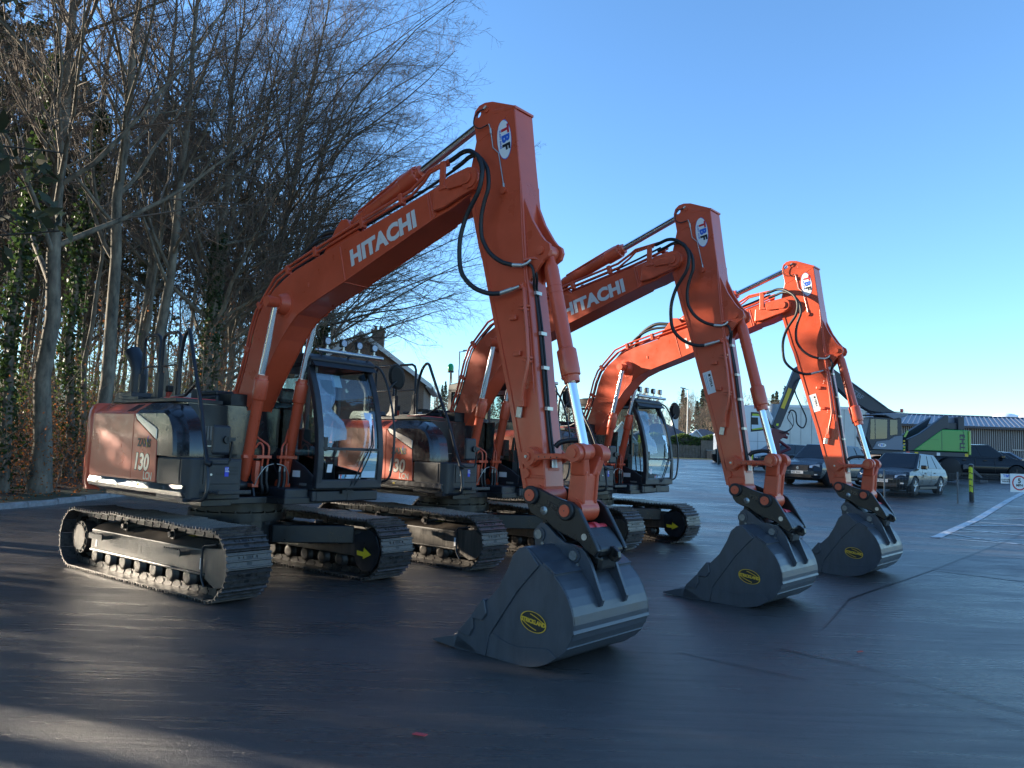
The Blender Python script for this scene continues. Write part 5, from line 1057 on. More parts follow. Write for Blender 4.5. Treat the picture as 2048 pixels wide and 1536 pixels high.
# ------------------------------------------------------------------ brick house behind the wood
def brickmat():
    m = bpy.data.materials.new('brick'); m.use_nodes = True; n = m.node_tree.nodes; l = m.node_tree.links; p = n['Principled BSDF']; p.inputs['Roughness'].default_value = 0.85
    tc = n.new('ShaderNodeTexCoord'); sp = n.new('ShaderNodeSeparateXYZ'); cb = n.new('ShaderNodeCombineXYZ'); l.new(tc.outputs['Object'], sp.inputs[0])
    ad = n.new('ShaderNodeMath'); l.new(sp.outputs[0], ad.inputs[0]); l.new(sp.outputs[1], ad.inputs[1]); l.new(ad.outputs[0], cb.inputs[0]); l.new(sp.outputs[2], cb.inputs[1])
    t = n.new('ShaderNodeTexBrick'); t.inputs['Color1'].default_value = (0.16, 0.085, 0.055, 1); t.inputs['Color2'].default_value = (0.21, 0.115, 0.07, 1); t.inputs['Mortar'].default_value = (0.26, 0.22, 0.18, 1)
    t.inputs['Scale'].default_value = 1.0; t.inputs['Brick Width'].default_value = 0.225; t.inputs['Row Height'].default_value = 0.075; t.inputs['Mortar Size'].default_value = 0.008
    l.new(cb.outputs[0], t.inputs['Vector']); l.new(t.outputs[0], p.inputs['Base Color']); M['brick'] = m
brickmat()
mat('slate', (0.055, 0.058, 0.07), 0.6, var=0.3, vscale=3)
mat('fascia', (0.72, 0.73, 0.72), 0.5)
mat('frame_white', (0.75, 0.75, 0.74), 0.4)
mat('render_white', (0.62, 0.60, 0.55), 0.8)
hz = 1.3
def house():
    h = empty('brick_house', (-9.95, 50.0, hz), R(3)); tag(h, 'brick house with white bargeboards and a chimney beyond the bare wood', 'house')
    w, ez, az, d = 4.2, 4.62, 7.55, 9.0
    MB().prism([(-w, -0.5), (w, -0.5), (w, ez), (0, az), (-w, ez)], 0, d).build('wall', 'brick', h)
    k = (az - ez) / w; b = MB()
    for s in (-1, 1):
        o = 0.28
        b.add([(s * (w + 0.45), -o, ez - 0.45 * k + 0.05), (0, -o, az + 0.05), (0, d + o, az + 0.05), (s * (w + 0.45), d + o, ez - 0.45 * k + 0.05), (s * (w + 0.45), -o, ez - 0.45 * k + 0.2), (0, -o, az + 0.22), (0, d + o, az + 0.22), (s * (w + 0.45), d + o, ez - 0.45 * k + 0.2)], [(0, 1, 2, 3), (4, 5, 6, 7), (0, 1, 5, 4), (3, 2, 6, 7), (0, 3, 7, 4)])
    rf = b.build('roof', 'slate', h)
    for s in (-1, 1):
        MB().prism([(s * (w + 0.5), ez - 0.5 * k - 0.12), (s * (w + 0.5), ez - 0.5 * k + 0.2), (0, az + 0.24), (0, az - 0.12)], -0.32, -0.285).build('bargeboard', 'fascia', h)
        MB().bx(s * (w + 0.12), s * (w + 0.5), -0.28, d, ez - 0.35, ez - 0.30).build('soffit', 'fascia', h)
        MB().tube([(s * (w + 0.52), -0.28, ez - 0.28), (s * (w + 0.52), d, ez - 0.28)], 0.06, 8).build('gutter', 'fascia', h)
    b = MB(); b.bx(0.35, 1.15, 2.2, 2.9, az - 1.0, az + 0.75); b.bx(0.28, 1.22, 2.13, 2.97, az + 0.62, az + 0.74)
    c = b.build('chimney', 'brick', rf)
    for x in (0.55, 0.93): MB().cyl((x, 2.55, az + 0.75), (x, 2.55, az + 1.05), 0.12, 10, 0.10).build('chimney_pot', 'brick', rf)
    for x, z in ((-2.2, 2.3), (2.0, 0.3)):
        f = MB().bx(x - 0.55, x + 0.55, -0.05, 0.01, z, z + 1.3).build('window', 'frame_white', h); MB().bx(x - 0.45, x + 0.45, -0.06, -0.05, z + 0.1, z + 1.2).build('pane', 'glass_dark', f)
house()

def lamp(x, y, h, arm, label):
    z = g(y); e = empty('street_lamp', (x, y, z)); tag(e, label, 'street lamp', 'street lamps')
    MB().tube([(0, 0, 0), (0, 0, h * 0.2), (0, 0, h)], [0.085, 0.07, 0.05], 10).build('pole', 'galv', e)
    MB().tube([(0, 0, h - 0.05), (arm * 0.5, 0, h + 0.03)], 0.03, 8).build('arm', 'galv', e)
    MB().prism([(arm * 0.3, h), (arm, h + 0.10), (arm, h + 0.16), (arm * 0.3, h + 0.13)], -0.13, 0.13).build('lamp_head', 'galv', e, 0.02)
mat('galv', (0.34, 0.35, 0.35), 0.5, metal=0.4)
lamp(-4.2, 60, 7.9, 0.85, 'street lamp beside the brick house, head pointing right')
lamp(19.55, 85, 7.6, -0.9, 'street lamp in front of the hedge, head pointing left')

# ------------------------------------------------------------------ hedge, fence, bungalows, far road edge
mat('fence_wood', (0.17, 0.13, 0.10), 0.85, var=0.3, vscale=4)
mat('brick_red', (0.30, 0.13, 0.08), 0.85, var=0.3, vscale=6)
sheet('grass_verge', [(13.2, 72), (24, 72), (24, 79.3), (12.8, 79.3)], 'grass', 0.03)
zb = g(80)
rg = np.random.default_rng(3)
def hedge(name, x0, x1, y, z0, z1, th, n, m, label):
    e = empty(name, ((x0 + x1) / 2, y, z0)); tag(e, label, 'hedge')
    L = (x1 - x0) / 2; H = z1 - z0; C = np.stack([rg.uniform(-L, L, n), rg.uniform(-th, th, n), rg.uniform(0, H, n)], 1); C[:, 2] += 0.18 * np.sin(C[:, 0] * 2.1) * (C[:, 2] > H * 0.8)
    MB().bx(-L + 0.1, L - 0.1, -th * 0.6, th * 0.6, 0, H * 0.9).build('branches', 'bark_dark', e)
    put('foliage', npmesh('foliage', [(*leaves(C, 0.24, rg, 0.7), 0)], [m], False), e)
hedge('hedge', 13.5, 21.3, 80.6, zb, 3.95, 0.55, 9000, 'hedge', 'long clipped yellow-green hedge behind the wooden fence')
hedge('hedge', 21.6, 24.2, 80.2, zb + 0.7, 3.7, 0.5, 3000, 'ivy', 'dark evergreen bush right of the clipped hedge')
e = empty('wooden_fence', (16.0, 79.7, zb)); tag(e, 'grey wooden picket fence below the clipped hedge', 'fence')
b = MB(); x = -3.2
while x < 4.0: b.bx(x, x + 0.11, -0.015, 0.015, 0.05, 1.35 + 0.04 * math.sin(x * 9)); x += 0.15
b.build('picket', 'fence_wood', e, kind='stuff')
for z in (0.35, 1.1): MB().bx(-3.2, 4.0, 0.016, 0.06, z, z + 0.08).build('rail', 'fence_wood', e)
for x in (-3.2, 0.4, 4.0): MB().bx(x - 0.06, x + 0.06, 0.06, 0.16, 0, 1.4).build('post', 'fence_wood', e)
e = empty('brick_wall', (22.3, 79.4, zb)); tag(e, 'low red brick garden wall right of the picket fence', 'wall')
MB().bx(-2.0, 1.6, -0.12, 0.12, 0, 0.85).build('wall_face', 'brick', e); MB().bx(-2.05, 1.65, -0.15, 0.15, 0.853, 0.93).build('coping', 'kerb', e)
e = empty('wooden_gate', (20.35, 79.6, zb)); tag(e, 'tall grey boarded gate at the end of the picket fence', 'gate')
for k in range(8): MB().bx(-0.6 + k * 0.16, -0.6 + k * 0.16 + 0.15, -0.02, 0.02, 0.05, 1.9).build('board', 'fence_wood', e)
def bungalow(x, y, w, h, d, ez, label, gable=None, chim=None):
    z = g(y); e = empty('bungalow', (x, y, z)); tag(e, label, 'house', 'bungalows beyond the hedge')
    MB().bx(-w, w, 0, d, 0, ez).build('wall', 'render_white', e)
    b = MB(); o = 0.4; b.add([(-w - o, -o, ez), (w + o, -o, ez), (w + o, d + o, ez), (-w - o, d + o, ez), (-w + d * 0.4, d / 2, h), (w - d * 0.4, d / 2, h)], [(0, 1, 5, 4), (1, 2, 5), (2, 3, 4, 5), (3, 0, 4), (0, 3, 2, 1)])
    rf = b.build('roof', 'slate', e)
    if gable is not None:
        gx, gw, gh = gable; MB().prism([(gx - gw, 0), (gx + gw, 0), (gx + gw, ez), (gx, gh), (gx - gw, ez)], -1.2, 0.5).build('gable', 'render_white', e)
        for s in (-1, 1): MB().prism([(gx, gh + 0.05), (gx, gh + 0.25), (gx + s * (gw + 0.4), ez - 0.1), (gx + s * (gw + 0.4), ez - 0.3)], -1.5, -1.2).build('bargeboard', 'fascia', e)
    if chim is not None: MB().bx(chim - 0.4, chim + 0.4, d / 2 - 0.4, d / 2 + 0.4, h - 1.0, h + 0.9).build('chimney', 'render_white', rf)
bungalow(20.2, 100, 4.2, 4.3, 8, 2.1, 'blue-roofed bungalow with a pale chimney behind the hedge', None, 2.0)
bungalow(27.0, 104, 3.6, 3.9, 8, 2.0, 'lower slate-roofed bungalow right of the chimney bungalow', (-2.2, 1.2, 3.4))
bungalow(13.5, 98, 3.4, 3.9, 8, 1.9, 'white-gabled bungalow seen through the farthest cab', (0.5, 1.5, 3.9))

# ------------------------------------------------------------------ far woods
def far_mesh(seed, kind):
    r = np.random.default_rng(seed)
    if kind == 'con':
        H = 15; P = np.zeros((1, 4, 3)); P[0, :, 2] = np.linspace(0, H, 4); z = r.random(420) ** 0.9 * 0.9 * H + 0.1 * H
        rad = (1 - z / H) ** 0.85 * 3.0 * r.uniform(0.3, 1.1, 420); q = r.random(420) * 6.283
        C = np.stack([rad * np.cos(q), rad * np.sin(q), z - rad * 0.15], 1)
        return npmesh('far_conifer', [(*tubes(P, np.linspace(0.2, 0.03, 4)[None], 5), 0), (*leaves(C, 1.0, r, 0.55), 1)], ['bark_dark', 'far_conifer'], False)
    H = 12; P = np.zeros((1, 6, 3)); P[0, :, 2] = np.linspace(0, H, 6); Rr = np.linspace(0.2, 0.03, 6)[None]
    A, RA = spawn(P, Rr, 16, 0.2, 0.98, 45, 0.42, 5, 0.1, 0.08, r, 0.5, rmin=0.03); B, RB = spawn(A, RA, 8, 0.2, 1, 42, 0.45, 4, 0.12, 0.03, r, 0.5, rmin=0.022); D, RD = spawn(B, RB, 5, 0.2, 1, 42, 0.5, 3, 0.12, 0, r, 0.6, rmin=0.018)
    return npmesh('far_bare_tree', [(*tubes(P, Rr, 5), 0), (*tubes(A, RA, 3), 0), (*tubes(B, RB, 3), 0), (*tubes(D, RD, 3), 0)], ['far_twigs'])
FC = [far_mesh(i, 'con') for i in (1, 2, 3)]; FB = [far_mesh(i, 'bare') for i in (4, 5, 6)]
mat('hill', (0.07, 0.06, 0.04), 0.95, var=0.5, vscale=0.05)
def hill(name, pts, y0, y1):
    b = MB(); b.strip([(p[0], y0, g(y0) - 1.0) for p in pts], [(p[0], (y0 + y1) / 2, p[1]) for p in pts], True); b.strip([(p[0], (y0 + y1) / 2, p[1]) for p in pts], [(p[0], y1, g(y1) - 2.0) for p in pts], True); o = b.build(name, 'hill'); o['kind'] = 'structure'
hill('hill', [(-260, 10), (-140, 13), (-40, 16), (20, 15), (60, 12), (110, 11), (150, 12), (190, 9), (260, 7), (420, 5)], 235, 420)
def hz_(x): return float(np.interp(x, [-260, -140, -40, 20, 60, 110, 150, 190, 260, 420], [10, 13, 16, 15, 12, 11, 12, 9, 7, 5]))
rf_ = random.Random(9)
def far_tree(kind, x, y, z, s):
    me = rf_.choice(FC if kind == 'con' else FB); o = put('conifer' if kind == 'con' else 'bare_tree', me); o.location = (x, y, z); o.scale = (s * rf_.uniform(0.85, 1.15), s * rf_.uniform(0.85, 1.15), s); o.rotation_euler = (0, 0, rf_.uniform(0, 6.28))
    tag(o, 'distant dark conifer on the skyline' if kind == 'con' else 'distant bare tree on the wooded slope', 'tree', 'conifers on the skyline' if kind == 'con' else 'bare trees of the far slope')
for i in range(95):
    t = i / 94; x = -60 + 330 * t + rf_.uniform(-3, 3); y = rf_.uniform(300, 345); far_tree('con', x, y, hz_(x) - 1.5, rf_.uniform(0.65, 1.0) * (1.0 if x < 165 else 0.6))
for i in range(26): x = rf_.uniform(57, 92); y = rf_.uniform(230, 262); far_tree('con', x, y, 5.0 + rf_.uniform(0, 2), rf_.uniform(0.95, 1.25) if x < 72 or x > 80 else rf_.uniform(0.7, 0.95))
for i in range(70): x = rf_.uniform(28, 82); y = rf_.uniform(165, 232); far_tree('bare', x, y, g(y) + (y - 165) * 0.07, rf_.uniform(0.7, 1.05))
for i in range(70): x = rf_.uniform(-40, 250); y = rf_.uniform(275, 335); far_tree('bare', x, y, hz_(x) - 2.5, rf_.uniform(0.7, 1.15) if x < 175 else 0.55)
for i in range(26): x = rf_.uniform(-45, -4); y = rf_.uniform(95, 160); far_tree('bare', x, y, g(y), rf_.uniform(0.35, 0.7))
# cloud bank low on the right
mat('cloud', (0.9, 0.9, 0.9), 1.0)
b = MB(); rc = random.Random(4)
bm = bmesh.new()
for i in range(60):
    x = 1850 + i * 27 + rc.uniform(-14, 14); y = 2900 + rc.uniform(-60, 60); s = rc.uniform(22, 40)
    bmesh.ops.create_icosphere(bm, subdivisions=2, radius=s, matrix=Matrix.Translation((x, y, 184 + rc.uniform(-10, 7))) @ Matrix.Diagonal((1.6, 1.0, 0.7, 1)))
me = bpy.data.meshes.new('clouds'); bm.to_mesh(me); bm.free(); me.materials.append(M['cloud'])
me.polygons.foreach_set('use_smooth', [True] * len(me.polygons)); put('clouds', me, kind='stuff')

# ------------------------------------------------------------------ clad warehouse
mat('clad_dark', (0.055, 0.045, 0.045), 0.6); mat('clad_fin', (0.36, 0.33, 0.30), 0.5); mat('roof_blue', (0.075, 0.10, 0.155), 0.4, var=0.2, vscale=0.5); mat('roof_rib', (0.15, 0.18, 0.24), 0.4)
e = empty('warehouse', (36.0, 75, g(75))); tag(e, 'long warehouse with dark fin-clad wall and blue metal roof', 'warehouse')
zz = g(75); LW = 46.0; EH = 5.65 - zz; RH = 7.35 - zz
MB().bx(0, LW, 0, 22, -0.3, EH).build('wall', 'clad_dark', e)
b = MB(); x = 0.05
while x < LW: b.bx(x, x + 0.07, -0.09, 0, 0.3, EH - 0.1); x += 0.21
b.build('fin', 'clad_fin', e, kind='stuff')
b = MB(); b.add([(-0.4, -0.5, EH), (LW + 0.4, -0.5, EH), (LW + 0.4, 11, RH), (-0.4, 11, RH), (LW + 0.4, 22.5, EH), (-0.4, 22.5, EH)], [(0, 1, 2, 3), (3, 2, 4, 5)]); rf = b.build('roof', 'roof_blue', e)
b = MB(); x = -4.0
while x < LW - 6:
    s = Vector((0.05, 0, 0)); p = Vector((x, -0.5, EH + 0.01)); q = Vector((x + 6.5, 11, RH + 0.01)); up = Vector((0, 0, 0.07))
    if x > -0.4: b.add([p - s, p + s, q + s, q - s, p - s + up, p + s + up, q + s + up, q - s + up], [(4, 5, 6, 7), (0, 4, 7, 3), (1, 2, 6, 5), (0, 1, 5, 4)])
    x += 0.5
b.build('roof_rib', 'roof_rib', rf, kind='stuff')
MB().bx(-0.4, LW + 0.4, -0.62, -0.48, EH - 0.22, EH).build('gutter', 'clad_dark', e)
MB().bx(-0.4, LW + 0.4, 10.8, 11.2, RH, RH + 0.12).build('ridge', 'roof_blue', rf)
MB().bx(12.9, 15.2, -0.14, -0.09, 1.9, 2.05).build('door_rail', 'clad_fin', e)
# ------------------------------------------------------------------ vehicles and machines beyond the yard
mat('car_dark', (0.012, 0.015, 0.020), 0.25, coat=0.4); mat('car_black', (0.006, 0.007, 0.009), 0.24, coat=0.35, spec=0.4); mat('car_blue', (0.010, 0.016, 0.026), 0.24, coat=0.4, spec=0.4); mat('car_silver', (0.22, 0.24, 0.27), 0.22, metal=0.6, coat=1.0)
mat('car_glass', (0.012, 0.016, 0.02), 0.05); mat('tyre', (0.010, 0.010, 0.011), 0.75); mat('rim', (0.42, 0.43, 0.45), 0.25, metal=0.85); mat('rim_dark', (0.05, 0.05, 0.055), 0.3, metal=0.7)
mat('headlight', (0.55, 0.60, 0.66), 0.12, metal=0.3); mat('plate_white', (0.72, 0.72, 0.70), 0.4); mat('tail_red', (0.3, 0.02, 0.02), 0.25); mat('trim_black', (0.008, 0.008, 0.009), 0.5); mat('trim_silver', (0.5, 0.52, 0.54), 0.25, metal=0.8)
def car(dims, body, label, loc, fwd, group='parked cars', rimm='rim', pickup=False, plate='', badge=True):
    """x forward, y left, origin on the ground at mid wheelbase"""
    L, Wd, H, wb, wr, belt, hood, fo = dims      # length, width, height, wheelbase, wheel radius, belt height, bonnet height, front overhang
    xf = wb / 2 + fo; xr = xf - L; hw = Wd / 2; sill = 0.26
    e = empty('parked_car' if not pickup else 'pickup_truck', loc, math.atan2(fwd[1], fwd[0])); tag(e, label, 'car' if not pickup else 'pickup', group)
    ar = wr + 0.06; arch = lambda cx: [(cx + ar * math.cos(q), wr + ar * math.sin(q)) for q in np.linspace(-0.25, math.pi + 0.25, 13)]
    base_x = xf - 1.15 if not pickup else xf - 1.25
    # body side outline with wheel arches, shoulders pulled in towards the top
    out = [(xf - 0.06, sill + 0.02)] + [(p[0], max(p[1], sill)) for p in arch(wb / 2)] + [(p[0], max(p[1], sill)) for p in arch(-wb / 2)] + [(xr + 0.08, sill + 0.08), (xr + 0.02, 0.55), (xr + 0.03, belt - 0.08), (xr + 0.10, belt)]
    out += [(base_x, belt + 0.0), (base_x + 0.25, hood), (xf - 0.35, hood - 0.10), (xf - 0.10, hood - 0.20), (xf - 0.01, 0.58), (xf, 0.42)]
    n = len(out); b = MB(); ring = []
    for y, f in ((-1, 0.93), (-0.985, 0.0), (0.985, 0.0), (1, 0.93)): pass
    yy = lambda z: hw * (1.0 - 0.15 * max(0, (z - 0.55) / 0.6) ** 1.6 - 0.14 * max(0, (0.62 - z) / 0.36) ** 1.6 + (0.012 if 0.72 < z < 0.80 else 0))
    xin = lambda x, y: x - (0.16 if x > xf - 0.45 else 0.0) * 0.0
    A = [(p[0], -yy(p[1]), p[1]) for p in out]; B = [(p[0], yy(p[1]), p[1]) for p in out]
    cut = lambda p, k: (p[0] * 1.0 - (0.14 if p[0] > xf - 0.2 else (-0.10 if p[0] < xr + 0.15 else 0)), p[1], p[2])
    A2 = [cut(p, 0) for p in A]; B2 = [cut(p, 0) for p in B]
    mid = [(p[0], 0, p[1] + (0.02 if p[1] > hood - 0.15 else 0)) for p in out]; A1 = [(p[0], -yy(p[1]) * 0.72, p[1]) for p in out]; B1 = [(p[0], yy(p[1]) * 0.72, p[1]) for p in out]
    for u, v in ((A2, A1), (A1, mid), (mid, B1), (B1, B2)): b.strip(u + u[:1], v + v[:1], False)
    for pts, sg in ((A2, -1), (B2, 1)):
        bm = bmesh.new(); bm.faces.new([bm.verts.new((p[0], 0, p[2])) for p in pts])
        for zc in np.arange(0.30, belt, 0.085): bmesh.ops.bisect_plane(bm, geom=bm.verts[:] + bm.edges[:] + bm.faces[:], plane_co=(0, 0, zc), plane_no=(0, 0, 1))
        bm.verts.index_update(); vs = [(v.co.x, sg * yy(v.co.z), v.co.z) for v in bm.verts]; fs = [[v.index for v in f.verts] for f in bm.faces]; bm.free()
        b.add(vs, fs, True)
    bo = b.build('body', body, e, 0.025, 2)
    MB().bx(xr + 0.3, xf - 0.3, -hw * 0.72, hw * 0.72, 0.2, 0.55).build('floor_pan', 'trim_black', e)
    # greenhouse
    cx1 = base_x + 0.02; rx1 = cx1 - 0.85; rx0 = (xr + 0.75) if not pickup else xr + 1.95; cx0 = (xr + 0.12) if not pickup else xr + 1.62
    wb_, wt = hw * 0.89, hw * 0.70
    prof = lambda w: None
    bot = [(cx1, -wb_, belt - 0.03), (cx1, wb_, belt - 0.03), (cx0, wb_, belt - 0.03), (cx0, -wb_, belt - 0.03)]; top = [(rx1, -wt, H - 0.03), (rx1, wt, H - 0.03), (rx0, wt, H - 0.06), (rx0, -wt, H - 0.06)]
    crown = [(rx1 - 0.25, 0, H), (rx0 + 0.2, 0, H - 0.01)]
    b = MB(); b.add(bot + top + crown, [(0, 1, 5, 4), (1, 2, 6, 5), (2, 3, 7, 6), (3, 0, 4, 7), (4, 5, 8), (5, 6, 9, 8), (6, 7, 9), (7, 4, 8, 9)])
    b.build('cabin', body, e, 0.05, 3)
    lerp = lambda p, q, t: tuple(p[i] + (q[i] - p[i]) * t for i in range(3))
    def pane(name, p0, p1, p2, p3, m=0.07, off=0.012, s0=0.0, s1=1.0, par=None, mt='car_glass'):
        # p0-p1 bottom edge, p3-p2 top edge
        P = lambda u, v: Vector(lerp(lerp(p0, p1, u), lerp(p3, p2, u), v))
        q = [P(s0, m), P(s1, m), P(s1, 1 - m * 1.2), P(s0, 1 - m * 1.2)]; nn = (q[1] - q[0]).cross(q[3] - q[0]).normalized()
        c = sum(q, Vector()) / 4
        if nn.dot(c - Vector(((cx0 + cx1) / 2, 0, (belt + H) / 2))) < 0: nn = -nn
        MB().plate([p + nn * 0.004 for p in q], nn, off).build(name, mt, e)
    pane('windscreen', bot[0], bot[1], top[1], top[0], 0.06, s0=0.06, s1=0.94)
    pane('rear_window', bot[2], bot[3], top[3], top[2], 0.12, s0=0.10, s1=0.90)
    for a, c, d, f in ((bot[1], bot[2], top[2], top[1]), (bot[0], bot[3], top[3], top[0])):
        for s0, s1 in (((0.08, 0.40), (0.43, 0.70), (0.73, 0.90)) if not pickup else ((0.08, 0.50), (0.54, 0.90))): pane('side_window', a, c, d, f, 0.09, s0=s0, s1=s1)
    # lamps, grille, bumper, plate
    zf = hood - 0.20
    for s in (-1, 1):
        MB().plate([(xf - 0.09, s * hw * 0.50, zf - 0.02), (xf - 0.20, s * hw * 0.86, zf + 0.03), (xf - 0.22, s * hw * 0.88, zf - 0.12), (xf - 0.06, s * hw * 0.50, zf - 0.12)], (0.9, s * 0.3, 0.1), 0.05).build('headlight', 'headlight', e, 0.01)
        MB().bx(xf - 0.16, xf - 0.02, s * hw * 0.58, s * hw * 0.84, 0.42, 0.47).build('fog_light', 'headlight', e)
        MB().plate([(xr + 0.06, s * hw * 0.55, belt - 0.16), (xr + 0.10, s * hw * 0.86, belt - 0.16), (xr + 0.10, s * hw * 0.86, belt - 0.30), (xr + 0.05, s * hw * 0.55, belt - 0.30)], (-1, 0, 0), 0.06).build('tail_light', 'tail_red', e)
        b = MB(); b.bx(cx1 - 0.40, cx1 - 0.22, s * (hw - 0.02), s * (hw + 0.17), belt - 0.02, belt + 0.13); b.build('mirror', body, e, 0.03, 2)
        MB().bx(-wb / 2 + ar, wb / 2 - ar, s * hw * 0.93, s * hw * 0.99, 0.24, 0.33).build('sill', 'trim_black', e, 0.01)
        for x in (0.10, -0.85):
            if x > -wb / 2 + 0.2: MB().bx(x, x + 0.16, s * hw * 0.955, s * hw * 0.985, belt - 0.17, belt - 0.14).build('door_handle', body, e, 0.006)
        for x in (0.62, -0.28): MB().bx(x, x + 0.012, s * hw * 0.99, s * hw * 0.9955, 0.36, belt - 0.06).build('door_seam', 'trim_black', e)
    MB().prism([(xf - 0.03, 0.57), (xf + 0.012, 0.57), (xf - 0.06, zf - 0.01), (xf - 0.10, zf)], -hw * 0.47, hw * 0.47).build('grille', 'trim_black', e, 0.008)
    MB().prism([(xf - 0.04, 0.30), (xf + 0.012, 0.31), (xf + 0.012, 0.44), (xf - 0.04, 0.44)], -hw * 0.62, hw * 0.62).build('air_intake', 'trim_black', e, 0.008)
    b = MB(); b.bx(xf - 0.02, xf + 0.016, -hw * 0.47, hw * 0.47, 0.565, 0.585); b.cyl((xf - 0.03, 0, 0.69), (xf + 0.0, 0, 0.69), 0.065, 16); b.build('chrome_trim', 'trim_silver', e)
    MB().bx(xf + 0.014, xf + 0.024, -0.26, 0.26, 0.46, 0.57).build('number_plate', 'plate_white', e)
    MB().bx(xf - 0.75, xf - 0.05, -0.0, 0.0, 0, 0) if False else None
    if plate: text_obj('lettering', plate, 0.095, 'letter_black', e, (xf + 0.0255, -0.23, 0.482), (0, 1, 0), (0, 0, 1), 0.001)
    p0 = lerp(lerp(bot[0], bot[1], 0.56), lerp(top[0], top[1], 0.56), 0.06); 
    for k in range(2):
        pass
    for sx in (1, -1):
        for s in (1, -1):
            wx, wy = sx * wb / 2, s * (hw - 0.12); w = MB(); w.lathe([(-0.11, wr * 0.66), (-0.11, wr * 0.93), (-0.08, wr), (0.08, wr), (0.11, wr * 0.93), (0.11, wr * 0.66)], (wx, wy, wr), (0, 1, 0), 28)
            wo = w.build('wheel', 'tyre', e); r = MB(); y0, y1 = wy + s * 0.06, wy + s * 0.105
            r.ycyl(wx, wr, min(wy + s * 0.04, y0), max(wy + s * 0.04, y0), wr * 0.62, 24); r.build('brake', 'trim_black', wo)
            r = MB(); ro, ri = circ(wx, wr, wr * 0.70, 28), circ(wx, wr, wr * 0.61, 28)
            for i in range(28):
                j = (i + 1) % 28; r.add([(ro[i][0], y1 + s * 0.004, ro[i][1]), (ro[j][0], y1 + s * 0.004, ro[j][1]), (ri[j][0], y1 - s * 0.01, ri[j][1]), (ri[i][0], y1 - s * 0.01, ri[i][1])], [(0, 1, 2, 3)])
            for k in range(5):
                for dd in (-0.16, 0.16):
                    q = 2 * math.pi * k / 5 + 0.3; c0 = Vector((wx + 0.10 * wr * math.cos(q), y1, wr + 0.10 * wr * math.sin(q))); c1 = Vector((wx + 0.64 * wr * math.cos(q + dd), y1, wr + 0.64 * wr * math.sin(q + dd))); r.tube([c0, c1], [0.022, 0.017], 5)
            r.ycyl(wx, wr, y1 - 0.015, y1 + 0.015, wr * 0.16, 14); r.build('rim', rimm, wo)
    return e
def fw(a): return (math.cos(R(a)), math.sin(R(a)))
SUVD = (4.7, 1.92, 1.72, 2.86, 0.37, 1.08, 1.02, 0.88); CMP = (4.23, 1.82, 1.57, 2.6, 0.34, 0.98, 0.94, 0.80); PK = (5.3, 1.9, 1.83, 3.2, 0.38, 1.14, 1.10, 0.9); SED = (4.5, 1.8, 1.48, 2.65, 0.33, 0.94, 0.88, 0.85)
car(SUVD, 'car_blue', 'large dark SUV facing left, parked behind the farthest excavator arm', (13.35, 32.6, g(32.6) - 0.02), fw(221), 'parked cars', 'rim_dark', False, 'FEZ 8055')
cc_ = car(CMP, 'car_black', 'small black crossover with silver wheels, parked beside the farthest bucket', (14.95, 29.3, g(29.3) - 0.02), fw(223), 'parked cars', 'rim', False, 'JXZ 7219')
MB().bx(0.15, 0.5, 0.906, 0.912, 0.66, 0.78).build('door_sign', 'bucket_pin', cc_)
car(PK, 'car_black', 'long black pickup parked behind the yellow and black bollard', (24.7, 40.8, g(40.8) - 0.02), fw(-17), 'cars parked in the row on the right', 'rim_dark', True)
car(SED, 'car_blue', 'dark blue car parked just beyond the black pickup', (26.9, 43.4, g(43.4)), fw(-17), 'cars parked in the row on the right')
car(SED, 'car_dark', 'dark grey car third in the row at the right edge', (29.0, 46.0, g(46.0)), fw(-17), 'cars parked in the row on the right')
car(SED, 'car_silver', 'silver car last in the row at the right edge', (31.2, 48.6, g(48.6)), fw(-17), 'cars parked in the row on the right')
car(SED, 'car_black', 'black car half hidden behind the large dark SUV', (14.5, 41.5, g(41.5)), fw(200), 'parked cars')
car(SED, 'car_silver', 'pale car parked in the distance beyond the hedge end', (24.5, 66, g(66)), fw(200), 'parked cars')

# ------------------------------------------------------------------ white lorry cab and curtain trailer
mat('lorry_white', (0.66, 0.68, 0.70), 0.35, coat=0.4); mat('curtain', (0.66, 0.64, 0.58), 0.6, var=0.08, vscale=1.5); mat('lorry_grey', (0.20, 0.24, 0.27), 0.5); mat('lime', (0.42, 0.55, 0.03), 0.4); mat('claret', (0.12, 0.008, 0.02), 0.4)
zg = g(54)
e = empty('lorry', (16.6, 54, zg)); tag(e, 'white lorry cab with lime-edged side window behind the middle excavator arm', 'lorry')
MB().prism([(-0.9, 0.9), (1.55, 0.9), (1.72, 1.2), (1.72, 2.2), (1.45, 3.2), (1.1, 3.95), (0.6, 4.1), (-0.9, 3.95)], -1.2, 1.2).build('cab', 'lorry_white', e, 0.08, 3)
wq = [(0.15, 2.35), (1.25, 2.5), (0.85, 3.35), (0.2, 3.42)]
fr_ = MB().prism([(-0.1, 2.2), (1.45, 2.42), (0.95, 3.48), (0.3, 3.56), (-0.1, 3.56)], -1.22, -1.2).build('side_window', 'trim_black', e, 0.01)
MB().prism([(0.0, 2.32), (1.30, 2.5), (0.88, 3.38), (0.3, 3.45), (0.0, 3.45)], -1.226, -1.222).build('pane', 'lime', fr_)
MB().prism([(-0.05, 2.40), (0.95, 2.58), (0.66, 3.30), (-0.05, 3.30)], -1.23, -1.2265).build('pane', 'paper', fr_)
MB().prism([(-0.06, 2.7), (0.42, 2.7), (0.38, 3.2), (-0.06, 3.2)], -1.233, -1.2305).build('pane', 'trim_black', fr_)
b = MB(); b.bx(-2.3, 1.5, -0.45, 0.45, 0.6, 0.9); b.bx(-0.9, 0.0, -1.15, -0.6, 0.45, 0.95); b.build('chassis', 'trim_black', e)
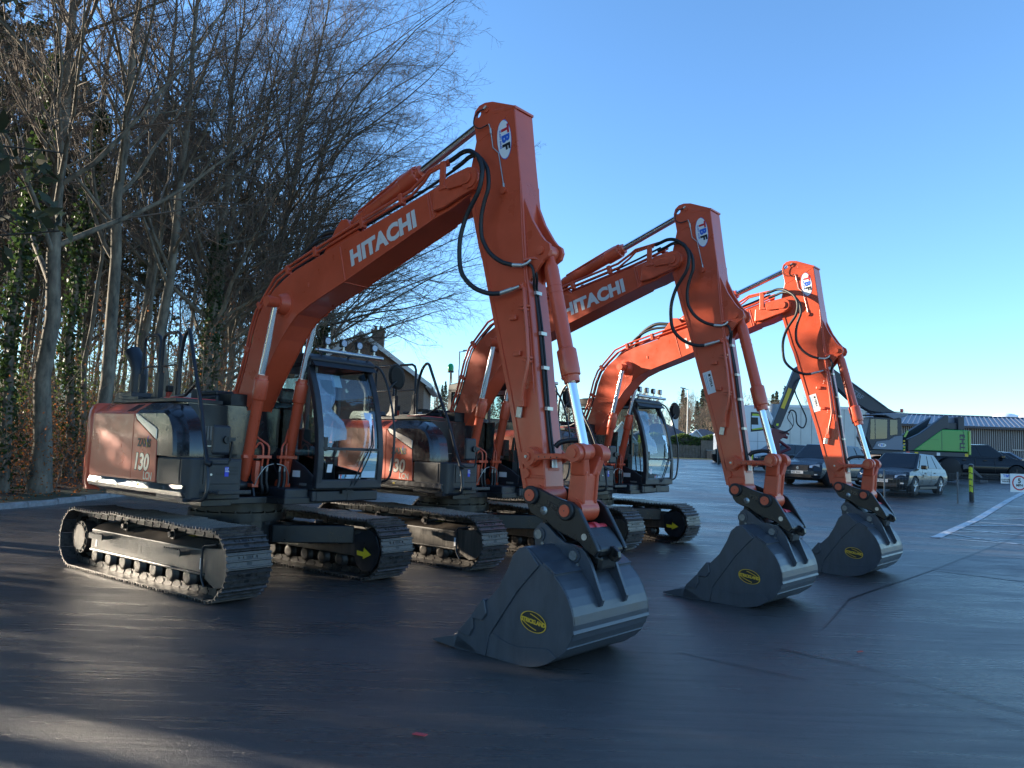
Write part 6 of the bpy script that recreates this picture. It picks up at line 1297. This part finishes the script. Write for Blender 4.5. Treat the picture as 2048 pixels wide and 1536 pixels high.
for x in (0.7, -1.7):
    w = MB(); w.lathe([(-0.15, 0.3), (-0.15, 0.45), (-0.1, 0.5), (0.1, 0.5), (0.15, 0.45), (0.15, 0.3)], (x, -1.05, 0.5), (0, 1, 0), 24); wo = w.build('wheel', 'tyre', e); MB().ycyl(x, 0.5, -1.2, -1.0, 0.29, 20).build('rim', 'rim', wo)
    w = MB(); w.lathe([(-0.15, 0.3), (-0.15, 0.45), (-0.1, 0.5), (0.1, 0.5), (0.15, 0.45), (0.15, 0.3)], (x, 1.05, 0.5), (0, 1, 0), 24); w.build('wheel', 'tyre', e)
MB().bx(-0.9, 1.0, -1.215, -1.2, 1.55, 1.57).build('seam', 'lorry_grey', e); MB().bx(0.38, 0.40, -1.215, -1.2, 1.0, 2.2).build('door_seam', 'lorry_grey', e)
e = empty('silo_stack', (18.9, 55, g(55))); tag(e, 'grey ribbed vertical stack between the white lorry and the curtain trailer', 'stack')
MB().cyl((0, 0, 0), (0, 0, 4.3), 0.30, 20).build('stack_body', 'lorry_grey', e)
for k in range(4): MB().cyl((0, 0, 2.4 + 0.5 * k), (0, 0, 2.47 + 0.5 * k), 0.32, 20).build('band', 'lorry_grey', e)
e = empty('curtain_trailer', (22.6, 56.5, g(56.5))); tag(e, 'cream curtain-sided trailer parked beyond the large dark SUV', 'trailer')
MB().bx(-3.4, 3.0, -1.25, 1.25, 1.15, 4.25).build('box', 'curtain', e, 0.02)
MB().bx(-3.45, 3.05, -1.29, 1.29, 4.10, 4.30).build('roof_rail', 'lorry_white', e)
for k in range(9): MB().bx(-3.3 + 0.78 * k, -3.27 + 0.78 * k, -1.265, -1.25, 1.2, 4.1).build('curtain_pole', 'clad_fin', e)
for k in range(5): MB().bx(-3.2 + 1.4 * k, -3.16 + 1.4 * k, -1.28, -1.25, 1.0, 1.3).build('strap', 'trim_black', e)
MB().bx(-3.4, 3.0, -1.2, 1.2, 0.95, 1.15).build('chassis', 'trim_black', e)
for x in (-2.4, 1.2, 2.3):
    for s in (-1, 1):
        w = MB(); w.lathe([(-0.15, 0.3), (-0.15, 0.45), (-0.1, 0.5), (0.1, 0.5), (0.15, 0.45), (0.15, 0.3)], (x, s * 1.05, 0.5), (0, 1, 0), 24); w.build('wheel', 'tyre', e)

# ------------------------------------------------------------------ green tree-felling material handler
mat('th_green', (0.03, 0.30, 0.05), 0.4, coat=0.3); mat('th_lime_lit', (0.22, 0.42, 0.06), 0.4, coat=0.3); mat('th_grey', (0.030, 0.038, 0.052), 0.45); mat('th_light', (0.17, 0.20, 0.25), 0.45)
yt = 38.0; zt = g(yt)
e = empty('material_handler', (19.6, yt, zt)); tag(e, 'green and grey wheeled material handler with raised crane boom, behind the parked cars', 'material handler')
X = lambda x: x - 19.6; Z = lambda z: z - zt
bd = MB().prism([(X(19.25), Z(2.33)), (X(21.9), Z(2.33)), (X(21.9), Z(3.38)), (X(20.65), Z(3.38))], -1.25, 1.25).build('engine_hood', 'th_green', e, 0.04, 2)
for x in (20.62, 21.95 - 0.3): MB().bx(X(x), X(x) + 0.02, -1.256, -1.25, Z(2.36), Z(3.36)).build('panel_seam', 'th_grey', bd)
b = MB(); b.bx(X(19.75), X(20.35), -1.256, -1.25, Z(2.36), Z(2.37)); b.bx(X(19.9), X(20.5), -1.256, -1.25, Z(2.88), Z(2.89)); b.build('hatch', 'th_grey', bd)
MB().bx(X(21.9), X(22.02), -1.27, 1.27, Z(2.2), Z(3.36)).build('sunlit_end', 'th_lime_lit', e, 0.03, 2)  # counterweight end: sunlight on the green put into its yellower colour
text_obj('lettering', 'TH3', 0.34, 'th_grey', bd, (X(21.72), -1.253, Z(2.42)), (0, 0, 1), (-1, 0, 0), 0.012, 1.25)
MB().prism([(X(19.0), Z(2.28)), (X(19.25), Z(2.33)), (X(20.65), Z(3.38)), (X(20.95), Z(3.45)), (X(20.95), Z(4.05)), (X(20.8), Z(4.05)), (X(19.6), Z(3.15)), (X(19.0), Z(2.85))], -1.27, -1.02).build('boom_support', 'th_grey', e, 0.02)
MB().prism([(X(19.0), Z(2.28)), (X(20.65), Z(3.38)), (X(20.95), Z(4.05)), (X(19.6), Z(3.15)), (X(19.0), Z(2.85))], 0.2, 0.5).build('boom_support', 'th_grey', e, 0.02)
b = MB(); b.bx(X(20.95), X(21.5), -1.1, 1.0, Z(3.40), Z(3.72)); b.bx(X(21.45), X(21.75), -1.2, 0.6, Z(3.38), Z(4.02)); b.build('exhaust_box', 'th_grey', e, 0.02)
MB().bx(X(21.1), X(21.5), -0.9, -0.5, Z(3.72), Z(4.0)).build('air_filter', 'th_light', e, 0.02)
b = MB(); b.bx(X(17.2), X(21.9), -1.2, 1.2, Z(2.08), Z(2.30)); b.build('platform', 'th_grey', e, 0.02)
for x, m in ((19.35, 'yellow'), (21.75, 'yellow'), (18.95, 'pink_red'), (20.4, 'sticker')): MB().bx(X(x), X(x) + 0.16, -1.21, -1.2, Z(2.12), Z(2.26)).build('marker', m, e)
cb = MB().prism([(X(17.3), Z(2.3)), (X(18.72), Z(2.3)), (X(18.72), Z(3.85)), (X(17.2), Z(3.85)), (X(17.0), Z(2.9))], -1.25, -0.15).build('cab', 'th_grey', e, 0.03)
MB().prism([(X(17.3), Z(2.32)), (X(18.74), Z(2.32)), (X(18.74), Z(3.02)), (X(18.35), Z(2.95)), (X(18.1), Z(2.78)), (X(17.5), Z(2.68))], -1.28, -1.25).build('cab_panel', 'th_light', cb, 0.01)
MB().prism([(X(17.2), Z(2.78)), (X(18.0), Z(2.85)), (X(18.02), Z(3.75)), (X(17.22), Z(3.75))], -1.262, -1.252).build('window', 'glass_dark', cb)
MB().prism([(X(18.15), Z(3.0)), (X(18.5), Z(3.06)), (X(18.5), Z(3.75)), (X(18.15), Z(3.75))], -1.262, -1.252).build('window', 'glass_dark', cb)
MB().bx(X(17.42), X(17.45), -1.27, -1.25, Z(2.8), Z(3.78)).build('window_bar', 'th_grey', cb)
MB().prism([(X(16.9), Z(3.95)), (X(18.0), Z(4.06)), (X(19.0), Z(4.06)), (X(18.9), Z(3.93)), (X(18.3), Z(3.78)), (X(17.9), Z(3.95))], -1.35, -0.1).build('cab_roof', 'th_light', cb, 0.03)
el = [(X(17.75) + 0.20 * math.cos(q), Z(2.52) + 0.09 * math.sin(q)) for q in np.linspace(0, 6.283, 25)[:-1]]
MB().prism(el, -1.29, -1.281).build('decal', 'white', cb)
for k, (c_, m_) in enumerate((('T', 'letter_red'), ('B', 'letter_blue'), ('F', 'letter_black'))): text_obj('lettering', c_, 0.14, m_, cb, (X(17.60) + 0.1 * k, -1.2915, Z(2.47)), (1, 0, 0), (0, 0, 1), 0.004)
MB().plate([(X(18.8), -1.2, Z(2.95)), (X(18.9), -1.2, Z(2.95)), (X(19.05), -1.2, Z(3.25)), (X(18.95), -1.2, Z(3.27))], (0, -1, 0), 0.06).build('grab_plate', 'th_lime_lit', e)
for k in range(4): MB().bx(X(18.78), X(18.86), -1.262, -1.25, Z(2.30) + 0.14 * k, Z(2.37) + 0.14 * k).build('hazard_stripe', 'yellow', e)
# undercarriage
b = MB(); b.bx(X(18.2), X(21.6), -0.5, 0.5, Z(1.45), Z(1.85)); b.cyl((X(20.0), 0, Z(1.85)), (X(20.0), 0, Z(2.1)), 0.7, 24); b.bx(X(19.7), X(21.5), -1.22, -0.6, Z(1.62), Z(1.80)); b.build('undercarriage', 'th_grey', e, 0.02)
for x in (18.7, 21.05):
    for s in (-1, 1):
        w = MB(); w.lathe([(-0.2, 0.3), (-0.2, 0.5), (-0.14, 0.56), (0.14, 0.56), (0.2, 0.5), (0.2, 0.3)], (X(x), s * 1.05, 0.56), (0, 1, 0), 28); wo = w.build('wheel', 'tyre', e); MB().ycyl(X(x), 0.56, s * 1.05 - 0.17, s * 1.05 + 0.17, 0.29, 20).build('rim', 'rim_dark', wo)
for x0, s in ((21.6, 1), (18.1, -1)):
    MB().prism([(X(x0), Z(1.75)), (X(x0) + s * 0.35, Z(1.72)), (X(x0) + s * 0.95, Z(1.15)), (X(x0) + s * 0.82, Z(1.12)), (X(x0) + s * 0.25, Z(1.55)), (X(x0), Z(1.5))], -1.3, -1.05).build('outrigger', 'th_grey', e, 0.02)
    MB().bx(X(x0) + s * 0.72, X(x0) + s * 1.1, -1.4, -0.95, 0.0, 0.1).build('outrigger_foot', 'th_grey', e, 0.01)
# crane: main boom up to the left, stick down to the claret felling head
bm_ = MB().prism([(X(18.9), Z(4.18)), (X(18.55), Z(4.35)), (X(15.8), Z(6.25)), (X(15.3), Z(6.75)), (X(15.05), Z(6.6)), (X(15.25), Z(6.0)), (X(16.6), Z(4.75)), (X(17.6), Z(4.2)), (X(18.4), Z(4.08))], -0.35, 0.05).build('boom', 'th_grey', e, 0.03)
MB().tube([(X(18.4), -0.42, Z(4.40)), (X(16.5), -0.42, Z(5.72))], 0.02, 6).build('pipe', 'steel', bm_)
text_obj('lettering', 'TBF', 0.34, 'th_light', bm_, (X(16.75), -0.36, Z(5.02)), (0.83, 0, -0.56), (0.56, 0, 0.83), 0.006)
MB().tube([(X(18.95), -0.15, Z(3.3)), (X(17.2), -0.15, Z(4.55))], 0.10, 12).build('boom_cylinder', 'th_grey', e)
st = MB().prism([(X(15.35), Z(6.75)), (X(15.05), Z(6.9)), (X(13.95), Z(6.2)), (X(12.85), Z(3.35)), (X(13.0), Z(3.1)), (X(13.25), Z(3.25)), (X(14.35), Z(6.0)), (X(15.1), Z(6.5))], -0.30, 0.0).build('stick', 'th_grey', e, 0.03)
MB().prism([(X(13.62), Z(5.2)), (X(13.80), Z(5.15)), (X(13.42), Z(4.15)), (X(13.25), Z(4.2))], -0.31, -0.302).build('hazard_sticker', 'yellow', st)
MB().prism([(X(13.05), Z(3.42)), (X(13.15), Z(3.42)), (X(13.12), Z(3.3)), (X(13.02), Z(3.32))], -0.315, -0.302).build('label', 'hi_yellow', st)
for pts, r in (([(X(14.2), -0.4, Z(5.7)), (X(13.95), -0.4, Z(5.45)), (X(13.9), -0.45, Z(5.0)), (X(14.15), -0.45, Z(4.4)), (X(14.45), -0.45, Z(3.7)), (X(14.3), -0.45, Z(3.25)), (X(14.0), -0.45, Z(3.45)), (X(13.95), -0.42, Z(3.95)), (X(13.75), -0.4, Z(4.1)), (X(13.6), -0.4, Z(3.95))], 0.035), ([(X(13.7), -0.4, Z(4.05)), (X(13.55), -0.4, Z(3.7)), (X(13.8), -0.4, Z(3.3)), (X(13.5), -0.38, Z(3.05)), (X(13.2), -0.35, Z(3.0))], 0.022), ([(X(13.75), -0.4, Z(4.0)), (X(13.85), -0.42, Z(3.5)), (X(13.7), -0.42, Z(3.15)), (X(13.3), -0.4, Z(2.9))], 0.018)):
    MB().tube(smooth_pts(pts, 4), r, 8).build('hose', 'rubber', e)
b = MB(); b.prism([(X(12.85), Z(3.2)), (X(13.5), Z(3.05)), (X(13.55), Z(2.85)), (X(13.2), Z(2.6)), (X(13.25), Z(1.9)), (X(13.05), Z(1.75)), (X(12.75), Z(1.8)), (X(12.7), Z(2.6))], -0.30, 0.15)
hd_ = b.build('felling_head', 'claret', e, 0.02)
for p in (((13.15, 2.62), (13.75, 2.22)), ((13.15, 1.95), (13.75, 2.22)), ((13.2, 2.85), (13.62, 2.75))): MB().tube([(X(p[0][0]), -0.2, Z(p[0][1])), (X(p[1][0]), -0.2, Z(p[1][1]))], 0.075, 8).build('claw_arm', 'claret', hd_)
MB().tube([(X(13.3), -0.2, Z(2.8)), (X(13.6), -0.2, Z(3.0)), (X(13.68), -0.2, Z(2.9))], 0.06, 8).build('claw', 'claret', hd_)
b = MB(); b.bx(X(12.7), X(13.3), -0.4, 0.25, 0.0, 0.75); b.build('saw_box', 'trim_black', hd_)
b = MB(); b.tube([(X(18.2), -0.8, Z(4.12)), (X(18.9), -0.8, Z(4.16)), (X(19.0), -0.8, Z(4.2))], 0.02, 6); b.bx(X(17.9), X(19.0), -0.85, -0.75, Z(4.14), Z(4.18)); b.build('roof_guard', 'th_grey', cb)
MB().cyl((X(18.95), -0.8, Z(4.18)), (X(18.95), -0.8, Z(4.32)), 0.07, 12).build('beacon', 'pink_red', cb)

# ------------------------------------------------------------------ bollards, mesh fence, signs, litter
def bollard(x, y, h, label):
    z = g(y); e = empty('bollard', (x, y, z)); tag(e, label, 'bollard', 'yellow and black posts')
    MB().cyl((0, 0, 0), (0, 0, h), 0.075, 20).build('post', 'trim_black', e); MB().lathe([(h, 0.075), (h + 0.03, 0.05), (h + 0.04, 0.01)], (0, 0, 0), (0, 0, 1), 20).build('cap', 'bucket_pin', e)
    for k in range(4):
        z0 = h * (0.28 + 0.175 * k); z1 = z0 + h * 0.15; b = MB(); A, B = [], []
        for q in np.linspace(R(150), R(275), 9):
            dz = -abs(q - R(212)) / R(62) * 0.045; A.append((0.078 * math.cos(q), 0.078 * math.sin(q), z0 + dz)); B.append((0.078 * math.cos(q), 0.078 * math.sin(q), z1 + dz))
        b.strip(A, B, True); b.build('reflector', 'hi_yellow', e)
bollard(16.17, 27, 1.28, 'tall black post with four yellow chevrons in front of the pickup')
bollard(12.6, 40, 1.0, 'yellow and black post below the white lorry')
bollard(14.25, 40.5, 0.95, 'yellow and black post left of the large dark SUV')
e = empty('gate_post', (13.55, 50, g(50))); tag(e, 'pair of black and yellow gate posts before the clipped hedge', 'gate post')
for x in (0, 0.32): MB().bx(x - 0.07, x + 0.07, -0.07, 0.07, 0, 1.5).build('post', 'trim_black', e)
for k in range(4): MB().bx(0.30, 0.37, -0.078, -0.071, 0.25 + 0.32 * k, 0.45 + 0.32 * k).build('stripe', 'hi_yellow', e)
e = empty('portable_toilet', (17.0, 62, g(62))); tag(e, 'blue portable toilet beside the low brick wall', 'portable toilet'); MB().bx(-0.5, 0.5, -0.5, 0.5, 0, 2.1).build('cabin', 'label_blue2' if False else 'th_light', e, 0.03); MB().bx(-0.4, 0.4, -0.52, -0.5, 0.1, 1.9).build('door', 'th_light', e, 0.01); MB().prism([(-0.55, 2.1), (0.55, 2.1), (0.4, 2.25), (-0.4, 2.25)], -0.5, 0.5).build('roof', 'lorry_white', e)
mat('wire', (0.11, 0.13, 0.15), 0.5, metal=0.5)
yf = 26.3; zf = g(yf); e = empty('mesh_fence', (18, yf, zf)); tag(e, 'low welded wire mesh fence across the right of the yard', 'fence')
b = MB(); x = -5.2
while x < 9.0: b.add([(x - 0.0022, 0, 0.06), (x + 0.0022, 0, 0.06), (x + 0.0022, 0, 1.0), (x - 0.0022, 0, 1.0), (x, 0.004, 0.06), (x, 0.004, 1.0)], [(0, 1, 2, 3), (0, 4, 5, 3), (1, 2, 5, 4)]); x += 0.05
for z in (0.08, 0.3, 0.55, 0.8, 1.0): b.bx(-5.2, 9.0, 0.004, 0.009, z, z + 0.004)
b.build('wire_panel', 'wire', e, kind='stuff')
for x in (-5.2, -2.7, 2.3, 4.8, 7.3): MB().bx(x - 0.02, x + 0.02, 0.012, 0.05, 0, 1.06).build('post', 'wire', e)
e = empty('parking_sign', (16.90, 26.24, 1.26)); tag(e, 'small white TBF customer parking sign on the mesh fence', 'sign'); MB().bx(-0.185, 0.185, -0.004, 0.004, -0.165, 0.165).build('board', 'white', e)
text_obj('lettering', 'TBF', 0.12, 'letter_blue', e, (0, -0.006, 0.055), (1, 0, 0), (0, 0, 1), 0.004, 1.1, align='CENTER'); text_obj('lettering', 'CUSTOMER\nPARKING', 0.066, 'letter_black', e, (0, -0.006, -0.055), (1, 0, 0), (0, 0, 1), 0.002, 1.0, align='CENTER')
e = empty('speed_sign', (17.32, 26.2, 1.13)); tag(e, 'white 5 MPH speed sign with red ring at the right edge', 'sign'); MB().bx(-0.31, 0.31, -0.004, 0.004, -0.31, 0.31).build('board', 'white', e)
b = MB()
for i in range(40):
    q0, q1 = 2 * math.pi * i / 40, 2 * math.pi * (i + 1) / 40; b.add([(r * math.cos(q), -0.006, r * math.sin(q)) for q, r in ((q0, 0.25), (q1, 0.25), (q1, 0.205), (q0, 0.205))], [(0, 1, 2, 3)])
b.build('red_ring', 'letter_red', e); text_obj('lettering', '5', 0.22, 'letter_black', e, (0, -0.006, 0.0), (1, 0, 0), (0, 0, 1), 0.008, 1.0, align='CENTER'); text_obj('lettering', 'MPH', 0.115, 'letter_black', e, (0, -0.006, -0.115), (1, 0, 0), (0, 0, 1), 0.004, 1.0, align='CENTER')
def scrap(name, loc, rz, size, m, label):
    b = MB(); b.prism([(-size, -size * 0.3), (size * 0.9, -size * 0.34), (size, size * 0.28), (-size * 0.8, size * 0.34)], 0.006, 0.011, 'z'); o = b.build(name, m); o.location = loc; o.rotation_euler = (R(2), R(-3), R(rz)); tag(o, label, 'litter')
scrap('red_scrap', (-0.433, 4.35, 0.004), -25, 0.042, 'pink_red', 'scrap of red plastic lying on the asphalt in the foreground')
scrap('red_scrap', (2.98, 6.57, 0.004), 20, 0.03, 'red_filter', 'small red scrap on the wet asphalt right of the buckets')
rg = np.random.default_rng(15); C = np.stack([rg.uniform(-7, 6, 260), rg.uniform(3.5, 13, 260), np.full(260, 0.006)], 1)
V, F = leaves(C, 0.022, rg, 0.3); V[:, 2] = 0.004 + np.abs(V[:, 2] - 0.006) * 0.3
put('leaf_bits', npmesh('leaf_bits', [(V, F, 0)], ['dead_leaf'], False), kind='stuff')
